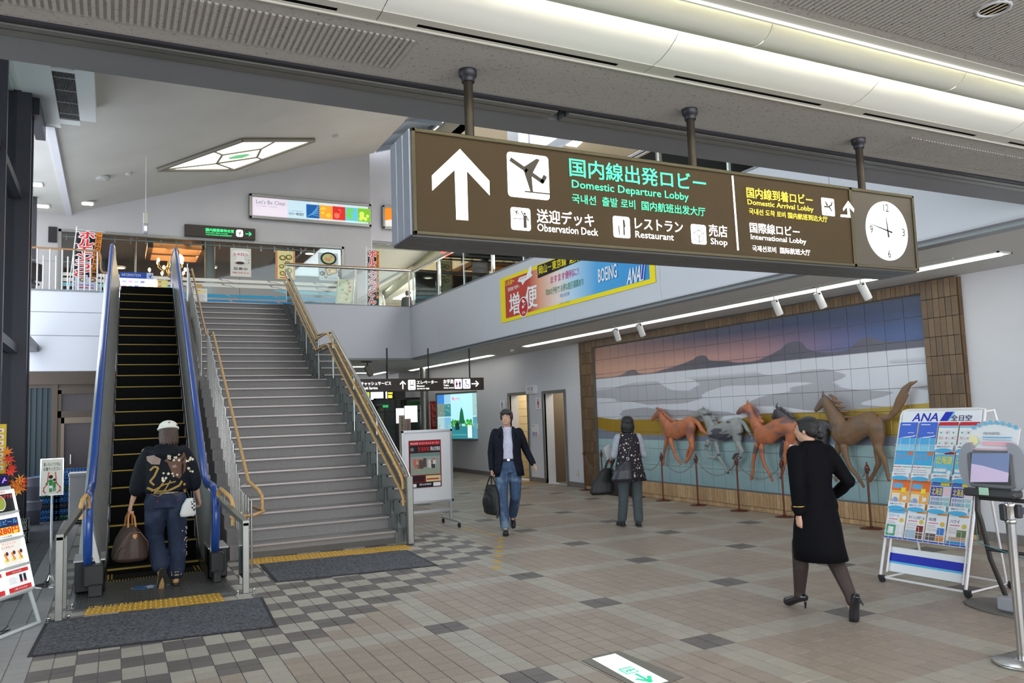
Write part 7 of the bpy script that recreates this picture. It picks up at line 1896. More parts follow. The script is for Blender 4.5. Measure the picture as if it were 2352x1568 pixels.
for k in range(4): F.rect(.02, F.h*(.1+.2*k), F.w*.4, F.h*(.2+.2*k), ink(*[(210,70,60),(110,180,215)][k % 2])); F.k -= .001
F.k += .001; F.rect(0, F.h*.9, F.w, F.h*.97, ink(215,60,50)); F.build('print', t)
b = MB(); P = ony(372, 668, 21.7); b.cyl((P.x, 21.73, 4.61), (P.x, 21.73, P.z), .015, m_steel, 8); b.build('pole', t)
t, F = pxboard('notice_board', 'white paper notice with a yellow foot at the top of the stairs', 'board', 445, 695, 476, 662, 20.9, ink(236,236,234), th=.03)
F.rect(.03, F.h*.1, F.w-.03, F.h*.3, ink(240,235,160)).rect(F.w*.2, F.h*.12, F.w*.5, F.h*.16, ink(220,110,60)); rr = random.Random(1); jpfill(F, F.w*.15, F.h*.4, F.w*.9, F.h*.9, ink(190,190,195), 6); F.build('print', t)
b = MB(); P = ony(455, 695, 20.9); b.box((P.x, 20.93, 4.61), (P.x+.04, 20.97, P.z), m_dark); b.box((P.x-.04, 20.92, P.z+.35), (P.x+.1, 20.95, P.z+.47), m_wood); b.build('leg', t)
# glossy easel menu board
YE_ = 21.2; a, c, d_, e2 = ony(770, 697, YE_), ony(812, 697, YE_), ony(819, 641, YE_), ony(778, 638, YE_)
t = thing('menu_easel', 'glossy yellow green menu board leaning on an easel beside the wall corner', 'board', ((a.x+c.x)/2, YE_, 4.6))
U = Vector((1,0,0)); V = (Vector((e2.x-a.x, .16, e2.z-a.z))).normalized(); L_ = (e2.z-a.z)/V.z; w_ = c.x-a.x
M = Matrix(((1, V.x, 0, a.x),(0, V.y, -1, YE_),(0, V.z, -.2, a.z),(0,0,0,1)))
b = MB(); b.bev((0,0,-.02), (w_, L_, 0), mat('easel_frame', (.6,.62,.5), .3, metal=.3), .01, M); b.build('frame', t)
F = Flat(Vector((a.x, YE_-.003, a.z)), U, V, eps=.001, off=.002)
F.rect(.03,.03,w_-.03,L_-.03, mat('glossy_menu_sheet', (.72,.74,.42), .08, coat=1.)); rr = random.Random(3)
for k in range(26): u, v = rr.uniform(.06,w_-.14), rr.uniform(.06,L_*.9); F.rect(u, v, u+.07, v+.06, ink(*rr.choice([(200,110,90),(220,200,140),(150,170,120),(230,225,190),(190,140,90)]))); F.k -= .0009
F.build('sheet', t)
b = MB()
for u in (.03, w_-.03): b.tube([Vector((a.x+u, YE_+.02, 4.61)), Vector((a.x+u, YE_-.02, a.z+.02)), Vector((a.x+u, YE_-.01, a.z))+V*(L_+.05)], .012, m_steel, 6)
b.tube([Vector((a.x+w_/2, YE_+.12, a.z+L_*.7)), Vector((a.x+w_/2, YE_+.6, 4.61))], .012, m_steel, 6); b.build('easel_leg', t)

# restaurant interior ---------------------------------------------------------------
bulb = mat('bulb_lit', (1,.72,.38), .4, emit=14); brass = mat('brass', (.75,.48,.18), .25, metal=1.)
chd = thing('chandelier', 'brass chandelier with glowing candle bulbs inside the restaurant', 'light', tuple(ony(390, 640, 26.5)))
ctr = ony(388, 615, 26.5)
b = MB(); b.cyl(ctr+Vector((.15,0,.1)), Vector((ctr.x+.15, ctr.y, 7.5)), .012, m_dark, 6); b.lathe([(.02,-.45),(.09,-.38),(.05,-.2),(.12,-.05),(.05,.1),(.02,.25)], brass, tuple(ctr), 10); b.build('stem', chd)
for k in range(10):
    a_ = 2*PI*k/10; R_ = .55 if k % 2 else .38; z_ = -.18 if k % 2 else .10; d = Vector((math.cos(a_), math.sin(a_), 0))
    b = MB(); b.tube([ctr+Vector((0,0,z_-.05)), ctr+d*R_*.5+Vector((0,0,z_-.2)), ctr+d*R_+Vector((0,0,z_-.05))], .014, brass, 6); b.cyl(ctr+d*R_+Vector((0,0,z_-.06)), ctr+d*R_+Vector((0,0,z_+.03)), .02, brass, 8); ar = b.build('arm', chd)
    b = MB(); b.ell(ctr+d*R_+Vector((0,0,z_+.09)), (.04,.04,.065), bulb, 8, 6); b.build('bulb', ar)
b = MB(); b.ell(ctr+Vector((.28, .1, .32)), (.16,.16,.15), mat('globe_lit', (1,.75,.45), .4, emit=5), 12, 8); b.cyl(ctr+Vector((.28,.1,.45)), ctr+Vector((.28,.1,.6)), .03, brass, 8); b.build('globe', chd)
b = MB(); b.box(tuple(ctr+Vector((-.1,-.0,.62))), tuple(ctr+Vector((.0,.3,.68))), m_wood)
fan = thing('ceiling_fan', 'dark ceiling fan with wooden blades above the chandelier', 'fan', tuple(ctr+Vector((.25,.1,.75))))
fc = ctr+Vector((.28,.1,.72)); b = MB(); b.lathe([(.03,-.06),(.12,-.04),(.13,.03),(.04,.08),(.02,.1)], m_dark, tuple(fc), 14); b.cyl(fc+Vector((0,0,.08)), fc+Vector((0,0,.5)), .015, m_dark, 6); b.build('motor', fan)
for k in range(4):
    M = Matrix.Translation(fc) @ Matrix.Rotation(k*PI/2+.5, 4, 'Z') @ Matrix.Rotation(.2, 4, 'X'); b = MB(); b.bev((.12,-.07,-.008), (.62,.07,.008), m_wood, .004, M); b.build('blade', fan)
cf = thing('ceiling_coffer', 'lit wooden coffer with small lamps in the restaurant ceiling', 'ceiling', tuple(ctr+Vector((-.1,1.2,.9))))
cw_ = mat('coffer_wood', (.42,.19,.06), .45); a, c = ony(337, 596, 27), ony(470, 560, 27)
b = MB()
for (x0,y0,x1,y1) in ((a.x,26.2,c.x,26.35),(a.x,28.4,c.x,28.55),(a.x,26.2,a.x+.15,28.55),(c.x-.15,26.2,c.x,28.55),(a.x,27.2,c.x,27.3)): b.box((x0,y0,7.12),(x1,y1,7.5),cw_)
b.build('beam', cf)
for k in range(7):
    P = Vector((a.x+.35+(c.x-a.x-.7)*(k/6), 26.6+.9*(k % 2), 7.33)); b = MB(); b.ell(P, (.055,.055,.055), bulb, 8, 6); b.build('bulb', cf)
pc = thing('round_column', 'pale round column inside the restaurant behind the glass', 'column', tuple(ony(482, 690, 25.2)))
P = ony(482, 620, 25.2); b = MB(); b.cyl((P.x, 25.2, 4.61), (P.x, 25.2, 7.5), .15, mat('column_pale', (.45,.46,.44), .35), 18); b.build('shaft', pc)
P = ony(310, 600, 25.4); pc = thing('steel_pole', 'thin steel pole inside the restaurant behind the information board', 'pole', (P.x, 25.4, 4.61)); b = MB(); b.cyl((P.x, 25.4, 4.61), (P.x, 25.4, 7.5), .035, m_steel, 10); b.build('shaft', pc)
for k, (x, y, lab) in enumerate(((488,615,'round lit downlight in the restaurant ceiling beside the coffee poster'),(711,583,'round lit downlight in the restaurant ceiling between the two menu posters'),(276,616,'small lit downlight in the restaurant behind the escalator rail'))):
    P = onz(x, y, 7.46); P = CAM + (P-CAM)*min(1, 29.5/P.y)
    t = thing('downlight', lab, 'light', tuple(P)); b = MB(); b.cyl(P, P+Vector((0,0,.03)), .14, mat('warm_downlight', (1,.85,.65), .4, emit=5), 16); b.cyl(P+Vector((0,0,.005)), P+Vector((0,0,.06)), .18, m_white, 16); b.build('lens', t)
for k, (x, y) in enumerate(((241,565),(246,607),(228,605))):
    P = ony(x, y, 30.8); t = thing('wall_slot', ['dark slanted slot high on the restaurant wall behind the flag', 'lower dark slanted slot on the restaurant wall beside the escalator rail', 'dark slanted slot on the restaurant wall behind the flag edge'][k], 'vent', tuple(P)); b = MB(); M = Matrix.Translation(P) @ Matrix.Rotation(-.18, 4, 'Y'); b.bev((-.10,0,-.3), (.10,.1,.3), mat('slot_black', (.02,.015,.012), .5), .01, M); b.build('recess', t)
area('restaurant_lamp', (2.4, 27.5, 7.3), (0, 0, 0), 5, 3, 150, (1, .72, .42))

# corridor shops ----------------------------------------------------------------------
P0, P1 = onz(893, 672, 6.9), onz(985, 601, 6.9)
dr = (P1-P0); n = 4
sl = thing('shop_fascia', 'shop front fascia along the upper corridor carrying the row of lit tubes', 'shop front', tuple(P0.lerp(P1, .5)))
nn = Vector((dr.y, -dr.x, 0)).normalized()
b = MB(); A = P0-dr*.12+nn*.12; B_ = P1+dr*.5+nn*.12
b.add([A+Vector((0,0,-.25)), B_+Vector((0,0,-.25)), B_+Vector((0,0,.38)), A+Vector((0,0,.38))], [(0,1,2,3),(3,2,1,0)], mat('fascia_metal', (.30,.30,.22), .35, metal=.5)); b.build('fascia_band', sl)
for k in range(5):
    a_, c_ = k*.265+.01, k*.265+.25; b = MB(); b.cyl(P0+dr*a_, P0+dr*c_, .12, mat('shop_tube_lit', (1,.97,.88), .4, emit=3.), 10); b.build('tube', sl)
b = MB(); cr_ = mat('shop_cream_wall', (.62,.56,.40), .6)
A = P0-dr*.15+nn*.2; B_ = P1+dr*.6+nn*.2
b.add([Vector((14.9, 36, 4.6)), Vector((14.9, 16.2, 4.6)), Vector((14.9, 16.2, 7.1)), Vector((14.9, 36, 7.1))], [(0,1,2,3),(3,2,1,0)], cr_)
b.box((10.2, 36, 4.6), (15, 36.1, 7.1), cr_); b.box((9.6, 18.2, 7.05), (15.4, 36, 7.12), mat('shop_ceiling', (.72,.68,.58), .6))
struct('wall_shop', b); area('shop_ceiling_lamps', (12, 25, 7.0), (0, 0, 0), 4, 14, 700, (1, .93, .78))
for k, (x, y) in enumerate(((1000, 620),(970,672),(1065,612),(1085,640),(940,683),(1150,600))):
    P = onz(x, y, 7.0)
    if P.y > 34: P = CAM+(P-CAM)*(34/P.y); 
    t = thing('ceiling_light', ['square lit ceiling panel deep in the shop left of the red sign','low lit ceiling panel over the man in the dark suit','lit ceiling panel right of the red sign','lit ceiling panel between the balcony glass posts','lit ceiling panel above the counter in the corridor','lit ceiling panel behind the second standing person'][k], 'light', (P.x, P.y, 7.0))
    b = MB(); b.bev((P.x-.5, P.y-.8, 7.01), (P.x+.5, P.y+.8, 7.04), mat('shop_panel_lit', (1,.97,.9), .4, emit=2.6), .005); b.build('diffuser', t)
rn = thing('neon_sign', 'red lit shop logo sign with 天満屋 lettering behind the balcony glass'.replace('天満屋', 'three character'), 'sign', tuple(ony(1030, 590, 19.5)))
a, c = ony(1008, 612, 19.5), ony(1048, 570, 19.5)
F = Flat((a.x, 19.5, a.z), (1,0,0), (0,0,1), eps=.004); w_, h_ = c.x-a.x, c.z-a.z; rm = mat('neon_red', (1,.05,.03), .4, emit=2.5)
F.text('天満屋', w_*.1, h_*.02, w_*.98, h_*.30, rm, .03).poly([(w_*.1,h_*.75),(w_*.45,h_*1.0),(w_*.95,h_*.95),(w_*.7,h_*.75),(w_*.98,h_*.7),(w_*.7,h_*.55),(w_*.95,h_*.40),(w_*.8,h_*.34),(w_*.55,h_*.5),(w_*.3,h_*.36),(w_*.2,h_*.42),(w_*.4,h_*.58),(w_*.25,h_*.68)], rm); F.build('lettering', rn)
b = MB(); b.box((a.x, 19.51, a.z-.05), (c.x+.4, 19.53, c.z+.3), glassmat('sign_glass')); b.box((a.x+.3, 19.52, 4.61), (a.x+.34, 19.56, a.z), m_steel2); b.build('glass_plate', rn)
t = thing('shop_counter', 'cream shop counter with small goods in the upper corridor', 'counter', (10.6, 26.0, 4.6))
b = MB(); b.bev((9.9, 25.4, 4.61), (13.2, 26.0, 5.55), cr_, .02); b.build('body', t)
b = MB(); b.bev((9.85, 25.35, 5.55), (13.25, 26.05, 5.60), m_white, .01); b.build('top', t)
t = thing('white_column', 'white boxed column above the hanging sign on the upper floor', 'column', (9.0, 16.5, 4.6))
P0_, P1_ = ony(1190, 300, 16.5), ony(1285, 300, 16.5)
b = MB(); b.bev((P0_.x, 16.5, 4.61), (P1_.x, 17.1, 9.59), m_wall, .02); b.build('shaft', t)
b = MB(); b.cyl((P0_.x+.32, 16.44, 4.61), (P0_.x+.32, 16.44, 9.5), .05, m_wall, 10); b.build('pipe', t)
t = thing('ceiling_light', 'large bright ceiling panel of the upper floor just above the hanging sign', 'light', tuple(onz(1335, 312, 9.55)))
A, B_, C_, D_ = [onz(*p, 9.57) for p in ((1300, 300),(1368,300),(1325,338),(1300,334))]
b = MB()
for k in range(2): 
    s_ = .52*k; e_ = s_+.46
    b.add([A.lerp(B_, s_), A.lerp(B_, e_), D_.lerp(C_, e_), D_.lerp(C_, s_)], [(0,1,2,3),(3,2,1,0)], mat('hall_panel_lit', (1,.97,.92), .4, emit=3.))
b.build('diffuser', t)
t, F = pxboard('notice_board', 'white timetable notice behind glass seen just above the hanging sign', 'board', 1608, 400, 1682, 350, 14.5, ink(205,220,235), th=.03)
rr = random.Random(6); jpfill(F, .05, .02, F.w-.05, F.h-.02, ink(150,160,190), 12); F.build('print', t)
b = MB(); P = ony(1640, 400, 14.5); b.box((P.x, 14.54, 4.61), (P.x+.05, 14.58, P.z), m_steel2); b.build('leg', t)

# ================================================================== LOWER BACKGROUND
pl = thing('round_column', 'tall stainless round column beside the red banner under the balcony', 'column', (8.4, 23.4, 0))
P = ony(974, 900, 23.4); b = MB(); b.cyl((P.x, 23.4, 0), (P.x, 23.4, 3.2), .13, m_steel2, 20); b.build('shaft', pl)
b = MB(); b.cyl((P.x, 23.4, 0), (P.x, 23.4, .08), .15, m_steel, 20); b.build('foot_ring', pl)
t = thing('red_banner', 'narrow red vertical banner between the column and the landscape display', 'banner', tuple(ony(996, 985, 23.2)))
a, c = ony(990, 986, 23.2), ony(1003, 922, 23.2); b = MB(); b.box((a.x, 23.2, a.z), (c.x, 23.21, c.z), ink(190,40,40)); b.build('cloth', t)
F = Flat((a.x, 23.2, a.z), (1,0,0), (0,0,1), eps=.002); F.vtext('いらっしゃいませ', (c.x-a.x)*.2, .08, (c.x-a.x)*.8, c.z-a.z-.05, ink(235,190,180), .02); F.build('lettering', t)
b = MB(); b.cyl((a.x-.02, 23.22, 0), (a.x-.02, 23.22, c.z+.04), .012, m_white, 8); b.build('pole', t)
YQ = 24.2
lob = thing('glass_entrance', 'dark framed glass entrance with white notices behind the display board', 'entrance', tuple(ony(915, 1100, YQ)))
a, c = ony(863, 1100, YQ), ony(972, 912, YQ); z1 = c.z
bl = mat('entrance_black', (.02,.025,.02), .2)
b = MB()
for x in (a.x, a.x+.42*(c.x-a.x), c.x-.06): b.box((x, YQ, 0), (x+.06, YQ+.08, z1), m_dark)
b.box((a.x, YQ, z1-.06), (c.x, YQ+.08, z1), m_dark); b.box((a.x, YQ, z1-.45), (c.x, YQ+.06, z1-.40), m_dark); b.build('frame', lob)
b = MB(); b.box((a.x+.06, YQ+.03, .02), (c.x-.06, YQ+.04, z1-.06), glassmat('dark_glass', (.45,.55,.5))); b.build('glass', lob)
b = MB(); b.box((a.x, YQ+1.6, 0), (c.x, YQ+1.7, z1), bl); b.box((a.x+.3, YQ+1.2, .9), (c.x-.3, YQ+1.4, 1.3), mat('shelf_dark', (.08,.08,.08), .5)); b.build('interior', lob)
for k, (x0, y0, x1, y1) in enumerate(((910, 972, 928, 937), (930, 970, 958, 931))):
    p_, q_ = ony(x0, y0, YQ-.01), ony(x1, y1, YQ-.01); b = MB(); b.box((p_.x, YQ-.02, p_.z), (q_.x, YQ-.012, q_.z), ink(235,238,245,.8)); b.build('white_notice', lob)
p_, q_ = ony(872, 936, YQ-.01), ony(960, 922, YQ); b = MB(); b.box((p_.x+.1, YQ-.02, p_.z), (p_.x+.28, YQ-.012, p_.z+.08), ink(60,190,110,.5)); b.box((p_.x+1.0, YQ-.02, q_.z-.1), (p_.x+1.9, YQ-.012, q_.z-.0), ink(40,110,55)); b.build('green_sticker', lob)
for k, (x0, x1, y0, y1, col, lab, s_) in enumerate(((917, 930, 990, 954, (190,180,160), 'tall cream stand sign with dark letters behind the display board', '空港売店'), (931, 944, 990, 962, (190,160,160), 'shorter pinkish stand sign right of the cream stand sign', 'おみやげ'))):
    t, F = pxboard('stand_sign', lab, 'sign', x0, y0, x1, y1, 19.5+.2*k, ink(*col), th=.04)
    F.vtext(s_, F.w*.25, F.h*.08, F.w*.75, F.h*.95, ink(60,55,60), .02); F.build('print', t)
    b = MB(); P = ony(x0, y0, 19.5+.2*k); b.box((P.x+.01, 19.51+.2*k, .02), (P.x+F.w-.01, 19.53+.2*k, P.z), ink(*col)); b.bev((P.x-.05, 19.4+.2*k, 0), (P.x+F.w+.05, 19.65+.2*k, .03), m_dark, .005); b.build('body', t)
t, F = pxboard('direction_sign', 'small black sign with yellow elevator lettering beneath the long hanging sign', 'sign', 883, 917, 904, 897, 22.0, mk, th=.12, m2=mk)
F.rrect(F.w*.12, F.h*.15, F.w*.3, F.h*.85, .03, sW).rect(F.w*.4, F.h*.5, F.w*.85, F.h*.85, SY).rect(F.w*.4, F.h*.2, F.w*.9, F.h*.38, SY); F.build('print', t)
b = MB(); P = ony(890, 897, 22.0); b.cyl((P.x, 22.05, P.z), (P.x, 22.05, 3.2), .015, m_dark, 8); P = ony(905, 917, 22.0); b.bev((P.x, 22.0, P.z), (P.x+.35, 22.14, P.z+.36), m_black, .01); b.build('hanger', t)
t, F = pxboard('departure_board', 'dark blue flight information board seen through the stair glass', 'board', 792, 940, 852, 890, 23.6, ink(32,38,60,.25), th=.12)
for k in range(4): F.text(['10:15 東京', '11:40 札幌', '12:25 那覇', '13:10 東京'][k], F.w*.12, F.h*(.72-.2*k), F.w*.5, F.h*(.80-.2*k), ink(190,195,210,.4)); F.k -= .001
F.k += .001; F.rect(F.w*.75, F.h*.05, F.w*.95, F.h*.75, ink(215,220,60,.6)); F.build('display', t)
b = MB(); P = ony(820, 940, 23.6); b.box((P.x-.2, 23.62, 0), (P.x-.1, 23.7, P.z+.3), m_dark); b.box((P.x+.1, 23.62, 0), (P.x+.2, 23.7, P.z+.3), m_dark); b.build('leg', t)
# ================================================================== PEOPLE
skin = mat('skin', (.62, .36, .25), .5, noise_amt=.04, scale=12)
def hairm(n, c): return mat('hair_'+n, c, .45, noise_amt=.3, scale=60, bump=.5, bscale=150)
def limb(b, pts, rs, m=None, n=12):
    P = [Vector(p) for p in pts]
    b.tube(P, rs, m, n)
    for p, r in zip(P, rs): b.ell(p, (r*.99, r*.99, r*.99), m, 10, 6)
def stack(b, secs, m=None, n=20):
    """closed torso-like form from horizontal ellipses (cx,cy,z,rx,ry)"""
    vs = []
    for cx, cy, z, rx, ry in secs:
        for k in range(n):
            t = 2*PI*k/n; c, s = math.cos(t), math.sin(t); e = .85
            vs.append((cx+rx*math.copysign(abs(c)**e, c), cy+ry*math.copysign(abs(s)**e, s), z))
    fs = [(i*n+k, i*n+(k+1) % n, (i+1)*n+(k+1) % n, (i+1)*n+k) for i in range(len(secs)-1) for k in range(n)]
    fs += [tuple(range(n-1, -1, -1)), tuple(range((len(secs)-1)*n, len(secs)*n))]
    b.add(vs, fs, m, True)
def shell(b, secs, m, gap0=0., n=28, th=.012, wave=0.):
    """open cloth tube; secs (cx,cy,z,rx,ry,gap) with the gap centred on the front (+y)"""
    vs = []
    for cx, cy, z, rx, ry, g in secs:
        for q in (0, th):
            for k in range(n+1):
                t = PI/2+g+(2*PI-2*g)*k/n; w = 1+wave*math.sin(5*t+z*9)*(1 if z < secs[0][2] else 0)
                vs.append((cx+(rx-q)*w*math.cos(t), cy+(ry-q)*w*math.sin(t), z))
    L_ = 2*(n+1); fs = []
    for i in range(len(secs)-1):
        o = i*L_
        for k in range(n):
            fs.append((o+k, o+k+1, o+L_+k+1, o+L_+k)); fs.append((o+n+1+k+1, o+n+1+k, o+L_+n+1+k, o+L_+n+1+k+1))
        for k in (0, n): fs.append((o+k, o+L_+k, o+L_+n+1+k, o+n+1+k))
    for o in (0, (len(secs)-1)*L_):
        for k in range(n): fs.append((o+k, o+n+1+k, o+n+2+k, o+k+1))
    b.add(vs, fs, m, True)
def hand(b, w, d, side, curl=.5, palm=(0, 1, 0)):
    """palm, four fingers and a thumb from wrist w along direction d; side=+1 right hand"""
    w, d = Vector(w), Vector(d).normalized(); pn = Vector(palm); pn = (pn-d*pn.dot(d)).normalized(); a = d.cross(pn)*side
    stp = w+d*.045
    b.tube([w-d*.02, w+d*.01, w+d*.05, w+d*.085], [.022, .028, .037, .034], None, 10, flat=(.55, tuple(pn)))
    for i, L_ in enumerate((.070, .078, .073, .058)):
        o = w+d*.078+a*(.026-.0175*i)
        c1 = d*math.cos(curl*.5)+pn*math.sin(curl*.5); c2 = d*math.cos(curl*1.4)+pn*math.sin(curl*1.4); c3 = d*math.cos(curl*2.2)+pn*math.sin(curl*2.2)
        p1 = o+c1*L_*.42; p2 = p1+c2*L_*.32; p3 = p2+c3*L_*.26; limb(b, [o-d*.02, o, p1, p2, p3], [.009, .0092, .0085, .008, .0068], None, 8)
    o = w+d*.02+a*.026; limb(b, [o, o+(a*.7+d*.6+pn*.3).normalized()*.035, o+(a*.45+d*.8+pn*.5).normalized()*.068], [.012, .0105, .0085], None, 8)
def head(b, c, yaw=0., pitch=0., k=1.):
    """skull, jaw, nose, lips, brow, ears about centre c"""
    M = Matrix.Translation(Vector(c)) @ Matrix.Rotation(yaw, 4, 'Z') @ Matrix.Rotation(pitch, 4, 'X') @ Matrix.Scale(k, 4)
    R3 = M.to_3x3()
    E = lambda p, r, n=14: b.ell(M @ Vector(p), r, None, n, 10, R3)
    E((0,-.012,.03), (.077,.095,.088)); E((0,.018,-.03), (.062,.072,.082)); E((0,.05,-.075), (.036,.034,.03)); E((0,.06,-.02), (.045,.03,.05))
    b.tube([M @ Vector(p) for p in ((0,.085,.02),(0,.098,-.005),(0,.107,-.022),(0,.090,-.032))], [.008*k, .010*k, .0135*k, .010*k], None, 8); E((.013,.093,-.028), (.008,.008,.006), 8); E((-.013,.093,-.028), (.008,.008,.006), 8)
    E((0,.088,-.050), (.022,.010,.006), 8); E((0,.086,-.060), (.018,.010,.007), 8); E((.032,.078,.026), (.022,.012,.008), 8); E((-.032,.078,.026), (.022,.012,.008), 8)
    for s in (-1, 1): E((s*.077,-.008,-.006), (.010,.020,.032), 8); 
    return M
def face(M, parent):
    for s in (-1, 1):
        b = MB(); p = M @ Vector((s*.030,.0795,.006)); b.ell(p, (.0125,.008,.0062), mat('eye_white', (.8,.8,.78), .3), 10, 6, M.to_3x3())
        b.ell(M @ Vector((s*.030,.0865,.006)), (.0055,.003,.0055), mat('iris_dark', (.02,.012,.01), .2), 8, 5, M.to_3x3()); b.build('eye', parent, world=False)
        b = MB(); b.tube([M @ Vector((s*x, y, z)) for x, y, z in ((.014,.094,.028),(.030,.092,.034),(.046,.082,.029))], .0035, mat('brow_dark', (.03,.02,.018), .7), 6); b.build('eyebrow', parent, world=False)
    b = MB(); b.tube([M @ Vector((x,.098-abs(x)*.25,-.055)) for x in (-.02,-.008,.008,.02)], .0028, mat('lip_line', (.32,.12,.10), .6), 6); b.build('mouth', parent, world=False)
def put(b, name, m, t, vox=.009, sm=4, label=None):
    me = fuse(b, vox, sm); return addmesh(name, me, m, t, label, world=False)
def shoe(t, ank, fwd, m, L_=.26, heel=0., down=0.):
    """shoe from the ankle point; fwd unit direction in plan; down = pitch of the toes"""
    b = MB(); a = Vector(ank); f = Vector((fwd[0], fwd[1], 0)).normalized(); f = (f*math.cos(down)-Vector((0,0,1))*math.sin(down)); u = Vector((0,0,1)); u = (u-f*u.dot(f)).normalized()
    base = a-u*(.075+heel*.6)
    b.tube([base-f*.07+u*(.03+heel), base-f*.03+u*(.035+heel*.9), base+f*.04+u*(.033+heel*.5), base+f*.11+u*.028, base+f*(L_-.085)+u*.022, base+f*(L_-.07)+u*.018], [.026,.036,.038,.042,.036,.02], None, 12)
    b.ell(a-u*.01, (.040,.040,.05), None, 10, 8)
    o = put(b, 'shoe', m, t, .007, 3)
    b = MB(); s2 = f.cross(u)
    def q(x, w): return base+f*x+s2*w
    if heel: b.cyl(base-f*.055+u*(heel*.9), base-f*.05-u*.002, .012, m, 8, r2=.006)
    else:
        ring = [q(-.09,-.02), q(-.06,-.036), q(.05,-.036), q(.12,-.043), q(.17,-.03), q(.19,0), q(.17,.03), q(.12,.043), q(.05,.036), q(-.06,.036), q(-.09,.02)]
        b.add([p-u*.002 for p in ring]+[p+u*.018 for p in ring], [tuple(range(10,-1,-1)), tuple(range(11,22))]+[(i,(i+1)%11,11+(i+1)%11,11+i) for i in range(11)], SOLE)
    if len(b.v): b.build('heel' if heel else 'sole', o, world=False)
    return o
SOLE = mat('sole_dark', (.03,.025,.02), .6)
def human(t, P, sex='m', vox=.009, hd=None, face_=False, curl=(.6,.6), palms=((-1,0,0),(1,0,0)), hands=True):
    """continuous body; P holds joints: hips, knees, ankles, toes dirs, shoulders, elbows, wrists, neck, head centre"""
    b = MB(); g = .92 if sex == 'f' else 1.
    pel, ch = Vector(P['pelvis']), Vector(P['chest'])
    lx = lambda z0, z1, t_: pel.lerp(ch, t_)
    stack(b, [(pel.x, pel.y, pel.z-.09, .13*g, .09*g), (pel.x, pel.y, pel.z, .165*(1 if sex=='m' else 1.0), .11), (*pel.lerp(ch,.35).xy, pel.z+(ch.z-pel.z)*.35, .14*g, .10*g), (ch.x, ch.y, ch.z, .17*g, .115*g), (ch.x, ch.y-.01, ch.z+.12, .165*g, .10*g), (ch.x, ch.y-.01, ch.z+.19, .09, .07)])
    limb(b, [ch+Vector((0,-.01,.16)), Vector(P['head'])+Vector((0,-.02,-.07))], [.06*g, .052*g])
    for i in (0, 1):
        s = 1 if i == 0 else -1
        hp, k_, a = [Vector(P[x][i]) for x in ('hip', 'knee', 'ankle')]; sh_, el, wr = [Vector(P[x][i]) for x in ('shoulder', 'elbow', 'wrist')]
        limb(b, [hp, hp.lerp(k_,.5), k_, k_.lerp(a,.3)+Vector((0,-.015,0)), a], [.085*g, .072*g, .055*g, .055*g, .038*g])
        limb(b, [sh_, sh_.lerp(el,.5), el, el.lerp(wr,.35), wr], [.055*g, .046*g, .038*g, .037*g, .024*g])
        f = Vector(P['toe'][i]); limb(b, [a, a+f*.05-Vector((0,0,.025))], [.034,.026])
        if hands: hand(b, wr, (wr-el).normalized()*1+Vector(P.get('hdir',((0,0,0),(0,0,0)))[i]), s, curl[i], palms[i])
    M = head(b, P['head'], *P.get('look', (0, 0)), k=P.get('hk', 1.))
    o = put(b, 'body', skin, t, vox, 3)
    if face_: face(M, o)
    return o, M
def hair(t, M, m, style='short', vox=.008):
    b = MB(); R3 = M.to_3x3(); E = lambda p, r: b.ell(M @ Vector(p), r, None, 14, 10, R3)
    if style == 'short': E((0,-.022,.048), (.088,.100,.084)); E((0,-.055,.0), (.080,.062,.075)); E((.035,.07,.07), (.05,.03,.028)); E((-.035,.066,.074), (.05,.03,.03)); E((.076,-.0,.02), (.018,.05,.052)); E((-.076,-.0,.02), (.018,.05,.052)); E((0,.02,.10), (.07,.07,.035))
    elif style == 'bob': E((0,-.02,.05), (.098,.112,.088)); E((0,-.045,-.03), (.105,.085,.11)); E((.07,-.01,-.05), (.038,.06,.09)); E((-.07,-.01,-.05), (.038,.06,.09)); E((0,-.06,-.10), (.09,.055,.04))
    elif style == 'bun': E((0,-.022,.046), (.086,.100,.082)); E((0,-.05,.0), (.078,.062,.075)); E((0,-.125,-.045), (.042,.035,.038)); E((0,.05,.083), (.06,.04,.02)); E((.07,-.005,.02), (.016,.05,.05)); E((-.07,-.005,.02), (.016,.05,.05))
    elif style == 'shag':
        E((0,-.03,.03), (.090,.098,.080)); E((0,-.055,-.03), (.085,.065,.095))
        rq = random.Random(4)
        for k in range(26): a = -PI*(.02+.96*k/25); z = -.06-.04*(k % 3); b.tube([M @ Vector((.08*math.cos(a), -.03+.085*math.sin(a), z+.10)), M @ Vector((.088*math.cos(a), -.035+.095*math.sin(a), z+.03)), M @ Vector((.08*math.cos(a)*rq.uniform(.8,1.1), -.035+.09*math.sin(a), z-.02))], [.02,.016,.006], None, 6)
    return put(b, 'hair', m, t, vox, 2)
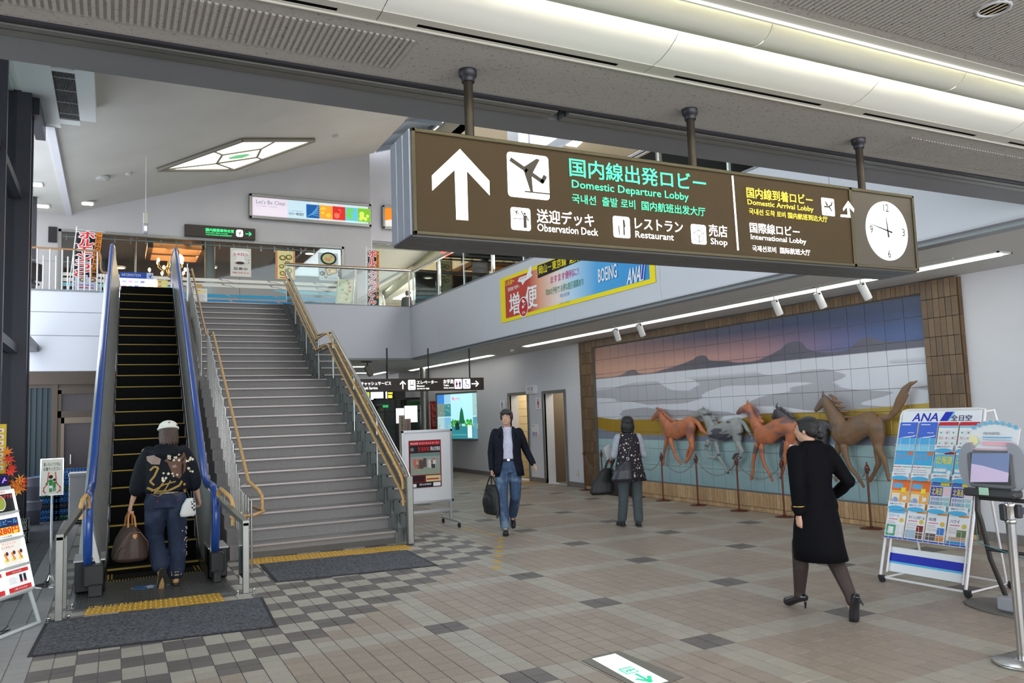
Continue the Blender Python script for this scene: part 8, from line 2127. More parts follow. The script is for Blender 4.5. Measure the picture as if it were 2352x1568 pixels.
def splash(m_, cols, sc, thr, seed=0.):
    """printed flowers: voronoi spots of a second colour on cloth"""
    nt = m_.node_tree; bs = nt.nodes['Principled BSDF']; tc = nt.nodes.new('ShaderNodeTexCoord')
    prev = None
    for i, (c, s_, th_) in enumerate(zip(cols, sc, thr)):
        v = nt.nodes.new('ShaderNodeTexVoronoi'); v.inputs['Scale'].default_value = s_; mp = nt.nodes.new('ShaderNodeMapping'); mp.inputs['Location'].default_value = (seed+i*3.1, i, 0)
        r = nt.nodes.new('ShaderNodeMapRange'); r.inputs[1].default_value, r.inputs[2].default_value, r.inputs[3].default_value, r.inputs[4].default_value = th_, th_+.02, 1, 0
        mx = nt.nodes.new('ShaderNodeMix'); mx.data_type = 'RGBA'; mx.inputs[6].default_value = bs.inputs['Base Color'].default_value; mx.inputs[7].default_value = (*c, 1)
        if prev: nt.links.new(prev, mx.inputs[6])
        nt.links.new(tc.outputs['Object'], mp.inputs[0]); nt.links.new(mp.outputs[0], v.inputs['Vector']); nt.links.new(v.outputs['Distance'], r.inputs[0]); nt.links.new(r.outputs[0], mx.inputs[0]); prev = mx.outputs[2]
    nt.links.new(prev, bs.inputs['Base Color']); return m_

# --- walking man -----------------------------------------------------------------
g0 = onz(1172, 1222)
wm = thing('person', 'man in a dark navy blazer, pale shirt and blue jeans walking with a black bag', 'person', (g0.x, g0.y, 0), math.radians(157))
P = dict(pelvis=(0,0,.96), chest=(0,.02,1.27), head=(0,.05,1.63), look=(-.30,.05), hip=((.09,0,.93),(-.09,0,.93)), knee=((.10,.13,.52),(-.09,.03,.50)), ankle=((.075,.20,.09),(-.06,-.30,.21)), toe=((.05,1,-.05),(0,.75,-.65)),
  shoulder=((.185,0,1.42),(-.185,0,1.42)), elbow=((.235,-.04,1.14),(-.27,-.05,1.16)), wrist=((.235,.03,.90),(-.36,.07,.96)))
body, M = human(wm, P, face_=True, curl=(1.35, .5), palms=((-1,.2,0),(1,.3,0)))
hair(wm, M, hairm('black', (.02,.018,.018)), 'short')
jn = pol(mat('jeans_denim', (.045,.085,.17), .8, noise_amt=.2, scale=18, bump=.2, bscale=200), (.17,.24,.34), 4.5, .53, .68)
b = MB(); stack(b, [(0,0,.85,.155,.115),(0,0,.93,.18,.13),(0,.0,1.03,.165,.118),(0,.0,1.05,.16,.115)])
limb(b, [(.09,0,.92),(.10,.07,.72),(.10,.135,.52),(.09,.16,.3),(.078,.185,.11)], [.105,.095,.078,.074,.07]); limb(b, [(-.09,0,.92),(-.095,.02,.72),(-.09,.03,.5),(-.075,-.14,.35),(-.06,-.28,.22)], [.105,.095,.078,.074,.068])
put(b, 'jeans', jn, wm, .009, 4)
sht = mat('pale_shirt', (.56,.56,.70), .7, noise_amt=.1, scale=40, bump=.4, bscale=40)
b = MB(); stack(b, [(0,.005,1.02,.165,.122),(0,.012,1.12,.155,.12),(0,.02,1.27,.178,.128),(0,.01,1.38,.17,.11),(0,.005,1.46,.10,.075),(0,.015,1.50,.068,.066)]); sh1 = put(b, 'shirt', sht, wm, .009, 2)
b = MB()
for s in (-1, 1): b.add([(s*.012,.105,1.43),(s*.055,.085,1.49),(s*.068,.045,1.525),(s*.072,.055,1.475),(s*.045,.108,1.405)], [(0,1,2,3,4),(4,3,2,1,0)], sht)
for k in range(5): b.cyl((0,.150-.004*abs(k-2),1.1+.065*k),(0,.153-.004*abs(k-2),1.1+.065*k), .005, m_white, 8)
b.build('collar', sh1, world=False)
b = MB(); b.tube([(.172*math.cos(a), .132*math.sin(a), 1.035) for a in [2*PI*k/24 for k in range(24)]], .018, m_black, 6, closed=True, flat=(.5,(0,1,0))); bl_ = b.build('belt', wm, world=False)
b = MB(); b.bev((-.022,.135,1.018),(.022,.146,1.052), m_chrome, .004); b.build('buckle', bl_, world=False)
nav = mat('navy_blazer_cloth', (.007,.008,.017), .75, spec=.2, noise_amt=.15, scale=30, bump=.15, bscale=80)
b = MB(); shell(b, [(.0,-.005,.80,.235,.175,.62),(0,-.005,.92,.222,.168,.50),(0,0,1.05,.20,.152,.40),(0,.0,1.17,.195,.150,.36),(0,.01,1.29,.208,.155,.40),(0,.0,1.38,.212,.145,.46),(0,-.005,1.44,.185,.118,.52),(0,-.01,1.485,.12,.085,.62),(0,-.008,1.51,.086,.074,.75)], nav, n=32, th=.014)
jk = b.build('jacket', wm, world=False)
for i, s in ((0, 1), (1, -1)):
    sh_, el, wr = [Vector(P[x][i]) for x in ('shoulder','elbow','wrist')]; c = el.lerp(wr, .93)
    b = MB(); limb(b, [sh_+Vector((-s*.015,0,-.0)), sh_.lerp(el,.5), el, el.lerp(wr,.5), c], [.068,.062,.056,.051,.046]); o = put(b, 'sleeve', nav, jk, .009, 4)
b = MB()
for s in (-1, 1):
    b.add([(s*.062,.125,1.485),(s*.105,.120,1.44),(s*.135,.142,1.36),(s*.095,.158,1.33),(s*.075,.165,1.20),(s*.060,.150,1.36)], [(0,1,2,3,4,5),(5,4,3,2,1,0)], nav)
    b.add([(s*.10,.152,.99),(s*.20,.098,.97),(s*.205,.095,1.02),(s*.10,.150,1.04)], [(0,1,2,3),(3,2,1,0)], nav)
b.build('lapel', jk, world=False)
sm_ = mat('black_leather_shoe', (.012,.011,.012), .3)
shoe(wm, (.075,.20,.085), (.05,1), sm_); shoe(wm, (-.06,-.31,.20), (0,1), sm_, down=.75)
bgm = mat('black_nylon', (.010,.010,.012), .55, noise_amt=.3, scale=12, bump=.5, bscale=14)
P0 = PM[wm.name] @ Vector((.25,.06,.0))
bag = thing('briefcase', 'soft black nylon bag hanging from the hand of the walking man', 'bag', tuple(P0), math.radians(157-62))
b = MB(); stack(b, [(0,0,.27,.15,.05),(0,0,.30,.19,.075),(.01,0,.42,.20,.085),(0,0,.56,.17,.075),(0,0,.66,.115,.05),(0,0,.69,.09,.03)], None, 16); b.tube([(-.17,.0,.36),(-.20,.03,.27),(-.21,.05,.23)], [.03,.02,.008]); b.ell((.03,.07,.44), (.12,.03,.12)); put(b, 'body', bgm, bag, .009, 3)
b = MB()
for s in (-.045, .045): b.tube([(-.09,s,.62),(-.05,s*.7,.72),(-.015,s*.2,.805),(.015,s*.2,.805),(.05,s*.7,.72),(.09,s,.62)], .009, bgm, 8)
b.build('handle', bag, world=False)
b = MB(); b.tube([(-.14,.055,.60),(.0,.075,.64),(.14,.055,.60)], .004, m_dark, 6); b.box((.03,.09,.50),(.05,.097,.53), m_chrome); b.build('zip', bag, world=False)

# --- man stepping onto the escalator -------------------------------------------------
g1 = onz(386, 1345)
em = thing('person', 'man seen from behind in a white cap and printed dark shirt stepping onto the escalator', 'person', (g1.x-.02, g1.y, 0), math.radians(3))
P = dict(pelvis=(0,.05,.95), chest=(0,.08,1.26), head=(.03,.15,1.60), look=(0,-.22), hip=((.10,.05,.92),(-.10,.05,.92)), knee=((.11,.06,.50),(-.10,.15,.50)), ankle=((.09,.0,.09),(-.06,-.12,.17)), toe=((.1,1,-.05),(-.1,.35,-.9)),
  shoulder=((.195,.05,1.41),(-.195,.05,1.41)), elbow=((.265,.02,1.14),(-.265,.06,1.12)), wrist=((.335,.10,.90),(-.33,.10,.88)))
body, M = human(em, P, curl=(.9,1.35), palms=((-1,0,0),(1,0,0)))
hair(em, M, hairm('brown', (.06,.03,.02)), 'shag')
b = MB(); R3 = M.to_3x3(); b.ell(M @ Vector((0,-.02,.075)), (.098,.108,.07), None, 18, 10, R3); b.tube([M @ Vector((.100*math.cos(a), -.02+.11*math.sin(a), .052)) for a in [2*PI*k/20 for k in range(20)]], .014, None, 6, closed=True); b.ell(M @ Vector((0,.10,.045)), (.07,.06,.012), None, 14, 6, R3)
cp = put(b, 'cap', mat('white_cap', (.80,.78,.70), .7), em, .008, 2)
b = MB(); b.ell(M @ Vector((.0,-.118,.095)), (.010,.004,.013), m_dark, 8, 5); b.ell(M @ Vector((.075,-.09,.07)), (.013,.006,.012), m_dark, 8, 5); b.ell(M @ Vector((-.07,-.09,.07)), (.008,.005,.008), m_dark, 8, 5); b.build('badge', cp, world=False)
dj = pol(mat('dark_jeans', (.012,.022,.055), .8, noise_amt=.25, scale=16, bump=.3, bscale=120), (.045,.07,.13), 3., .52, .66)
b = MB(); stack(b, [(0,.05,.82,.165,.13),(0,.05,.93,.20,.15),(0,.05,1.06,.18,.135)])
limb(b, [(.10,.05,.90),(.11,.06,.7),(.115,.06,.5),(.11,.02,.3),(.095,0,.14)], [.115,.108,.096,.092,.09]); limb(b, [(-.10,.05,.90),(-.10,.10,.7),(-.105,.14,.5),(-.085,.02,.36),(-.065,-.08,.24)], [.115,.108,.098,.092,.088])
tr = put(b, 'jeans', dj, em, .009, 4)
b = MB()
for s in (-1, 1): b.tube([(s*.03,-.098,.98),(s*.09,-.102,.95),(s*.16,-.07,.98)], .004, mat('jeans_stitch', (.25,.12,.05), .7), 5); b.ell((s*.10,-.112,.90), (.012,.004,.008), ink(150,40,35), 8, 5)
rq = random.Random(3)
for k in range(26): a = rq.uniform(-1.1,.2); z = rq.uniform(.28,.62); b.ell((.11+.098*math.cos(a), .05+.105*math.sin(a)*1.0, z), (.008,.006,.007), ink(225,200,195), 6, 4)
b.build('paint_spot', tr, world=False, kind='stuff')
bs_ = mat('printed_black_shirt', (.006,.008,.013), .75, spec=.2, noise_amt=.2, scale=20, bump=.2, bscale=60)
b = MB(); stack(b, [(0,.06,.98,.20,.15),(0,.05,1.00,.225,.17),(0,.05,1.10,.225,.17),(0,.06,1.25,.235,.165),(0,.05,1.36,.225,.14),(0,.05,1.44,.16,.11),(0,.08,1.49,.09,.085)])
limb(b, [(.17,.05,1.40),(.23,.035,1.27),(.268,.02,1.12),(.275,.03,1.05)], [.08,.082,.084,.082]); limb(b, [(-.17,.05,1.40),(-.23,.055,1.27),(-.268,.06,1.11),(-.28,.07,1.03)], [.08,.082,.084,.082])
limb(b, [(-.14,.0,1.42),(-.09,-.055,1.40),(0,-.075,1.385),(.09,-.055,1.40),(.14,.0,1.42)], [.045,.05,.055,.05,.045])
st_ = put(b, 'shirt', bs_, em, .009, 4)
# embroidery wrapped on the back of the shirt
gold, pale, brn, lil = ink(165,135,70), ink(235,225,200), ink(105,75,60), ink(150,130,120)
import mathutils.bvhtree as bvt
bm_ = bmesh.new(); bm_.from_mesh(st_.data); tree = bvt.BVHTree.FromBMesh(bm_)
b = MB(); lay = [0]
def pat(pts, m):
    """polygon given in (x,z) on the back, projected onto the cloth"""
    lay[0] += 1; vs = []; pts = [(x*1.3, 1.2+(z-1.2)*1.28) for x, z in pts]
    for x, z in pts:
        h = tree.ray_cast(Vector((x, -.6, z)), Vector((0, 1, 0)))[0]
        vs.append((x, (h.y if h else -.1)-.004-.00015*lay[0], z))
    c = tuple(sum(v[i] for v in vs)/len(vs) for i in range(3)); h = tree.ray_cast(Vector((c[0], -.6, c[2])), Vector((0, 1, 0)))[0]
    c = (c[0], (h.y if h else c[1])-.006-.00015*lay[0], c[2])
    b.add([c]+vs, [(0, 1+(i+1) % len(vs), 1+i) for i in range(len(vs))], m)
def pline(pts, w, m):
    for a, c in zip(pts[:-1], pts[1:]):
        d = Vector((c[0]-a[0], c[1]-a[1])); L_ = d.length; d.normalize(); n_ = Vector((-d.y, d.x))*w/2
        k_ = max(1, int(L_/.03))
        for j in range(k_):
            p, q_ = Vector(a).lerp(Vector(c), j/k_), Vector(a).lerp(Vector(c), (j+1)/k_); pat([p+n_, p-n_, q_-n_, q_+n_], m)
pat([(-.155,1.335),(-.10,1.345),(-.05,1.31),(-.06,1.265),(-.12,1.27),(-.15,1.30)], lil)
pat([(.0,1.27),(.05,1.30),(.10,1.32),(.13,1.36),(.15,1.30),(.14,1.20),(.09,1.14),(.04,1.17)], brn); pline([(-.02,1.30),(.06,1.25),(.13,1.33)], .02, brn); pat([(.03,1.25),(.06,1.26),(.07,1.235),(.04,1.23)], lil)
pline([(-.13,1.22),(-.10,1.25),(-.07,1.24),(-.10,1.17),(-.13,1.13),(-.10,1.10)], .016, gold); pline([(-.15,1.08),(-.08,1.045),(.0,1.045),(.09,1.085),(.11,1.12)], .018, gold); pline([(-.02,1.14),(-.06,1.08),(-.10,1.03)], .012, gold); pline([(.02,1.13),(-.02,1.06),(-.06,1.01)], .010, gold); pline([(-.12,1.05),(-.03,1.10),(.06,1.12)], .010, gold)
for k in range(30):
    x, z = rq.choice([(rq.uniform(-.04,.10), rq.uniform(1.12,1.20)), (rq.uniform(.13,.21), rq.uniform(1.12,1.38)), (rq.uniform(.0,.10), rq.uniform(1.29,1.34))]); r_ = rq.uniform(.009,.017); a0 = rq.uniform(0,6)
    pat([(x+r_*(1 if j % 2 else .45)*math.cos(a0+j*PI/5), z+r_*(1 if j % 2 else .45)*math.sin(a0+j*PI/5)) for j in range(10)], pale)
pat([(.12,1.10),(.14,1.10),(.14,1.08),(.12,1.08)], gold); pat([(.12,1.05),(.145,1.05),(.14,1.025),(.125,1.025)], gold)
b.build('embroidery', st_, world=False, kind='stuff'); bm_.free()
b = MB(); b.tube([(.185*math.cos(a), .05+.14*math.sin(a), .985) for a in [2*PI*k/24 for k in range(24)]], .014, mat('pale_belt', (.5,.47,.40), .6), 6, closed=True); b.build('belt', em, world=False)
tan_ = mat('tan_boot', (.50,.30,.12), .6, noise_amt=.1, scale=20)
shoe(em, (.095,-.0,.09), (.1,1), tan_, .28); shoe(em, (-.06,-.115,.165), (-.1,1), tan_, .28, down=1.15)
b = MB(); b.lathe([(.075,.11),(.082,.15),(.075,.19)], mat('boot_cuff', (.58,.45,.22), .7), (.095,-.005,0), 14); b.build('cuff', em, world=False)
P0 = PM[em.name] @ Vector((-.34,.12,0))
bag = thing('holdall', 'brown monogram holdall with tan handles carried by the man on the escalator', 'bag', tuple(P0), math.radians(10))
mono = splash(mat('brown_canvas', (.055,.030,.020), .5, noise_amt=.15, scale=30), [(.13,.085,.045)], [38], [.16])
b = MB(); stack(b, [(0,0,.30,.155,.21),(0,0,.33,.175,.24),(0,0,.42,.165,.24),(0,0,.52,.135,.235),(0,0,.60,.085,.225),(0,0,.645,.045,.20)], None, 18); put(b, 'body', mono, bag, .010, 3)
tl = mat('tan_leather', (.60,.26,.08), .45)
b = MB(); b.poly if False else None
b.add([(-.02,-.245,.585),(.02,-.245,.585),(.024,-.25,.56),(0,-.252,.535),(-.024,-.25,.56)], [(0,1,2,3,4),(4,3,2,1,0)], tl); b.build('leather_tab', bag, world=False)
b = MB()
for s in (-1, 1): b.tube([(s*.04,-.10,.60),(s*.03,-.06,.74),(s*.008,-.015,.80),(s*.008,.02,.80),(s*.03,.06,.74),(s*.04,.10,.60)], .010, tl, 8)
b.build('handle', bag, world=False)
b = MB(); b.tube([(-.17,-.05,.33),(-.12,-.24,.50),(-.05,-.245,.60),(.05,-.245,.60),(.12,-.24,.50),(.17,-.05,.33)], .005, mat('bag_piping', (.20,.09,.06), .5), 6); b.build('piping', bag, world=False)
P0 = PM[em.name] @ Vector((.20,-.11,0))
bag = thing('pouch', 'small white pouch with a checkered side on the belt of the escalator man', 'bag', tuple(P0), math.radians(15))
chk = bpy.data.materials.new('checkered_cloth'); chk.use_nodes = True; nt = chk.node_tree; ck_ = nt.nodes.new('ShaderNodeTexChecker'); ck_.inputs['Scale'].default_value = 50; ck_.inputs[1].default_value = (.75,.75,.72,1); ck_.inputs[2].default_value = (.03,.03,.03,1); tc_ = nt.nodes.new('ShaderNodeTexCoord'); nt.links.new(tc_.outputs['Object'], ck_.inputs[0]); nt.links.new(ck_.outputs[0], nt.nodes['Principled BSDF'].inputs[0])
b = MB(); stack(b, [(0,0,.72,.075,.04),(0,0,.75,.085,.045),(.01,0,.84,.07,.04),(.02,0,.91,.035,.03)], None, 14); put(b, 'body', mat('white_pouch_cloth', (.70,.70,.68), .6), bag, .008, 2)
b = MB(); b.ell((.045,-.02,.83), (.035,.03,.075), chk, 12, 8); b.build('checkered_side', bag, world=False)
b = MB(); b.tube([(.02,0,.90),(.01,.02,.95),(.0,.03,.985)], .006, m_dark, 6); b.build('strap', bag, world=False)

# --- woman looking at the mural ----------------------------------------------------
g2 = onz(1452, 1209)
fw_ = thing('person', 'woman seen from behind in a flowered dark tunic and grey trousers facing the mural', 'person', (g2.x, g2.y, 0), math.radians(-24))
P = dict(pelvis=(0,0,.88), chest=(0,.0,1.15), head=(0,.02,1.475), look=(.1,.05), hk=.94, hip=((.085,0,.84),(-.085,0,.84)), knee=((.10,.03,.46),(-.10,.02,.46)), ankle=((.10,.0,.08),(-.13,.08,.09)), toe=((.1,1,-.05),(-.15,.9,-.1)),
  shoulder=((.155,0,1.29),(-.155,0,1.29)), elbow=((.22,.0,1.03),(-.22,.0,1.03)), wrist=((.14,.17,1.0),(-.24,.20,.96)))
body, M = human(fw_, P, 'f', curl=(.9,1.3), palms=((0,0,1),(0,0,-1)))
hair(fw_, M, hairm('black'.replace('black','jet'), (.008,.008,.010)), 'bob')
gt = mat('grey_trousers', (.060,.075,.085), .8, noise_amt=.1, scale=14, bump=.15, bscale=60)
b = MB(); stack(b, [(0,0,.76,.14,.11),(0,0,.86,.17,.13),(0,0,.96,.15,.11)]); limb(b, [(.085,0,.82),(.095,.01,.62),(.10,.03,.45),(.10,.015,.25),(.10,0,.10)], [.098,.086,.076,.070,.068]); limb(b, [(-.085,0,.82),(-.095,.01,.62),(-.10,.02,.45),(-.115,.04,.25),(-.13,.07,.11)], [.098,.086,.076,.070,.068]); put(b, 'trousers', gt, fw_, .009, 4)
fl = splash(mat('flowered_cloth', (.012,.008,.016), .8, noise_amt=.2, scale=20), [(.16,.05,.10),(.55,.50,.36),(.75,.70,.52)], [22,17,26], [.16,.24,.17])
b = MB(); shell(b, [(0,-.0,.66,.245,.19,0),(0,0,.80,.215,.165,0),(0,0,.95,.185,.14,0),(0,0,1.05,.165,.125,0),(0,0,1.17,.17,.13,0),(0,0,1.27,.165,.115,0),(0,0,1.325,.135,.09,0),(0,0,1.355,.075,.065,0)], fl, n=36, th=.01, wave=.02); b.build('tunic', fw_, world=False)
lg_ = mat('pale_grey_sleeve', (.34,.36,.42), .8, noise_amt=.08, scale=20)
for i, s in ((0, 1), (1, -1)):
    sh_, el, wr = [Vector(P[x][i]) for x in ('shoulder','elbow','wrist')]; b = MB(); limb(b, [sh_+Vector((-s*.01,0,-.01)), sh_.lerp(el,.5), el, el.lerp(wr,.45)], [.066,.058,.053,.045]); put(b, 'sleeve', lg_, fw_, .009, 3)
b = MB(); b.lathe([(.062,1.345),(.058,1.375),(.05,1.39)], lg_, (0,0,0), 16); b.build('collar', fw_, world=False)
shoe(fw_, (.10,.0,.08), (.1,1), sm_, .24); shoe(fw_, (-.13,.07,.085), (-.2,1), sm_, .24)
P0 = PM[fw_.name] @ Vector((-.12,-.17,0)); blk = mat('black_bag_leather', (.018,.018,.028), .35, noise_amt=.2, scale=10, bump=.4, bscale=12)
bag = thing('shoulder_bag', 'dark glossy shoulder bag on the back of the woman in the flowered tunic', 'bag', tuple(P0), math.radians(-24))
b = MB(); stack(b, [(-.02,0,.66,.15,.05),(-.02,0,.70,.17,.07),(0,0,.82,.14,.065),(.03,0,.92,.09,.04),(.05,0,.96,.05,.02)], None, 16); put(b, 'body', blk, bag, .009, 3)
b = MB(); b.tube([(.07,.03,.95),(.10,.04,1.08),(.16,.06,1.22),(.19,.13,1.315),(.17,.20,1.31),(.08,.29,1.16),(-.06,.33,.98),(-.13,.24,.86),(-.13,.08,.80)], .013, blk, 6, flat=(.5,(0,1,0))); st2 = b.build('strap', bag, world=False)
b = MB(); b.tube([(.075+.018*math.cos(a), .02, .985+.018*math.sin(a)) for a in [2*PI*k/10 for k in range(10)]], .004, m_chrome, 5, closed=True); b.build('ring', st2, world=False)
P0 = PM[fw_.name] @ Vector((-.36,.15,0))
bag = thing('tote_bag', 'large black tote bag hanging from the forearm of the woman in the flowered tunic', 'bag', tuple(P0), math.radians(-10))
b = MB(); stack(b, [(-.03,0,.46,.17,.07),(-.03,0,.50,.20,.10),(-.01,0,.64,.17,.09),(.04,0,.80,.10,.05),(.07,0,.84,.06,.03)], None, 16); put(b, 'body', bgm, bag, .010, 3)
b = MB()
for s in (-.02, .02): b.tube([(.02,s,.80),(.06,s,.92),(.115,s*.5,.985),(.145,s,.90),(.11,s,.80)], .009, bgm, 6)
b.build('handle', bag, world=False)
P0 = PM[fw_.name] @ Vector((-.26,.27,.97)); pp_ = thing('leaflet', 'white leaflet in the left hand of the woman in the flowered tunic', 'paper', tuple(P0), .3)
b = MB(); b.box((-.02,-.0,-.02),(.12,.003,.19), WH, Matrix.Rotation(-.4, 4, 'Y')); b.build('sheet', pp_, world=False)

# --- airline staff member -----------------------------------------------------------
g3 = (onz(1846, 1397)+onz(1940, 1428))/2
sw = thing('person', 'woman in a black uniform skirt suit and heels walking away, hair in a bun', 'person', (g3.x+.02, g3.y+.02, 0), math.radians(-10))
P = dict(pelvis=(0,.0,.88), chest=(0,.03,1.15), head=(0,.06,1.475), look=(.55,.02), hk=.92, hip=((.08,0,.86),(-.08,0,.86)), knee=((.085,-.03,.47),(-.085,.13,.50)), ankle=((.07,-.27,.17),(-.06,.21,.125)), toe=((0,.55,-.8),(-.25,.95,-.3)),
  shoulder=((.165,.02,1.29),(-.165,.02,1.29)), elbow=((.27,-.08,1.05),(-.205,-.05,1.04)), wrist=((.25,.10,.92),(-.19,-.03,.80)))
body, M = human(sw, P, 'f', curl=(.6,.45), palms=((-1,0,0),(1,0,0)))
face(M, body)
hair(sw, M, hairm('glossy', (.008,.007,.008)), 'bun')
ub = mat('black_uniform', (.004,.004,.006), .8, spec=.12, noise_amt=.1, scale=20)
b = MB(); stack(b, [(0,.02,.82,.19,.14),(0,.015,.86,.19,.145),(0,.01,.95,.165,.125),(0,.02,1.02,.152,.115),(0,.03,1.14,.172,.128),(0,.02,1.25,.17,.11),(0,.02,1.31,.13,.085),(0,.03,1.355,.07,.06)])
limb(b, [(.145,.02,1.285),(.21,-.03,1.17),(.265,-.08,1.05),(.265,.0,.99),(.253,.075,.935)], [.078,.066,.058,.052,.044]); limb(b, [(-.145,.02,1.285),(-.18,-.02,1.16),(-.205,-.05,1.04),(-.198,-.04,.92),(-.192,-.032,.835)], [.078,.066,.058,.052,.044]); limb(b, [(-.06,.0,1.335),(.06,.0,1.335)], [.06,.06])
jk = put(b, 'jacket', ub, sw, .009, 4)
b = MB(); gl = mat('gold_braid', (.75,.52,.12), .35, metal=.7)
for z in (.875, .905): b.tube([(-.195+.046*math.cos(a), -.036+.046*math.sin(a), z) for a in [PI+PI*k/10 for k in range(11)]], .005, gl, 5)
b.build('cuff_braid', jk, world=False)
b = MB(); shell(b, [(.0,-.02,.44,.205,.215,0),(0,0,.55,.20,.20,0),(0,0,.70,.195,.165,0),(0,.0,.85,.175,.135,0),(0,0,.93,.15,.115,0)], ub, n=32, th=.01, wave=.012); b.build('skirt', sw, world=False)
tg = mat('sheer_black_tights', (.045,.028,.025), .6)
b = MB(); limb(b, [(.083,-.02,.56),(.085,-.03,.47),(.08,-.13,.37),(.07,-.255,.19),(.07,-.27,.15)], [.074,.066,.064,.046,.046]); limb(b, [(-.085,.11,.56),(-.085,.13,.50),(-.075,.15,.36),(-.06,.205,.15),(-.06,.21,.11)], [.074,.066,.064,.046,.046]); put(b, 'tights', tg, sw, .007, 3)
hl = mat('black_patent', (.010,.010,.014), .15, coat=.6)
shoe(sw, (.07,-.27,.165), (0,1), hl, .23, heel=.055, down=1.0); shoe(sw, (-.06,.21,.125), (-.25,1), hl, .23, heel=.055)
b = MB(); sc1, sc2 = ink(235,240,248), ink(70,130,215)
b.tube([(.068*math.cos(a), .035+.062*math.sin(a), 1.345+.01*math.sin(a)) for a in [2*PI*k/16 for k in range(16)]], .012, sc1, 6, closed=True); b.tube([(.075*math.cos(a), .035+.07*math.sin(a), 1.328) for a in [2*PI*k/16 for k in range(16)]], .008, sc2, 6, closed=True)
b.add([(-.03,.08,1.35),(-.12,.13,1.36),(-.14,.11,1.33),(-.06,.09,1.31)], [(0,1,2,3),(3,2,1,0)], sc1); b.add([(-.04,.082,1.345),(-.11,.115,1.335),(-.10,.10,1.31),(-.05,.085,1.31)], [(0,1,2,3),(3,2,1,0)], sc2); b.build('neck_scarf', sw, world=False)

# --- people on the upper floor ---------------------------------------------------------
def walker(lab, loc, rz, top, low, hm_, style='short', sit=False, lean=0., extra=None, sk=1.):
    t = thing('person', lab, 'person', loc, rz)
    if sit: P = dict(pelvis=(0,0,.50), chest=(0,.04,.80), head=(0,.12,1.14), look=(0,-.45), hip=((.09,0,.50),(-.09,0,.50)), knee=((.11,.42,.50),(-.11,.42,.50)), ankle=((.11,.44,.09),(-.11,.44,.09)), toe=((0,1,0),(0,1,0)), shoulder=((.18,.02,.94),(-.18,.02,.94)), elbow=((.23,.08,.70),(-.23,.08,.70)), wrist=((.10,.30,.74),(-.10,.30,.74)))
    else:
        L_ = lean; P = dict(pelvis=(0,0,.93), chest=(0,L_*.5,1.24), head=(0,L_*1.3+.03,1.58-abs(L_)*.3), look=(0,-L_*1.5), hip=((.09,0,.92),(-.09,0,.92)), knee=((.09,.04,.49),(-.09,-.02,.49)), ankle=((.09,.02,.09),(-.09,-.08,.09)), toe=((0,1,0),(0,1,0)), shoulder=((.18,L_*.8,1.39),(-.18,L_*.8,1.39)), elbow=((.24,L_*.8,1.12),(-.24,L_*.8,1.12)), wrist=((.22,L_*1.2+.10,.88),(-.22,L_+.06,.88)))
    body, M = human(t, P, vox=.014); p, c = Vector(P['pelvis']), Vector(P['chest'])
    hair(t, M, hm_, style, .013) if style != 'cap' else None
    if style == 'cap':
        b = MB(); b.ell(M @ Vector((0,-.01,.06)), (.095,.11,.07), None, 14, 8, M.to_3x3()); b.ell(M @ Vector((0,.10,.035)), (.07,.06,.012), None, 12, 6, M.to_3x3()); put(b, 'cap', m_white, t, .012, 2)
    b = MB(); stack(b, [(p.x,p.y,p.z-.06,.18,.14),(p.x,p.y,p.z+.05,.175,.135),(*p.lerp(c,.5).xy,(p.z+c.z)/2,.165,.125),(c.x,c.y,c.z,.195,.14),(c.x,c.y,c.z+.12,.18,.12),(c.x,c.y,c.z+.2,.09,.08)])
    for i in (0, 1): sh_, el, wr = [Vector(P[x][i]) for x in ('shoulder','elbow','wrist')]; limb(b, [sh_, sh_.lerp(el,.5), el, el.lerp(wr,.8)], [.07,.062,.055,.045])
    put(b, 'top', top, t, .014, 3)
    b = MB()
    for i in (0, 1): h_, k_, a = [Vector(P[x][i]) for x in ('hip','knee','ankle')]; limb(b, [h_, h_.lerp(k_,.5), k_, a+Vector((0,0,.05))], [.10,.085,.068,.055])
    put(b, 'trousers', low, t, .014, 3)
    for i in (0, 1): shoe(t, P['ankle'][i], (0,1), sm_)
    return t, M
Z2 = 4.602; ds = mat('dark_suit', (.015,.015,.018), .8); wsx = mat('white_shirt_cloth', (.62,.62,.60), .8); dt = mat('dark_trousers', (.03,.03,.04), .8); gj = mat('grey_green_jacket', (.30,.32,.29), .8); gj2 = mat('slate_grey_coat', (.14,.14,.16), .8)
hb = hairm('plain', (.02,.016,.015))
P_ = ony(930, 690, 27.4); t, M = walker('man in a dark suit bending at the counter of the upper corridor shop', (P_.x, 27.4, Z2), math.radians(-70), ds, ds, hb, lean=.10)
P_ = ony(866, 690, 27.2); walker('person in a white shirt half hidden behind the right nobori flag', (P_.x, 27.2, Z2), math.radians(-20), wsx, dt, hb)
P_ = onx(1103, 610, 8.2); t, M = walker('standing person in a white top with a handbag behind the balcony glass', (8.2, P_.y, Z2), math.radians(150), wsx, dt, hb)
P0 = PM[t.name] @ Vector((-.24, .10, 0)); bag = thing('handbag', 'small dark handbag held by the person in the white top on the balcony', 'bag', tuple(P0), 2.6)
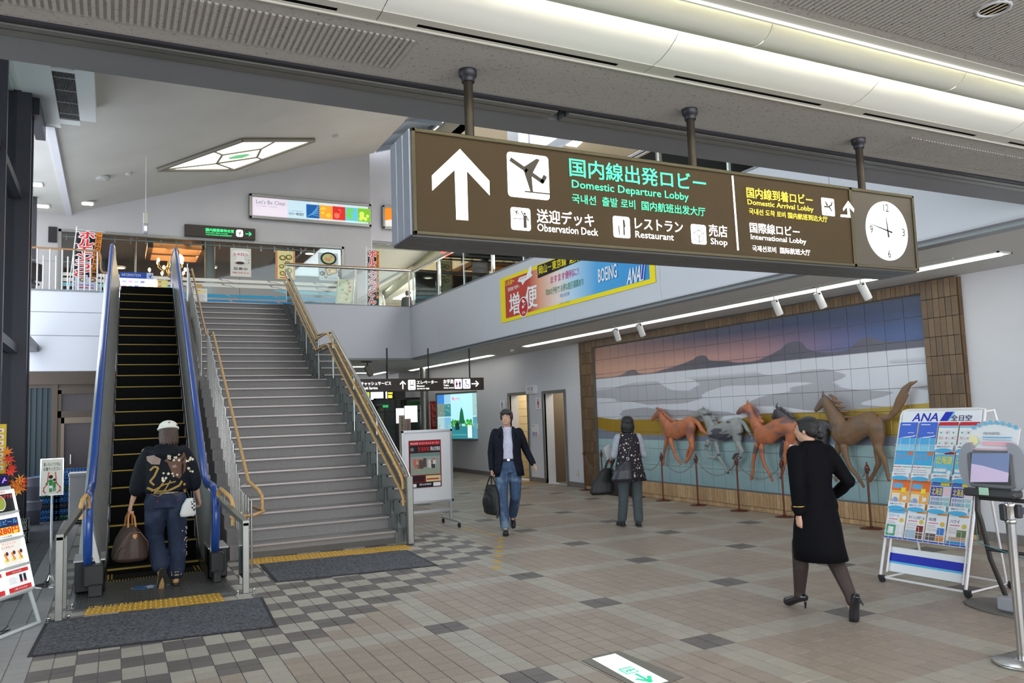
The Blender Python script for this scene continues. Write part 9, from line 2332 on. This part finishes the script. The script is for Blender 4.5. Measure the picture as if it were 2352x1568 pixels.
b = MB(); b.bev((-.12,-.04,.50),(.12,.04,.70), mat('dark_red_leather', (.10,.03,.03), .4), .02); b.build('body', bag, world=False); b = MB(); b.tube([(-.08,0,.69),(-.05,0,.80),(.05,0,.80),(.08,0,.69)], .008, m_dark, 6); b.build('handle', bag, world=False)
P_ = onx(1165, 600, 8.2); t, M = walker('standing person in a dark top and shorts carrying a white bag behind the balcony glass', (8.2, P_.y, Z2), math.radians(200), ds, dt, hb)
P0 = PM[t.name] @ Vector((.30, .05, 0)); bag = thing('shopping_bag', 'white shopping bag held by the person in the dark top on the balcony', 'bag', tuple(P0), .4)
b = MB(); b.bev((-.16,-.06,.44),(.16,.06,.80), wsx, .015); b.build('body', bag, world=False); b = MB(); b.tube([(-.08,0,.79),(-.04,0,.90),(.04,0,.90),(.08,0,.79)], .006, wsx, 6); b.build('handle', bag, world=False)
def chair(loc, rz, lab):
    t = thing('chair', lab, 'chair', loc, rz)
    b = MB(); b.bev((-.22,-.2,.36),(.22,.24,.41), m_dark, .01); b.build('seat', t, world=False); b = MB(); b.bev((-.22,-.25,.45),(.22,-.21,.85), m_dark, .01); b.build('backrest', t, world=False)
    for x in (-.2,.2):
        for y in (-.2,.2): b = MB(); b.cyl((x,y,0),(x,y,.37), .014, m_steel, 8); b.build('leg', t, world=False)
P_ = onx(1028, 640, 8.6); chair((8.6, P_.y, Z2), math.radians(110), 'dark chair under the seated man in the white cap'); walker('seated man in a white cap and grey green jacket reading behind the balcony glass', (8.6, P_.y, Z2), math.radians(110), gj, dt, hb, 'cap', sit=True)
P_ = onx(1045, 645, 8.9); chair((9.0, P_.y-.25, Z2), math.radians(120), 'dark chair under the dark haired seated person'); walker('dark haired seated person beside the man in the white cap', (9.0, P_.y-.25, Z2), math.radians(120), ds, dt, hb, 'bob', sit=True)
P_ = ony(58, 640, 20.8); chair((P_.x, 20.8, Z2), math.radians(60), 'dark chair under the person in the slate grey coat'); walker('seated person in a slate grey coat behind the upper left railing', (P_.x, 20.8, Z2), math.radians(60), gj2, dt, hb, sit=True)
